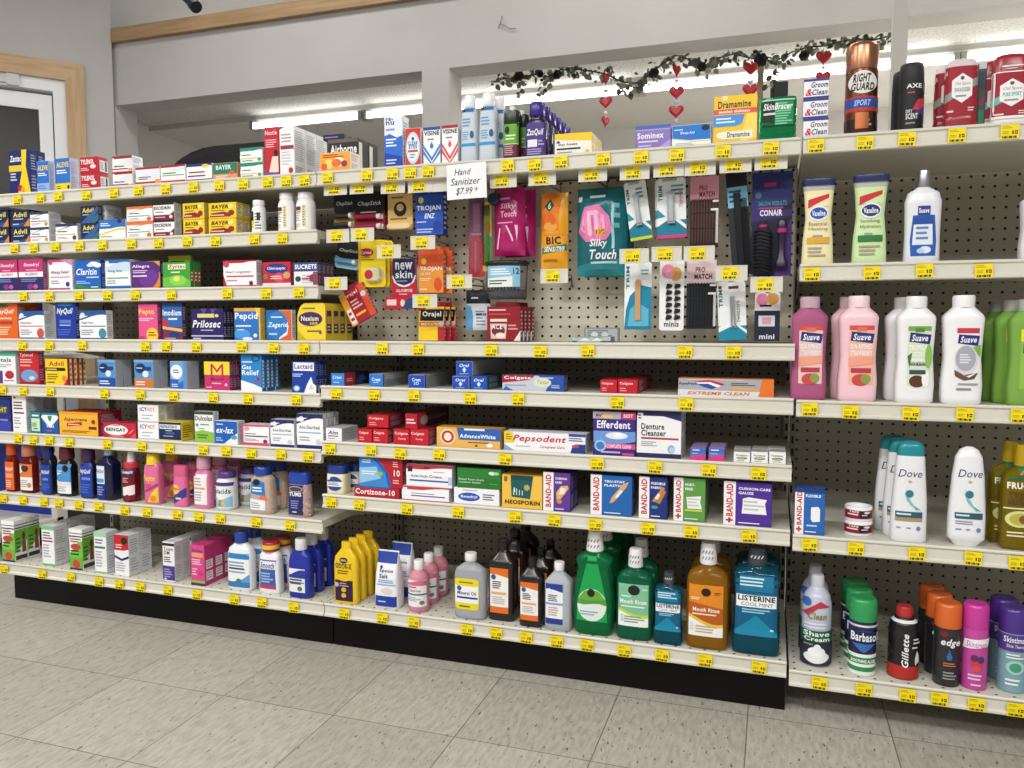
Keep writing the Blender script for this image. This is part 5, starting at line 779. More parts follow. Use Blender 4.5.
Bt('B8', 574, 616.5, 530.5, 'pear', .6, 'mouthwash_bottle', 'large green mouthwash bottle with round label and white cap', '0f8a4e:t', 'f0f0f0:g', (.02, .14, .96, .80, 'p 18a050 .1 .0 .9 .0 .86 .34 .6 .96 .4 .96 .14 .34;e .5 .24 .38 .24 dfeae0;p 6aa83a .12 .24 .14 .32 .3 .44 .5 .48 .7 .44 .86 .32 .88 .24 .5 .3;p 4a9a4a .12 .25 .3 .24 .5 .26 .88 .28 .86 .33 .5 .31 .14 .31;e .48 .42 .1 .06 1a2420;l .2 .08 .7 .16 2 8ab;s .12 .0 .12 0 0 fff'), yb=635.5, n=4, pitch=.105, rib=.03, extra=capprint(DOT, .40))
Bt('B8', 617, 654.5, 548, 'oblong', .6, 'mouthwash_bottle', 'green mint mouthwash bottle with square pale green label', '127a56:t', 'f0f0f0:g', (.09, .16, .9, .63, 'r 0 0 1 1 7fbf9a;s 0 0 1 .42 .3 c8d83a;s 0 0 1 .36 .22 eef2ee;e .52 .86 .2 .12 1c2422;l .1 .68 .5 .74 1 e8f4ea;t Mouth_Rinse .06 .54 .94 .64 f6faf6 b;l .1 .44 .9 .5 1 e8f4ea;l .2 .08 .9 .26 3 7a9a8a;r .08 .1 .18 .28 c8d8d0;r .8 .88 .96 .9 eee'), yb=640, n=2, pitch=.09, rib=.05, extra=capprint(DOT, .38))
LS = 'r 0 0 1 1 0f5f86;r .02 .46 .98 .66 f2f4f6;t LISTERINE .06 .56 .95 .65 16202c b;t COOL_MINT .14 .48 .9 .54 24465c;r .1 .72 .9 .98 1f7aa0;l .1 .74 .9 .96 4 cfeaf4;l .16 .36 .84 .44 2 9fd4e4;r .4 .14 .6 .28 d8eef4;l .42 .16 .58 .26 2 2a6a8a;p 1a86a8 .0 .06 .5 .34 1 .06 1 .0 0 0;r .84 .06 .92 .12 cfeaf4;r .42 .66 .7 .69 1f7aa0'
Bt('B8', 654.5, 683.5, 571.5, 'lister', .62, 'mouthwash_bottle', 'small blue mint mouthwash bottle between two larger bottles', '0f6076:t', '3a4248:g', (.06, .2, .94, .77, LS), yb=644, rib=.04, extra=capprint(DOT.replace('777', 'd8dce0'), .38))
Bt('B8', 687.3, 730, 542, 'oblong', .6, 'mouthwash_bottle', 'large amber mouthwash bottle with orange label', 'b07c1a:t', 'f0f0f0:g', (.08, .13, .88, .62, 'r 0 0 1 1 e08a24;p b85a1e 0 .36 1 .2 1 .56 0 .66;s 0 0 1 .42 .26 e8c03a;s 0 0 1 .36 .2 f0efe8;e .5 .86 .14 .08 2a1c14;l .06 .7 .34 .76 2 f4e4c8;t Mouth_Rinse .12 .48 .9 .56 faf2e4 b;l .1 .4 .9 .46 1 f4dcb8;l .2 .06 .9 .22 3 b8a890;r .06 .1 .14 .26 d8d8e4;l .74 .82 .94 .88 2 7a4a14'), yb=651, n=2, pitch=.1, rib=.04, extra=capprint(DOT, .38))
Bt('B8', 733.5, 781.5, 546.5, 'lister', .62, 'mouthwash_bottle', 'large blue mint mouthwash bottle at the end of the shelf', '0f6076:t', '3a4248:g', (.07, .19, .93, .77, LS), yb=654, rib=.04, n=2, pitch=.12, extra=capprint(DOT.replace('777', 'd8dce0'), .38))
# ------------------------------------------------------------------ shampoo bay
VL = 'r .08 .8 .92 .98 {0};p c8343a .12 .78 .12 .9 .86 .98 .86 .92;e .5 .7 .34 .11 {1};e .5 .7 .3 .085 {2};t Vaseline .26 .66 .74 .74 f2f4fa b;t {3} .16 .52 .8 .58 {4};t {5} .16 .44 .84 .5 {4};l .3 .33 .7 .4 1 999;r .1 .26 .9 .35 {6};l .14 .06 .86 .22 3 a8a088'
Bt('C2', 802.5, 835, 180, 'vase', .6, 'lotion_bottle', 'cream-yellow lotion bottle standing on its dark blue cap', 'f0e6b8:g', '2a3464:g', (.08, .04, .92, .84, VL.format('f0e6b8', 'f0f0f0', '2a54a8', 'Essential', '8a7a4a', 'Healing', 'd8a83a')), bands=[(.865, .93, 'b4b4ac')])
Bt('C2', 852.8, 888.5, 176, 'vase', .6, 'lotion_bottle', 'pale green lotion bottle with flared dark blue cap', 'cfe8b0:g', '2a3464:g', (.08, .04, .92, .84, VL.format('cfe8b0', 'e8eef0', '1f3570', 'Soothing', '5a7a4a', 'Hydration', '2f7a3a')), bands=[(.865, .93, 'b0b8ac')])
Bt('C2', 904.5, 942.5, 171, 'lotion', .6, 'lotion_bottle', 'white body lotion bottle with silver cap and blue label', 'e6e8ee:g', 'b8bac0:m', (.1, .07, .86, .62, 'p 2a5ab0 .1 0 .96 0 .98 .3 .9 .8 .14 .8 .06 .3;p dfe8f4 .14 .22 .86 .22 .82 .66 .18 .66;r .16 .62 .84 .76 2a4f9c;r .3 .8 .74 .98 2a3f8c;t Suave .34 .84 .7 .94 f2f4fa b;l .26 .3 .76 .6 3 6a86b4;e .6 .12 .2 .07 dfe8f4;e .44 .1 .14 .05 b8d0ec'))
Bt('C2', 1019, 1060, 187, 'suave', .6, 'lotion_bottle', 'pale tub of lotion just inside the frame edge', 'e4e6ea:g', 'd8dade:g', None)
SV = 'r 0 0 1 1 {0};r 0 .92 1 1 {1};p 2a2f7a .06 .74 .94 .7 1 .86 .1 .9;t Suave .16 .75 .86 .86 f2f2fa bi;r .3 .9 .7 .97 {6};t {2} .06 .6 .94 .69 {3} b;t {4} .06 .49 .94 .58 {3} b;l .1 .36 .9 .46 2 {3};{5}'
ST = 'e .5 .08 .36 .1 c84a4a;e .7 .1 .2 .08 8a9a4a;r .1 .2 .9 .28 b83a50;p f0a08a 0 .3 1 .36 1 .48 0 .46'
Bt('C3', 791.5, 828, 297, 'suave', .62, 'shampoo_bottle', 'magenta translucent shampoo bottle with strawberry label', 'c06a94:s', 'd8bccb:s', (.22, .16, .86, .72, SV.format('e8c8c0', 'd8504a', 'SUN-RIPENED', 'f6eeee', 'STRAWBERRY', ST, 'e0705a')))
Bt('C3', 838.3, 879, 296, 'suave', .62, 'conditioner_bottle', 'pale pink conditioner bottle with strawberry label', 'f2c8d2:g', 'f4dde2:g', (.26, .16, .88, .72, SV.format('f0b8a0', 'd8504a', 'SUN-RIPENED', 'faf2f0', 'STRAWBERRY', ST, 'e0705a')), n=2, dx=-.012)
Bt('C3', 895.5, 936.5, 296.5, 'suave', .62, 'conditioner_bottle', 'white conditioner bottle with green palm label', 'eeeef0:g', 'f0f0f2:g', (.28, .16, .86, .72, SV.format('d8e4c8', '7aa84a', 'TROPICAL', 'f4f8f0', 'COCONUT', 'e .44 .08 .34 .1 5a3626;e .8 .12 .16 .14 f4f2ee;r .1 .2 .8 .27 3a4a54;p 3a7a3a 0 .5 .2 .56 .1 .3;t NOURISHING .14 .34 .86 .4 2a4a54 b;e .9 .5 .14 .2 8ac05a', '5a8a3a')), n=2, dx=-.016)
Bt('C3', 941.3, 985.3, 295.5, 'suave', .62, 'conditioner_bottle', 'white conditioner bottle with grey coconut picture', 'f0f0f2:g', 'f2f2f4:g', (.28, .12, .88, .70, 'r .06 .92 .94 1 c8384a;p 2a2f7a .1 .76 .9 .72 .96 .88 .14 .9;t Suave .2 .77 .84 .87 f2f2fa bi;e .46 .5 .46 .24 d8d8dc;e .44 .52 .4 .2 a8aab4;l .2 .44 .7 .6 4 e8e8ec;p 6a4a3a .0 .34 .4 .26 .94 .3 .8 .2 .4 .17 .04 .24;p f4f2f0 .1 .3 .5 .24 .9 .3 .6 .22;p 7ab04a .7 .7 1 .74 1 .54;r .16 .1 .94 .13 999;l .1 .0 .8 .07 1 889'))
Bt('C3', 1007, 1051, 299.5, 'suave', .62, 'shampoo_bottle', 'green shampoo bottle with silver cap cut by the frame edge', '8fbf5a:s', 'c4c8c4:s', (.26, .16, .86, .72, 'r 0 0 1 1 8ac04a;r 0 .8 1 1 e8e03a;r .1 .6 .9 .76 2a2f7a;r .2 .3 .8 .5 cfe4a8'), n=3, dx=-.014)
RT = 'r .0 .2 1 .78 8a1c2c;p 1c1c24 .5 .26 .86 .34 .86 .62 .5 .74;l .14 .4 .5 .6 1 f0d8d8;t TAPE .2 .62 .48 .74 f0d8d8 b;l .56 .4 .8 .54 1 d8d8e0;e .72 .64 .1 .08 d8d8e0'
def roll(x0, x1, yt, z, desc, h):
    Y = .03; X0 = atY(x0, yt+15, Y + .03)[0]; X1 = atY(x1, yt+15, Y + .03)[0]; A = (X1-X0)/2; yc = A
    r = empty('tape_roll', ((X0+X1)/2, Y, z)); m = MB()
    R = [(.62, h*.55), (.62, .002), (.66, 0), (.98, 0), (1, .001), (1, h-.001), (.97, h), (.86, h), (.8, h-.003), (.66, h-.003), (.62, h-.005), (.62, h*.5)]
    m.loft([ring(a*A, a*A, 2, q, yc, 36) for a, q in R], 'eef0f2:g', caps=False); m.loft([ring(.62*A, .62*A, 2, h*.4, yc, 36), ring(.62*A, .62*A, 2, h*.5, yc, 36)], 'd8dadc'); m.build('spool', r)
    lm = MB(); art(lm, RT, lambda u, v, o: ((A+.0004+o)*math.sin((u-.5)*2.6), yc - (A+.0004+o)*math.cos((u-.5)*2.6), v*h), cols=14); lm.build('label', r)
    tag(r, desc, 'tape'); return r
hh = (atY(858, 505, .06)[2] - Z['C4'])/2
roll(843.7, 872.5, 503, Z['C4'], 'white spool of medical tape with red label, under its twin', hh)
roll(844.2, 872, 503, Z['C4'] + hh + .0004, 'white spool of medical tape with red label, on top of its twin', hh)
TAGREF['C4'].append((atY(858, 520, 0)[0], 'two stacked medical tape spools'))
DV = 't Dove .12 .74 .9 .84 2a3464 i;p b8a878 .42 .68 .5 .66 .6 .68 .5 .7;p 3a9a98 .34 .52 .44 .42 .7 .32 .9 .3 .6 .38 .5 .46 .46 .56;p 7fc4c0 .38 .6 .4 .52 .56 .42 .8 .28 .52 .38 .36 .5;e .5 .52 .13 .05 2f7a86;r .06 .2 .94 .28 2f5a6a;l .1 .22 .6 .27 1 cfe4e8;{0};l .1 .04 .3 .08 1 8a90c0;l .42 .04 .58 .08 1 8a90c0;e .82 .06 .07 .03 7a7ab8'
Bt('C4', 891.8, 929.2, 440.5, 'dove', .6, 'shampoo_bottle', 'white shampoo bottle with teal cap', 'e9ebee:g', '1f8a94:g', (.06, .1, .88, .84, DV.format('r .06 .15 .94 .2 a8946a')), n=3, dx=-.012, yb=541, pitch=.045)
Bt('C4', 949, 988, 446.5, 'flip', .55, 'conditioner_bottle', 'white conditioner bottle standing on its clear-footed cap', 'ebedf0:g', None, (.1, .13, .92, .9, DV.format('l .08 .12 .8 .18 2 99a')), yb=546)
Bt('C4', 1000, 1046, 444.5, 'oblong', .6, 'shampoo_bottle', 'golden green avocado shampoo bottle cut by the frame edge', '9a8412:t', 'b89a14:g', (.04, .06, .96, .86, 'e .5 .92 .2 .06 1f6a3a;l .1 .74 .6 .84 1 2a5a2a;t FRUCTIS .06 .66 .9 .74 f2f0e0 b;t TRIPLE .1 .54 .8 .62 5a3a1a b;t NUTRITION .1 .46 .9 .53 5a3a1a b;r .0 .42 1 .435 f0e8c0;e .4 .3 .36 .1 d8d890;e .42 .3 .28 .07 b8b04a;e .5 .3 .12 .05 7a5a2a;l .1 .08 .7 .16 2 e8e0b0'), n=2, dx=-.012, yb=549)
# shaving row
Bt('C8', 802.3, 832.3, 574, 'shave', 1, 'shave_cream_can', 'pale silver shave cream can with green band', 'c4c8da:g', 'e4e6ea:s', (.0, .02, 1, .80, 'p b83a4a .02 .74 .3 .84 .6 .92 .9 .84 .5 .82 .2 .7;e .16 .9 .14 .06 3a6ab0;t Clean .2 .66 .8 .76 8a8a3a bi;l .1 .52 .9 .62 2 e4e6f0;r 0 .34 1 .5 1f6a4a;t Shave .08 .42 .9 .49 f2f4f2 b;t Cream .1 .35 .9 .41 f2f4f2 b;r 0 0 1 .34 2a3040;e .5 .12 .4 .09 eef0f4;e .5 .2 .28 .07 f4f6f8;e .52 .26 .12 .05 eef0f4;l .1 .28 .5 .32 1 8a9a6a'), n=2, yb=665.5, pitch=.075, bands=[(.0, .02, '8a8c92')])
Bt('C8', 849, 877.3, 596.5, 'can', 1, 'shave_cream_can', 'green-capped navy shave cream can with striped foot', '22264c:g', '2f9a58:g', (.0, .0, 1, .72, 'r 0 .9 1 .94 c8c8d0;e .56 .74 .5 .1 3a4a9a;r .06 .62 1 .82 22264c;t Barbasol .08 .64 .98 .8 f2f4fa b;p 3f6ab0 .1 .6 .9 .6 .6 .46 .5 .44 .36 .48;l .2 .9 .8 .94 1 e8e8f0;t SOOTHING_ALOE .1 .25 .9 .31 f4f8f4 b'), n=3, yb=674.5, dx=-.004, bands=[(.0, .06, 'e8ece8'), (.06, .12, '2f8a50'), (.12, .16, 'eef0ee'), (.16, .245, '2f8a50'), (.245, .29, 'eef0ee')])
Bt('C8', 888.3, 920, 605.5, 'gill', 1, 'shave_cream_can', 'black and red shave foam can with red cap', '1c1c20:g', 'b83036:g', (.0, .02, 1, .84, 't Gillette .38 .2 .6 .78 f2f2f2 bvi;r 0 .0 1 .02 b8302a;l .74 .6 .96 .72 2 d8d8d8;p e8eaee .82 .24 .95 .3 .92 .42 .86 .5 .8 .34;l .7 .52 .96 .58 1 c8c8c8'), yb=678.5, bands=[(.03, .2, 'b4302a'), (.795, .83, 'e8e8ea')], rib=.0)
Bt('C8', 934, 962, 601.5, 'can', 1, 'shave_gel_can', 'orange-capped black shave gel can', '2a2a2e:g', 'd8662a:g', (.0, .02, 1, .70, 't edge .2 .68 .9 .84 f2f2f2 bi;e .3 .92 .14 .05 7a2a1a;p 2f6fa8 .44 .46 .58 .46 .62 .52 .54 .6 .5 .66 .46 .58 .4 .52;l .3 .34 .76 .42 2 c87a3a;l .3 .1 .8 .26 3 999'), n=3, yb=685.5, dx=-.006)
FR = 'e .5 .44 .26 .09 c83a5a;e .4 .52 .14 .06 6a2a5a;e .64 .5 .14 .06 4a3a6a;e .5 .34 .16 .06 d8504a;p f2eef2 .02 .66 .9 .72 .96 .86 .06 .82;t Skintimate .1 .7 .88 .8 b83a8a i;l .2 .14 .8 .26 2 f0c8e4;l .3 .04 .7 .1 1 f0c8e4'
Bt('C8', 962.3, 989.5, 602.5, 'can', 1, 'shave_gel_can', 'magenta shave gel can with berry picture', 'c04a9c:g', 'c8389c:g', (.0, .02, 1, .72, FR), yb=689)
Bt('C8', 998, 1029, 606, 'can', 1, 'shave_gel_can', 'purple and pale teal shave gel can beside the magenta can', '7fa8b4:g', '4a2f86:g', (.0, .02, 1, .72, 't Skintimate .12 .84 .9 .94 f2eef8 b;t Skin_Therapy .2 .74 .86 .81 e0d8f0 b;e .5 .42 .3 .12 a8d0c8;e .5 .42 .2 .08 4a9a7a;l .2 .56 .8 .66 2 eaf4f4;l .2 .1 .8 .24 2 eaf4f4'), n=2, yb=692, dx=-.004, bands=[(.5, .70, '55408c')])
# ------------------------------------------------------------------ price tags and peg hooks
TAGART = 'r .0 .0 1 1 f2dc12;l .08 .72 .7 .92 2 a89820;r .62 .34 .7 .58 2a2a1a;r .76 .34 .92 .58 2a2a1a;r .8 .42 .88 .5 f2dc12;l .1 .34 .5 .56 2 b0a018;r .1 .06 .16 .22 3a3620;r .2 .06 .34 .22 3a3620;r .38 .06 .42 .22 3a3620;r .46 .06 .62 .22 3a3620;r .66 .06 .7 .22 3a3620;r .74 .06 .86 .22 3a3620'
def tag_mesh(name, w=.033, h=.029, parent=None):
    m = MB(); m.box(-w/2, 0, -h/2, w/2, .0007, h/2, 'f2dc12')
    art(m, TAGART, lambda u, v, o: (-w/2 + u*w, -o, -h/2 + v*h), .00025, .00005); return m.build(name, parent)
TAGX = {
 'A1': [17, 40, 58, 86, 113.5, 138, 165.5, 193, 219, 243, 267.5, 286, 304], 'B1': [327.5, 366.6, 392, 410, 428, 507.5, 534.5, 560.7, 603, 641, 677, 723, 771],
 'A2': [14, 33.5, 55, 79, 102, 131, 158, 187, 215, 254, 282], 'A3': [23, 49, 78.6, 107, 135, 171, 227, 266, 298.6],
 'A4': [22, 49, 82, 145, 166, 196, 241.6, 273.5, 303.7], 'B4': [382, 418, 491, 540, 587.6, 685, 733.5],
 'A5': [2, 23, 50, 104, 140, 173, 213, 248, 296], 'B5': [336, 374, 413.5, 470, 518, 617, 686],
 'A6': [18, 33, 49, 69, 107, 141.5, 169, 203, 226, 251, 280.5, 308], 'B6': [330, 370.7, 400, 439, 505, 597, 655, 709, 758.5],
 'A7': [3, 22.6, 43.6, 58.6, 78.6, 98.3, 124.4, 146.6, 177, 198.5, 220, 256, 290], 'B7': [331, 359, 406.7, 458, 515, 554, 595, 648, 691, 749],
 'A8': [4, 42, 70.5, 98.7, 119, 140, 167.6, 196.5, 234, 261.5, 293.4], 'B8': [344, 382, 413.5, 467, 496, 526, 556.6, 587, 624, 662, 705, 759],
 'C1': [816, 865, 907, 957, 1010], 'C2': [812, 872, 924.6, 984], 'C3': [809.7, 850.6, 911, 965, 1020], 'C4': [809.7, 856, 917, 973.5, 1018], 'C8': [819.6, 864, 907.7, 939.5, 976.7, 1016]}
TAGREF['B1'] = [r for r in TAGREF['A1'] if r[0] > 0]; TAGREF['A1'] = [r for r in TAGREF['A1'] if r[0] <= 0]
TAGREF.setdefault('B8', []); TAGREF['B8'] += [r for r in TAGREF['A8'] if r[0] > 0]; TAGREF['A8'] = [r for r in TAGREF['A8'] if r[0] <= 0]
TAGREF['B4'] += [(atY(430, 330, .1)[0], 'hanging yellow and red oral gel pack'), (atY(505, 330, .1)[0], 'standing red bandage boxes'), (atY(637, 320, .1)[0], 'hanging nail file card'), (atY(672, 320, .1)[0], 'hanging card of hair clips'), (atY(731, 320, .1)[0], 'hanging tweezers card'), (atY(766, 320, .1)[0], 'hanging hair clip card with black foot')]
t0 = None; rng = random.Random(3)
def short(d): return ' '.join(d.split()[:10]).rstrip(',')
for sh, xs in TAGX.items():
    z = Z[sh] - .0195; used = {}
    lst = []
    for x in xs:
        X = atY(x, 300, -.006)[0]
        for _ in range(3):
            zz = z; q = None
            # pixel row of the rail at this x
            lo = 0
            X = atY(x, 384 - FPX*0 , -.006)[0]
            break
        # solve for the row so that the tag lands under its pixel column
        y = 384.
        for _ in range(6):
            P = atY(x, y, -.006); y += (P[2] - z)*FPX/2.2
        X = P[0]
        ref = min(TAGREF[sh], key=lambda r: abs(r[0] - X))[1]
        k = used.get(ref, 0); used[ref] = k + 1
        pre = ('', 'second ', 'third ', 'fourth ')[min(k, 3)]
        loc = (X, -.0057, z + rng.uniform(-.0025, .001))
        if t0 is None: t0 = tag_mesh('shelf_price_tag'); o = t0; o.location = loc
        else: o = copy_tree(t0, loc)
        o.rotation_euler = (0, rng.uniform(-.05, .05), 0)
        tag(o, f'{pre}yellow price tag under the {short(ref)}', 'price tag', 'yellow price tags on the shelf edges')
# scan plates on hooks: pixel centre of each plate
HOOKS = [(335, 188.5, 'golden lip balm card'), (361, 187, 'red lip balm card'), (392.5, 186.5, 'beige lip balm card'), (420, 185.5, 'blue condom box'),
 (503, 180.5, 'magenta razor bag'), (542, 178, 'orange razor bag'), (592.5, 174, 'teal razor bag'), (634.5, 172, 'tilted clipper card'), (668.5, 169, 'upright clipper card'),
 (700, 167.5, 'brown bobby pin card'), (735.5, 164.5, 'black comb'), (771, 161.5, 'hair brush set'),
 (337.5, 236, 'tilted pale blue lip balm card'), (362, 234.5, 'top of the yellow lip balm pack'), (388.5, 251.5, 'navy and red skin bandage pack'), (422.5, 242.5, 'orange condom box'),
 (459, 281.5, 'black and white travel pack'), (335.5, 283.5, 'tilted red oral care pack'), (424.5, 301, 'yellow and red oral gel pack'),
 (554, 276, 'bare pegboard beneath the orange razor bag'), (634, 256, 'nail file card'), (666.5, 254, 'hair clip card'), (699, 253.5, 'black bobby pin card'), (731.5, 273, 'tweezers card'), (766.5, 284.5, 'hair clip card with black foot')]
def make_hook():
    r = empty('peg_hook', (0, 0, 0))
    m = MB(); z = -.004
    m.tube([(0, .188, z - .012), (0, .1985, z - .012)], .004, GAL, 8)
    m.tube([(0, .196, z - .012), (0, .188, z), (0, .05, z - .002), (0, .028, z), (0, .022, z + .01)], .0021, GAL, 6)
    m.tube([(0, .196, z - .012), (.0, .186, z + .016), (0, .03, z + .017), (0, .0155, z + .012)], .0017, GAL, 6); m.build('wire', r)
    p = MB(); w, h = .070, .035; p.box(-w/2, 0, -h/2, w/2, .0015, h/2, CREAM); p.box(-w/2, -.001, h/2 - .003, w/2, 0, h/2, CREAM); p.box(-w/2, -.001, -h/2, w/2, 0, -h/2 + .003, CREAM)
    pl = p.build('ticket_plate', r); pl.location = (0, .0135, 0)
    t = tag_mesh('price_label', .036, .028, pl); t.location = (-.004, -.0012, 0); return r
hk = None
for i, (px, py, d) in enumerate(HOOKS):
    P = atY(px, py, .012); P = (P[0], 0, P[2])
    if hk is None: hk = make_hook(); o = hk; o.location = P
    else: o = copy_tree(hk, P)
    tag(o, f'wire peg hook with yellow price plate over the {d}', 'hook', 'wire peg hooks on the raised pegboard')
# blank plate and hand written sign
P = atY(437.5, 185, .0145); m = MB(); m.box(-.028, 0, -.017, .028, .0015, .017, CREAM); m.box(-.028, -.001, .014, .028, 0, .017, CREAM); m.tube([(0, .0015, .012), (0, .178, .012), (0, .184, -.0)], .0018, GAL, 6)
tag(m.build('blank_ticket_plate', None, P), 'blank cream ticket plate beside the hand-written sign', 'plate')
a = atY(447, 200, -.012); b = atY(486.5, 162, -.012); w, h = b[0]-a[0], b[2]-a[2]
m = MB(); n = 8
vs = [(-w/2 + w*i/n, -.004*math.sin(math.pi*i/n)*(1-j), h*(j - .5)) for j in (0, 1) for i in range(n+1)]
m.add(vs, [(i, i+1, n+2+i, n+1+i) for i in range(n)], 'eef0f3'); m.add([(x, y + .0004, z) for x, y, z in vs], [(n+1+i, n+2+i, i+1, i) for i in range(n)], 'eef0f3')
pf = lambda u, v, o: (-w/2 + u*w, -.004*math.sin(math.pi*u)*(1-v) - o - .0004, h*(v - .5))
art(m, 't Hand .2 .68 .62 .86 4a4a50 i;t Sanitizer .1 .40 .86 .6 4a4a50 i;t $7.99 .24 .1 .66 .32 4a4a50 i;r .7 .25 .8 .265 4a4a50;r .742 .2 .758 .32 4a4a50', pf, cols=10, rows=3)
o = m.build('paper_sign', None, ((a[0]+b[0])/2, -.0125, (a[2]+b[2])/2)); o.rotation_euler = (0, -.02, 0)
tag(o, 'white paper sign with hand-written hand sanitizer price', 'sign')
# ------------------------------------------------------------------ hanging packs
def frame(rect, Y):
    x0, y0, x1, y1 = rect; A = atY(x0, (y0+y1)/2, Y); B = atY(x1, (y0+y1)/2, Y); zt = atY((x0+x1)/2, y0, Y)[2]; zb = atY((x0+x1)/2, y1, Y)[2]
    return (A[0]+B[0])/2, (zt+zb)/2, B[0]-A[0], zt-zb
def pack(rect, name, desc, a, kind='card', base='f2f2f2', side=None, d=.0016, Y=.09, roll=0, n=1, dx=.0, pitch=.012, blister=None, extra=None, cat='pack'):
    X, zc, w, h = frame(rect, Y); r = empty(name, (X, Y, zc), 0)
    if roll: r.rotation_euler = (0, math.radians(roll), 0)
    m = MB()
    if kind == 'card':
        c = min(w, h)*.08
        pts = [(-w/2 + c, -h/2), (w/2 - c, -h/2), (w/2, -h/2 + c), (w/2, h/2 - c), (w/2 - c, h/2), (.006, h/2), (.006, h/2 - .003), (-.006, h/2 - .003), (-.006, h/2), (-w/2 + c, h/2), (-w/2, h/2 - c), (-w/2, -h/2 + c)]
        m.prism(pts, 0, d, base, 'y', side)
        art(m, a, lambda u, v, o: (-w/2 + u*w, -o, -h/2 + v*h)); m.build('hanging_card', r)
    elif kind == 'box':
        m.box(-w/2, 0, -h/2, w/2, d, h/2, base, .0008, side, side); m.box(-w*.3, d - .0012, h/2, w*.3, d, h/2 + .012, side or base)
        art(m, a, lambda u, v, o: (-w/2 + u*w, -o, -h/2 + v*h)); art(m, 'l .15 .1 .85 .9 7 d8d8e0', lambda u, v, o: (w/2 + o, u*d, -h/2 + v*h)); m.build('hanging_carton', r)
    elif kind == 'bag':
        rg = random.Random(len(desc)); N, M = 12, 14
        def f(u, v, o=0):
            b = max(0, 1 - abs(2*u-1)**3)*max(0, 1 - abs(2*v-1)**5); k = .12*math.sin(9*u + 5*v + len(desc))*b + .08*math.sin(17*v - 11*u)*b
            return (-w/2 + u*w + .004*math.sin(6*v)*b, -d*(b + k) - o, -h/2 + v*h)
        vs = [f(i/N, j/M) for j in range(M+1) for i in range(N+1)]
        fs = [(j*(N+1)+i, j*(N+1)+i+1, (j+1)*(N+1)+i+1, (j+1)*(N+1)+i) for j in range(M) for i in range(N)]
        m.add(vs, fs, base, True); m.add([(x, .3*d*(1 + y/d) if 0 else max(0, -y*.35), z) for x, y, z in vs], [tuple(reversed(q)) for q in fs], base, True)
        art(m, a, lambda u, v, o: f(u, v, o + .0006), .0003, .0001, cols=14, rows=14); m.build('hanging_bag', r)
    for (u0, v0, u1, v1, dep, col) in (blister or []):
        q = MB(); x0, x1, z0, z1 = -w/2 + u0*w, -w/2 + u1*w, -h/2 + v0*h, -h/2 + v1*h; cx, cz, aa, bb = (x0+x1)/2, (z0+z1)/2, (x1-x0)/2, (z1-z0)/2
        rr = []
        for s_, y in ((1, -.0006), (.97, -dep*.6), (.88, -dep*.92), (.7, -dep)):
            rr.append([(cx + p[0]*s_, y, cz + p[1]*s_) for p in [(q_[0], q_[1] ) for q_ in ring(aa, bb, 4, 0, 0, 28)]])
        q.loft(rr, col); q.build('blister', r)
    if extra: extra(r, w, h)
    for k in range(n):
        lab = desc + ((', ' + ORD[k]) if n > 1 else '')
        o = r if k == 0 else copy_tree(r, (X + dx*k, Y + k*pitch, zc))
        tag(o, lab, cat, desc if n > 1 else None)
    return r
def tubes(col, cap, v0, n=2):
    def ex(r, w, h):
        for k in range(n):
            m = MB(); z = -h/2 + (v0 - k*.26)*h
            m.tube([(-w*.42, -.008, z), (w*.30, -.008, z)], .0075, col, 12); t = m.build('balm_stick', r)
            m = MB(); m.tube([(w*.30, -.008, z), (w*.42, -.008, z)], .0078, cap, 12); m.build('stick_cap', t)
    return ex
LB = 'r 0 .5 1 1 1a1a1c;e .5 .5 .5 .12 1a1a1c;t ChapStick .12 .62 .9 .76 e8e8e8 i'
pack((334, 193, 355, 228), 'lip_balm_pack', 'black and gold lip balm card', LB, base='a8823a', extra=tubes('2a2a2a', 'e8e8e6', .34), n=3)
pack((354.5, 192, 384.5, 230), 'lip_balm_pack', 'black and red lip balm card beside the beige card', LB + ';l .2 .44 .8 .5 1 e0b0b8', base='8a2034', extra=tubes('8a2034', 'e8d8d8', .34), n=2, dx=.004)
pack((388, 192.5, 412.5, 230), 'lip_balm_pack', 'beige lip balm card with dark round portrait', 'e .5 .56 .26 .2 2a2622;e .5 .6 .14 .1 d8b878;l .15 .82 .85 .92 1 8a6a3a;l .1 .26 .9 .34 1 7a5a2a;r 0 0 1 .18 e8cf9a;l .1 .04 .9 .14 1 a88048', base='e0bd78', blister=[(-.02, .0, 1.02, .18, .014, 'e8cf9a')])
pack((415, 190, 443, 235), 'condom_box', 'blue condom box under the top shelf', 't TROJAN .06 .52 .92 .66 f2f4fa b;t ENZ .34 .37 .72 .48 f2f4fa bi;l .06 .27 .5 .32 1 c8d4f0;l .06 .04 .8 .16 2 b8c8f0;e .22 .78 .1 .07 e8d83a;e .8 .18 .16 .14 2343a0;r 0 .9 1 1 22408f', 'box', '2a56b8', '1f3f90', d=.03, Y=.075)
pack((336, 243, 360, 269), 'lip_balm_pack', 'pale blue and black lip balm card, hanging askew', LB, base='8fbbd4', roll=9, extra=tubes('6fa8cc', 'e4eef4', .3, 1), n=2)
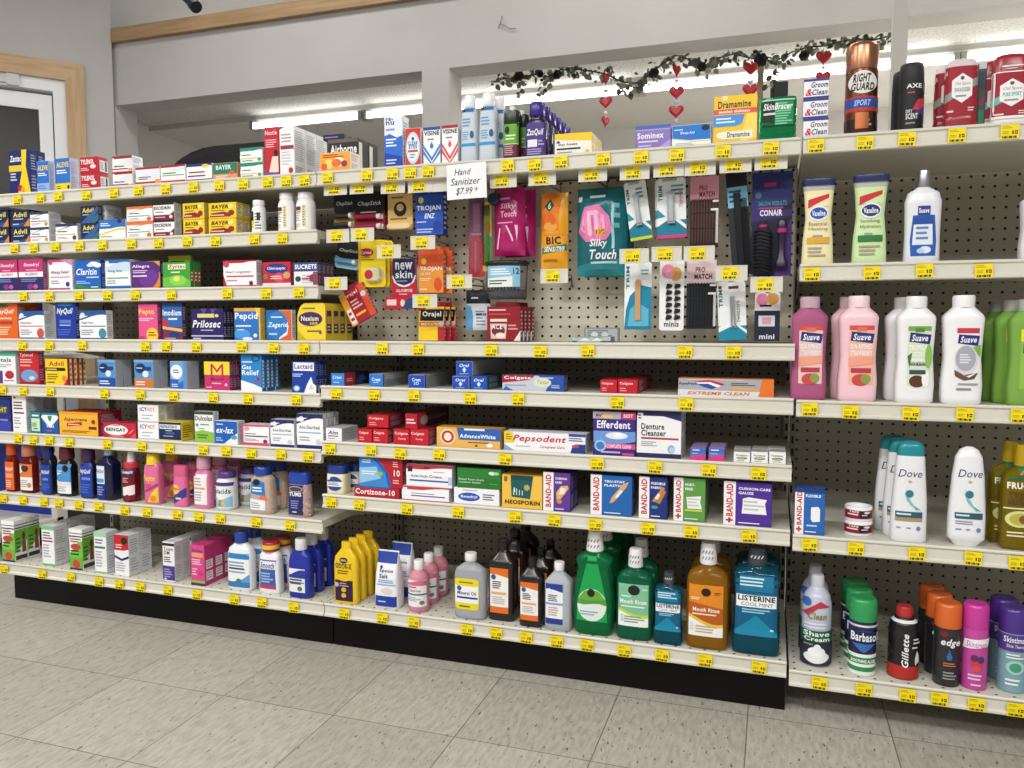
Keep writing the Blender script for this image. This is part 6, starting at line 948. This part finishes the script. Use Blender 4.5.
pack((358.5, 240, 385.5, 287), 'lip_balm_pack', 'yellow lip balm blister with little white jar', 'e .3 .74 .26 .09 b8283a;t Carmex .1 .7 .5 .78 f4e8e0 bi;l .1 .56 .6 .66 2 a08a1a;p d8b818 0 0 .1 0 .1 1 0 1', base='efd322', n=3, dx=.006, Y=.08, blister=[(.3, .1, .88, .42, .016, 'ece6b8:s')],
  extra=lambda r, w, h: (lambda m: (m.loft([ring(.15*w, .15*w, 2, y, 0, 20) for y in (0, .001)], 'b8283a'), setattr(m, 'v', [(x - .02*w, -.0168 + z*-.5, -h*.24 + y) for x, y, z in m.v]), m.build('jar_print', r)))(MB()))
pack((391.5, 259, 416.5, 297.5), 'skin_bandage_pack', 'navy and red liquid skin pack with white lettering', 'e .5 .66 .46 .36 22305c;p 22305c .06 .6 .94 .6 .94 1 .06 1;p e8e8ec .02 .56 .1 .4 .3 .3 .5 .27 .7 .3 .9 .4 .98 .56 .94 .58 .8 .38 .5 .31 .2 .38 .06 .58;t new .16 .72 .84 .92 eef0f6 b;t skin .16 .5 .84 .7 eef0f6 b;l .16 .4 .84 .46 1 8a9ac0;t ALL-PURPOSE .18 .14 .84 .22 f2d8d8 b;l .3 .06 .7 .11 1 f0c8c8', base='b82434',
  extra=lambda r, w, h: (lambda m: (m.box(-w*.56, -.03, -h*.8, w*.56, .001, -h*.5, 'b82434', .001), art(m, 'r .06 .3 .4 .8 e8c8c8;e .62 .5 .08 .3 e8d0b0;p 2a3f7a .6 0 1 0 1 1 .8 .9', lambda u, v, o: (-w*.56 + u*w*1.12, -.03 - o, -h*.8 + v*h*.3)), m.build('tray', r)))(MB()))
TJ = 't TROJAN .06 .5 .94 .62 f6ece0 b;t ULTRA .1 .42 .5 .48 f6ece0;e .22 .74 .1 .07 e8c83a;l .06 .28 .6 .36 2 f6e4c8;r 0 .6 1 1 d8562a;e .22 .74 .1 .07 e8c83a;t TROJAN .06 .5 .94 .62 f6ece0 b;l .06 .06 .4 .12 1 f6e4c8;e .78 .2 .16 .16 d8562a'
pack((418.5, 250, 443.5, 293), 'condom_box', 'orange condom box with red-orange top', TJ, 'box', 'e8953a', 'd06a2e', d=.018, n=2, pitch=.03, dx=.012, Y=.075)
pack((344, 287, 371, 322), 'oral_care_pack', 'red and orange mouth sore pack, hanging at a steep slant', 't Orajel .1 .78 .7 .92 f2d8d8 b;r .76 0 1 1 d8543a;e .86 .7 .1 .08 b8d8e4;l .3 .4 .7 .7 3 f0c0c4;r .3 .2 .7 .27 e8b83a;r 0 0 .24 1 e8a23a;r .04 .05 .22 .5 f0e8e4;l .06 .1 .2 .46 2 8a3a4a', base='a8202e', roll=-28, Y=.07, d=.01, kind='box', side='8f1a28')
pack((418.5, 306.5, 444.5, 340.5), 'oral_care_pack', 'black and yellow oral gel pack standing over the shelf', 'p b8283a 0 1 .4 1 .2 .9 0 .86;p f0cc2a 0 0 1 0 1 .4 0 .36;p 18181a .06 .58 .94 .58 1 .92 .1 .92;t Orajel .16 .66 .88 .86 f4f4f0 b;r .04 .42 1 .54 c03a2a;t MEDICATED .1 .44 .8 .52 f6e0d0 b;r .08 .3 .7 .305 c8a01a;e .88 .5 .1 .07 c8c8d0;r .74 .0 1 .4 b8283a', base='efc92a', n=3, dx=.008, Y=.085, d=.008, kind='box', side='b8283a', pitch=.02)
pack((468.5, 196, 484.5, 277), 'toothbrush_pack', 'long red and purple toothbrush tube pack', 'p 6a4468 0 .56 1 .48 1 1 0 1;r .3 .56 .7 .9 a08aa8;p c83a4c .1 .04 .9 .02 .9 .4 .1 .46;r .4 .05 .5 .44 e89aa4;l .2 .5 .8 .56 1 d8c8d8', base='a82840', blister=[(.12, .04, .88, .97, .016, 'e8c8d4:x')])
pack((483, 202, 491.5, 271), 'toothbrush_pack', 'narrow green and orange toothbrush card', 'r 0 .5 1 1 d8b04a;e .5 .62 .4 .1 e07a2a;p 4a9a4a .1 .1 .9 .1 .9 .5 .1 .56;r .0 .0 1 .08 c8b84a;r .2 .8 .8 .96 5a6a3a', base='6a8a3a', blister=[(.2, .06, .8, .94, .012, 'c8d8b0:x')],
  extra=lambda r, w, h: (lambda m: (m.loft([[(q[0] + w*.9, -.004 + q[2], q[1] + h*.53) for q in ring(.017*s, .017*s, 2, y, 0, 20)] for s, y in ((.6, -.012), (.95, -.008), (1, 0), (.95, .006), (.6, .008))], '1c2a4c:g'), m.build('cap', r)))(MB()))
pack((494.5, 188, 525.5, 256), 'razor_bag', 'crinkled magenta bag of razors', 't Silky .3 .66 .8 .76 f0c8dc bi;t Touch .3 .56 .8 .65 f0c8dc bi;l .15 .46 .9 .5 1 f0a8cc;p f4d0e4 .1 .1 .2 .4 .24 .4 .16 .1;p f4d0e4 .4 .44 .6 .2 .64 .22 .46 .44;p f4d0e4 .7 .44 .8 .44 .76 .2;l .2 .8 .7 .86 1 f0a8cc', 'bag', 'b01a68:g', d=.02, n=2, dx=.016, pitch=.04, Y=.1)
def ringlet(r, w, h):
    m = MB(); m.loft([ring(w*.5*a, w*.34*a, 2, z, -w*.34, 36) for a, z in ((.8, -h*.5), (.9, -h*.46), (.95, h*.2), (.97, h*.36))], 'd4d8de:x'); m.build('hanging_tub', r)
    m = MB(); m.loft([ring(w*.5*a, w*.34*a, 2, z, -w*.34, 36) for a, z in ((.98, h*.36), (1.04, h*.38), (1.04, h*.44), (.9, h*.46))], '1c1c20:g'); m.build('rim', r)
    m = MB(); m.loft([ring(w*.46*a, w*.3*a, 2, z, -w*.34, 30) for a, z in ((.8, -h*.44), (.92, -h*.40), (.9, -h*.26), (.5, -.22*h))], '5a5660:f'); c_ = m.build('hair_elastics', r); c_['kind'] = 'stuff'
    m = MB()
    for k in range(9):
        cx = -w*.3 + w*.075*k; m.tube([(cx + .006*math.cos(t), -w*.34 - w*.28*math.sqrt(max(.1, 1-(cx/(w*.5))**2)), -h*.24 + .006*math.sin(t)) for t in [q*.7 for q in range(10)]], .0016, '3a3440', 5)
    m.build('elastic_band', r)
    m = MB(); art(m, 'r 0 0 1 1 8fc4e0;p e8f0e8 0 0 .8 0 .8 .5 0 .42;l .1 .56 .8 .9 3 f0f6fa;l .06 .1 .7 .36 2 4a5a6a;t 12 .82 .6 .98 .9 2a3a4a b', lambda u, v, o: (-w*.36 + u*w*.74, -w*.34 - w*.34*math.sqrt(max(0, 1 - ((-w*.36 + u*w*.74)/(w*.5))**2)) - .001 - o, -h*.2 + v*h*.52), cols=10); m.build('label', r)
    m = MB(); m.tube([(-w*.2, -w*.34, h*.44), (-w*.12, -w*.2, h*.62), (0, -.002, h*.74), (w*.12, -w*.2, h*.62), (w*.2, -w*.34, h*.44)], .0012, '8a8d94', 6); m.build('hanger', r)
pack((491, 261, 533, 300), 'hair_elastic_tub', 'clear round tub of hair elastics with black rim', '', 'none', Y=.15, extra=ringlet)
pack((466.5, 290, 490.5, 330), 'travel_pack', 'black-topped travel pack with blue and white pouch', 'r 0 .66 1 1 1a1a1e;l .3 .76 .7 .84 1 c8c8d0;p 5aa8d8 0 0 .3 0 .24 .6 0 .64;r .28 .0 .92 .62 e6eaf0;l .4 .1 .84 .5 5 8a9ab0;r .4 .36 .84 .42 3a5a8a', 'bag', 'dfe6ee:g', d=.009, Y=.12)
pack((487, 306.5, 520.5, 340.8), 'bandage_box', 'dark red elastic bandage box with rolled bandage window', 'l .06 .86 .6 .94 1 e8c8c8;r .06 .76 .7 .8 c84a50;r .1 .56 .6 .64 e8dcd0;p d8c8b8 .12 .06 .56 .06 .6 .5 .1 .5;e .34 .3 .2 .16 7a2a30;t ACE .14 .34 .46 .48 f4ece8 b;e .4 .16 .14 .08 f0e4da;p e8e0e0 .8 0 1 0 1 .3;l .64 .3 .94 .5 2 d89a9e', 'box', '8f1c28', '7a1820', d=.02, n=4, pitch=.024, dx=.003, Y=.06)
pack((541.5, 193, 568, 269), 'razor_bag', 'orange and yellow bag of disposable razors', 'p e0801c 0 .5 .7 .5 .8 .9 .6 1 0 1;e .34 .62 .3 .12 d8681c;e .4 .55 .26 .06 e8a04a;p 1f5a4a .2 .82 .4 .74 .6 .82 .4 .92;t 6 .34 .78 .46 .87 f4f0d8 b;t BIC .2 .32 .74 .42 1c1c1c b;p e88a3a .1 .44 .9 .44 .9 .47 .1 .47;p 2f7a74 .04 .2 .96 .24 .96 .32 .04 .28;t SENSITIVE .1 .22 .9 .29 f0f0e0 bi;l .1 .08 .8 .14 1 a8701a', 'bag', 'eda51c:g', d=.014, Y=.09)
PK = ';'.join(f'r {.2+.07*i:.2f} {.42+.03*(i%2):.2f} {.25+.07*i:.2f} {.72-.02*(i%3):.2f} {c}' for i, c in enumerate(('e88ab8', 'f4c0d8', 'd86aa8', 'f4c0d8', 'e88ab8', 'f0a8cc')))
pack((577.5, 188, 627.5, 276), 'razor_bag', 'teal bag with bundle of pink razors', 'p 2f8a94 0 0 1 0 1 .2 0 .12;p e07ab0 .04 .5 .2 .78 .5 .8 .7 .66 .74 .5 .6 .4 .2 .38;p f4b0d0 .1 .52 .22 .72 .46 .74 .62 .64 .3 .44;' + PK + ';e .5 .49 .12 .05 d89a3a;t BIC .42 .465 .58 .515 1c1c1c b;t Silky .28 .3 .62 .41 f6eef4 bi;t Touch .28 .18 .8 .29 f6eef4 bi;l .3 .12 .86 .17 1 b8d8dc;r .04 .84 .14 .9 e8f4f4;l .3 .86 .66 .92 1 dff;l .74 .5 .94 .84 3 6ab0b8;p 9fd0d4 .7 .3 .76 .3 .8 .8 .76 .8', 'bag', '136a74:g', d=.03, Y=.1, n=2, pitch=.05, dx=.008)
TM = 'r 0 .0 1 .3 1f7f9a;p f2f4f4 0 .2 .5 .34 1 .14 1 .2 .5 .42 0 .3;r 0 0 1 .05 {0};t TRIM .06 .62 .2 .88 1f7f8a bv;l .5 .7 .92 .9 3 5aa0a8;p 2a94a8 0 .34 .3 .36 0 .5;r .2 .95 .7 .99 b0b8b0'
def clipper(r, w, h):
    m = MB(); m.prism([(-w*.12, -h*.26), (w*.12, -h*.26), (w*.1, h*.16), (w*.16, h*.26), (-w*.16, h*.26), (-w*.1, h*.16)], -.009, -.003, 'c4c8cc:m'); b_ = m.build('clipper', r)
    m = MB(); m.prism([(-w*.07, -h*.22), (w*.07, -h*.22), (w*.07, h*.2), (-w*.07, h*.2)], -.013, -.0105, 'd8dcde:m'); m.build('lever', b_)
pack((627, 181, 649, 240), 'nail_clipper_card', 'white and teal clipper card with lime foot, tilted', TM.format('c8d83a'), base='f0f3f2', roll=-8, extra=clipper)
pack((657, 178, 686, 238), 'nail_clipper_card', 'white and teal clipper card with magenta foot', TM.format('d83a8a') + ';t TRIMMER .78 .5 .9 .8 d0408a v', base='f0f3f2', roll=-2, extra=clipper, n=2, dx=-.006)
def pins(c):
    def ex(r, w, h):
        m = MB()
        for i in range(9):
            for j in range(3):
                x = -w*.42 + w*.1*i; z = -h*.36 + j*h*.22; m.box(x, -.004, z - h*.1, x + w*.05, -.0018, z + h*.09, c)
        m.build('bobby_pins', r)
        m = MB(); m.box(w*.3, -.006, h*.12, w*.5, -.001, h*.15, 'e8e8ea'); m.box(w*.24, -.006, -h*.0, w*.5, -.001, h*.03, 'e8e8ea'); m.box(w*.42, -.006, -h*.46, w*.5, -.001, h*.0, 'c4c4c8'); m.build('plastic_tray', r)
    return ex
pack((690, 176, 718.5, 246), 'bobby_pin_card', 'pink-topped card of brown bobby pins', 'r 0 .66 1 1 dc98a8;t PRO .32 .8 .6 .87 5a2a34 b;t MATCH .32 .7 .86 .78 5a2a34 b;r 0 0 1 .66 3a2420', base='dc98a8', extra=pins('52342c'))
pack((686.5, 260, 716, 329), 'bobby_pin_card', 'pale pink card of black bobby pins', 'r 0 .66 1 1 e6ccd0;t PRO .3 .82 .62 .9 5a3a44 b;t MATCH .26 .72 .86 .8 3a2a34 b;r 0 0 1 .66 1c2028', base='e6ccd0', extra=pins('15181e'))
def comb(r, w, h):
    m = MB(); m.box(-w*.2, -.006, -h*.49, w*.12, -.002, h*.3, '121418:g', .001)
    for k in range(40): m.box(w*.12, -.005, -h*.47 + k*h*.018, w*.42, -.003, -h*.463 + k*h*.018, '121418')
    m.build('comb', r)
pack((729, 172, 750, 275), 'comb_pack', 'long black comb on a card with pale blue tag', 'r 0 .0 1 1 23262e;r .02 .66 .98 .86 7fc0dc;l .1 .7 .8 .84 3 2a5a78;r .1 .88 .9 .98 1a1c22', base='23262e', roll=-5, extra=comb)
def brush(r, w, h):
    m = MB(); m.loft([ring(w*a, w*a*.4, 3, z*h, -.014, 24) for a, z in ((.15, -.485), (.19, -.475), (.19, -.07), (.1, -.045), (.075, -.03), (.075, .03))], '17171b'); b_ = m.build('round_brush', r)
    m = MB()
    for k in range(12):
        z = -.465 + k*.034
        m.loft([[(x + 0, y, zz + h*.012*math.cos(x/w*9 + 1)) for x, y, zz in ring(w*a, w*a*.46, 3, h*(z + dz), -.014, 28)] for a, dz in ((.19, 0), (.245, .006), (.245, .012), (.19, .02))], '0c0c0f')
    m.build('bristles', b_); b_.location = (-w*.2, 0, 0)
    m = MB(); m.loft([ring(w*.1, w*.06, 2.2, z*h, -.014, 16) for z in (-.035, -.01)], 'b02a7a:g', caps=False); m.build('brush_collar', b_)
    m = MB(); m.loft([ring(w*a, w*a*.6, 2.2, z*h, -.012, 16) for a, z in ((.15, -.42), (.15, -.37), (.085, -.33), (.085, -.12), (.11, -.06), (.11, .0), (.07, .03))], '2a1c34:g'); h_ = m.build('brush_handle', r); h_.location = (w*.26, 0, 0)
    m = MB(); m.loft([ring(w*.118, w*.08, 2.2, z*h, -.012, 16) for z in (-.09, -.05)], 'b02a7a:g', caps=False); m.build('handle_band', h_)
pack((751.5, 172, 792, 276), 'hair_brush_set', 'navy and purple card with black round hair brush', 'p 4a2a78 .6 0 1 0 1 .56 .9 .5;p 2a2f6a 0 .55 1 .7 1 1 0 1;p 3a2a6a .0 .52 1 .58 1 .64 0 .6;t CONAIR .2 .58 .76 .64 e8e8f4 b;t SALON_RESULTS .16 .68 .86 .72 3ab0a8;l .16 .64 .8 .67 1 b02a7a;e .16 .78 .08 .03 4a7a8a;r .3 .86 .6 .9 a8286a', base='1c2038', extra=brush)
pack((624.5, 262, 651.5, 329.5), 'nail_file_card', 'teal fading card with tan emery board', 'p 1f86a8 0 0 1 0 1 .62 .6 .66 .2 .5 .06 .3;p 5fb4d0 .1 0 .9 0 .9 .3 .5 .4 .2 .3;t TRIM .06 .6 .18 .94 1f7f8a bv;l .6 .8 .92 .9 2 8ab;r 0 0 1 .05 1a7a9a', base='eef2f4', d=.0015,
  extra=lambda r, w, h: (lambda m: (m.prism([(-w*.1, -h*.36), (w*.1, -h*.36), (w*.1, h*.2), (w*.06, h*.24), (-w*.06, h*.24), (-w*.1, h*.2)], -.004, -.001, 'c89a6a'), m.build('emery_board', r)))(MB()))
def clips(r, w, h):
    m = MB()
    for i in range(6):
        z = h*(.13 - i*.088)
        for x in (-.24, .1): m.prism([(w*x, z - h*.03), (w*(x + .05), z - h*.04), (w*(x + .24), z - h*.02), (w*(x + .27), z + h*.005), (w*(x + .24), z + h*.025), (w*(x + .05), z + h*.035)], -.004, -.001, '17171a')
    m.build('snap_clips', r)
pack((659.5, 260, 684, 330.5), 'hair_clip_card', 'white card of black snap clips with pink shape on top', 'e .34 .84 .26 .1 e88ab0;e .66 .8 .24 .1 e8a85a;e .4 .8 .18 .07 f0a8c0;t minis .2 .05 .8 .13 2a2a2e b', base='f0f0f2', extra=clips)
pack((718, 281, 746, 340), 'tweezers_card', 'white and teal card with slim tweezers', 'r 0 0 1 .24 1f8aa8;p f2f4f4 0 .14 .6 .26 1 .1 1 .16 .5 .32 0 .22;t TRIM .04 .56 .18 .86 1f7f8a bv;l .4 .84 .9 .94 1 5a3a44;t tweezers .66 .3 .78 .66 3a3a44 v;e .1 .9 .07 .03 7a2a3a', base='eef1f2', roll=-3,
  extra=lambda r, w, h: (lambda m: (m.prism([(-w*.06, h*.24), (w*.1, h*.24), (w*.14, -h*.3), (w*.08, -h*.3), (w*.03, h*.1), (-.0, -h*.3), (-w*.05, -h*.3)], -.006, -.002, 'c4c8cc:m'), m.build('tweezers', r)))(MB()))
pack((754.5, 292, 780, 341), 'hair_clip_card', 'small white card with pink and orange shapes and black foot', 'e .3 .84 .24 .13 e88ab0;e .7 .86 .24 .12 e8a85a;r .2 .7 .66 .74 1a1a1e;r 0 0 1 .62 22283a;r .16 .3 .8 .52 cfdce4;r .3 .34 .66 .48 d89aa8;t mini .2 .04 .8 .14 e8e8f0 b', base='f0f0f2')
# ------------------------------------------------------------------ garland and hanging hearts
GPTS = [(494, 82), (506, 78), (520, 80), (533, 74), (547, 77), (560, 70), (575, 69), (590, 71), (606, 74), (622, 82), (636, 83), (648, 76), (660, 66), (676, 55), (690, 60), (704, 66), (718, 58), (734, 54), (750, 58), (764, 56), (778, 60), (792, 52), (808, 47), (824, 46), (842, 41), (858, 39), (874, 40), (889, 36)]
YG = YH + TH + .07
r = empty('garland', atY(690, 60, YG)); O = Vector(r.location)
pts = [Vector(atY(x, y, YG)) - O for x, y in GPTS]
for p in pts: p.z = min(p.z, ZR - .02 - O.z)
m = MB(); m.tube(pts, .0035, '4a4234', 6); m.build('vine', r)
rg = random.Random(11); m = MB(); LC = ('6a7466', '87917f', '4c554c', '9aa291')
def leaf(m, p, L, rg):
    a = Vector((rg.uniform(-1, 1), rg.uniform(-.5, .5), rg.uniform(-1, .6))).normalized(); b = a.cross(Vector((rg.uniform(-1, 1), rg.uniform(-1, 1), rg.uniform(-1, 1)))).normalized(); n = a.cross(b)
    W = L*.42; c = rg.choice(LC)
    Q = [p, p + a*L*.3 + b*W*.9 + n*L*.06, p + a*L*.7 + b*W*.7, p + a*L, p + a*L*.7 - b*W*.7, p + a*L*.3 - b*W*.9 + n*L*.06, p + a*L*.5 - n*L*.08]
    m.add([tuple(q) for q in Q], [(0, 1, 6), (1, 2, 6), (2, 3, 6), (3, 4, 6), (4, 5, 6), (5, 0, 6)], c)
for i in range(len(pts)-1):
    for k in range(18):
        p = pts[i].lerp(pts[i+1], rg.random()) + Vector((0, rg.uniform(-.03, .03), rg.gauss(-.006, .018))); p.z = min(p.z, ZR - .04 - O.z)
        leaf(m, p, rg.uniform(.018, .04), rg)
for (x, y) in ((776, 76), (770, 84), (783, 66), (540, 90), (622, 92), (520, 92), (632, 90)):
    for k in range(5): leaf(m, Vector(atY(x + rg.uniform(-4, 4), y + rg.uniform(-6, 6), YG)) - O, .035, rg)
lf = m.build('leaves', r); lf['kind'] = 'stuff'
fl = None
for (x, y, s, c) in ((519, 76, 1.3, '1f1a1c'), (557, 75, 1.1, '24292a'), (654, 73, 1.2, '1e1c1e'), (702, 67, 1.1, '202422'), (761, 60, 1.5, '1c1a1c'), (804, 56, 1.1, '1d1f20'), (540, 74, .9, '1f2422')):
    m = MB(); P = Vector(atY(x, y, YG - .02)) - O; R_ = .021*s
    for k in range(6):
        t = k*math.pi/3; m.loft([[(P.x + math.cos(t)*R_*.5 + q[0], P.y + q[2], P.z + math.sin(t)*R_*.5 + q[1]) for q in ring(R_*.55*a, R_*.55*a, 2, yy, 0, 8)] for a, yy in ((.3, -.012), (1, -.004), (.9, .003), (.3, .006))], c)
    m.build('dark_flower', r)
tag(r, 'dark leafy garland strung across the opening with hanging red hearts', 'garland')
def heart_pts(s): return [(s*16*math.sin(t)**3/17, s*(13*math.cos(t) - 5*math.cos(2*t) - 2*math.cos(3*t) - math.cos(4*t))/17) for t in [2*math.pi*k/28 for k in range(28)]]
HR = mat('b01a2c:g'); LIL = mat('b8b0dc:g')
STR_ = [(606, 66, [(78, 12, 70, 0), (91, 4.5, 10, 1), (102, 12, 8, 0), (113, 2.5, 0, 2), (121, 11, 62, 0)], 'beside the yellow stay-awake box'),
 (677, 58, [(70, 12, 60, 0), (81, 2.5, 0, 2), (92, 13, 10, 0), (102, 5, 0, 1), (111, 13, 5, 0), (121, 4, 0, 1)], 'over the lilac sleep aid box'),
 (751, 55, [(68, 13, 20, 0), (82, 5, 0, 1), (90, 13, 5, 0)], 'behind the yellow motion sickness box'),
 (824, 48, [(57, 13, 15, 0), (68, 3, 0, 1), (77, 12, 10, 0)], 'behind the white hair cream boxes')]
for x, yt, hs, where in STR_:
    P0 = atY(x, yt, YG - .08); r = empty('hanging_heart_string', P0)
    zb = atY(x, hs[-1][0], YG - .08)[2]
    m = MB(); m.tube([(0, 0, .01), (0, 0, zb - P0[2])], .0009, 'd8d8dc', 5); m.build('string', r)
    for y, s, ry, k in hs:
        z = atY(x, y, YG - .08)[2] - P0[2]; S_ = s/2*.0058
        m = MB()
        if k == 2: m.loft([ring(.008*a, .008*a, 2, q, 0, 12) for a, q in ((.3, -.008), (.9, -.004), (1, 0), (.9, .004), (.3, .008))], 'eeeef2:g')
        else:
            hp = heart_pts(S_); rr = []
            for sc, yy in ((.55, -.006), (.9, -.003), (1, 0), (.9, .003), (.55, .006)): rr.append([(p[0]*sc, yy, p[1]*sc) for p in hp])
            m.loft(rr, HR if k == 0 else LIL)
        o = m.build('bead' if k == 2 else ('heart' if k == 0 else 'small_heart'), r); o.location = (0, 0, z); o.rotation_euler = (0, 0, math.radians(ry))
    tag(r, f'string of red hearts hanging {where}', 'decoration', 'heart strings on the garland')
# bent wire on the wall above
P = atY(505, 22, YH); m = MB(); q = lambda x, y, d=.012: tuple(Vector(atY(x, y, YH - d)) - Vector(P))
m.tube([q(502, 16, 0), q(502, 17), q(500, 24), q(498, 28)], .0022, '8a8884', 6); m.tube([q(500, 24), q(506, 26), q(511, 29), q(516, 28)], .0022, '8a8884', 6)
tag(m.build('wall_wire', None, P), 'small bent wire sticking out of the wall above the garland', 'wire')
# ceiling spotlight
P = atY(190, 5, 1.0); P = (P[0], P[1], ZT); r = empty('ceiling_spotlight', P)
m = MB(); m.loft([ring(.03, .03, 2, -.012, 0, 20), ring(.03, .03, 2, 0, 0, 20)], '17181c'); m.build('mount', r)
zz = atY(190, 2, 1.0)[2] - ZT
m = MB(); m.tube([(0, 0, -.01), (0, 0, zz + .06)], .008, '17181c', 8); m.build('stem', r)
m = MB(); A_ = Vector(atY(181, -8, 1.0)) - Vector(P); B_ = Vector(atY(195, 6, .97)) - Vector(P); m.tube([A_, A_.lerp(B_, .5), B_], .021, '1b1c22', 14); d_ = (B_-A_).normalized(); m.tube([B_ - d_*.012, B_ + d_*.012], .026, '1b1c22', 14); m.build('lamp_head', r)
tag(r, 'black ceiling spotlight at the top edge, above the wood trim', 'light')
# dark cover beyond the shelving
Yc = 1.35; zt = atY(215, 148, Yc)[2]; xa = atY(176, 165, Yc)[0]; xb = atY(320, 150, Yc)[0]
m = MB(); L_ = xb - xa; R = []
for k in range(13):
    u = k/12; e = math.sin(math.pi*min(1, max(.02, u*.98 + .01)))**.5; hh = zt*(.86 + .14*min(1, e)) if 0 < k < 12 else zt*.88
    hh = zt - .14*max(0, 1 - u/.42)**2.2 - .1*max(0, (u-.8)/.2)**2
    R.append([(xa + u*L_, Yc + yy*(.22 + .05*e), z) for yy, z in ((-1, 0), (-1, hh*.6), (-.85, hh*.9), (-.5, hh*.985), (0, hh), (.5, hh*.985), (.85, hh*.9), (1, hh*.6), (1, 0))])
m.loft(R, noise_mat('dark_fabric', '0d0d0f', '161618', 30, .8, .2))
tag(m.build('black_cover'), 'rounded black fabric cover standing behind the white cartons on top', 'cover')
# neighbouring rack seen through the open end of the medicine bay
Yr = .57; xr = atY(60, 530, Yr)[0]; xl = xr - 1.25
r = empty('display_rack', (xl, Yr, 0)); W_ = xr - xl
m = MB(); m.box(0, .02, .1, W_ - .03, .03, 1.22, mat('23348f')); m.build('back_panel', r)
m = MB(); m.box(W_ - .03, -.01, 0, W_, .04, 1.22, CREAM); m.build('upright', r)
m = MB(); m.box(0, -.01, 0, .03, .04, 1.22, CREAM); m.build('upright', r)
for z in (.12, .56, .8, 1.04, 1.2):
    m = MB(); m.box(0, -.26, z - .02, W_ + (.0 if z < .7 else .22), .02, z, CREAM); m.box(0, -.264, z - .036, W_ + (.0 if z < .7 else .22), -.26, z, CREAM); m.build('shelf_deck', r)
m = MB(); m.box(0, -.02, 0, W_ + .3, .3, .1, mat('101014')); m.build('kick_plate', r)  # kick plate; its run past the upright is added to stand for shade
tag(r, 'rack with blue back panel seen past the open shelf end by the door', 'shelving')
bx = None
for i, (u, z, w, h, c, d) in enumerate(((.62, 1.04, .2, .09, 'e8ecf2', 'bright white carton'), (.86, 1.04, .16, .1, 'a8c4e4', 'pale blue carton'), (.5, .8, .22, .12, '2a3f9a', 'blue carton'), (.78, .8, .2, .14, '2a3f9a', 'taller blue carton'), (1.05, .8, .24, .1, 'd8dce4', 'white carton'), (.5, .56, .3, .16, '22358f', 'wide blue carton'), (.9, .56, .2, .14, '2a3f9a', 'low blue carton'))):
    m = MB(); m.box(-w/2, 0, 0, w/2, .15, h, c, .001); art(m, 'r .1 .6 .9 .8 f0f0f4;l .1 .2 .8 .5 2 8a9ab8', lambda a, b, o: (-w/2 + a*w, -o, b*h))
    tag(m.build('shop_carton', None, (xl + u, Yr - .22, z + .0015)), d + f' on the {"upper" if z > 1 else "middle" if z > .7 else "low"} deck of the blue rack', 'box')
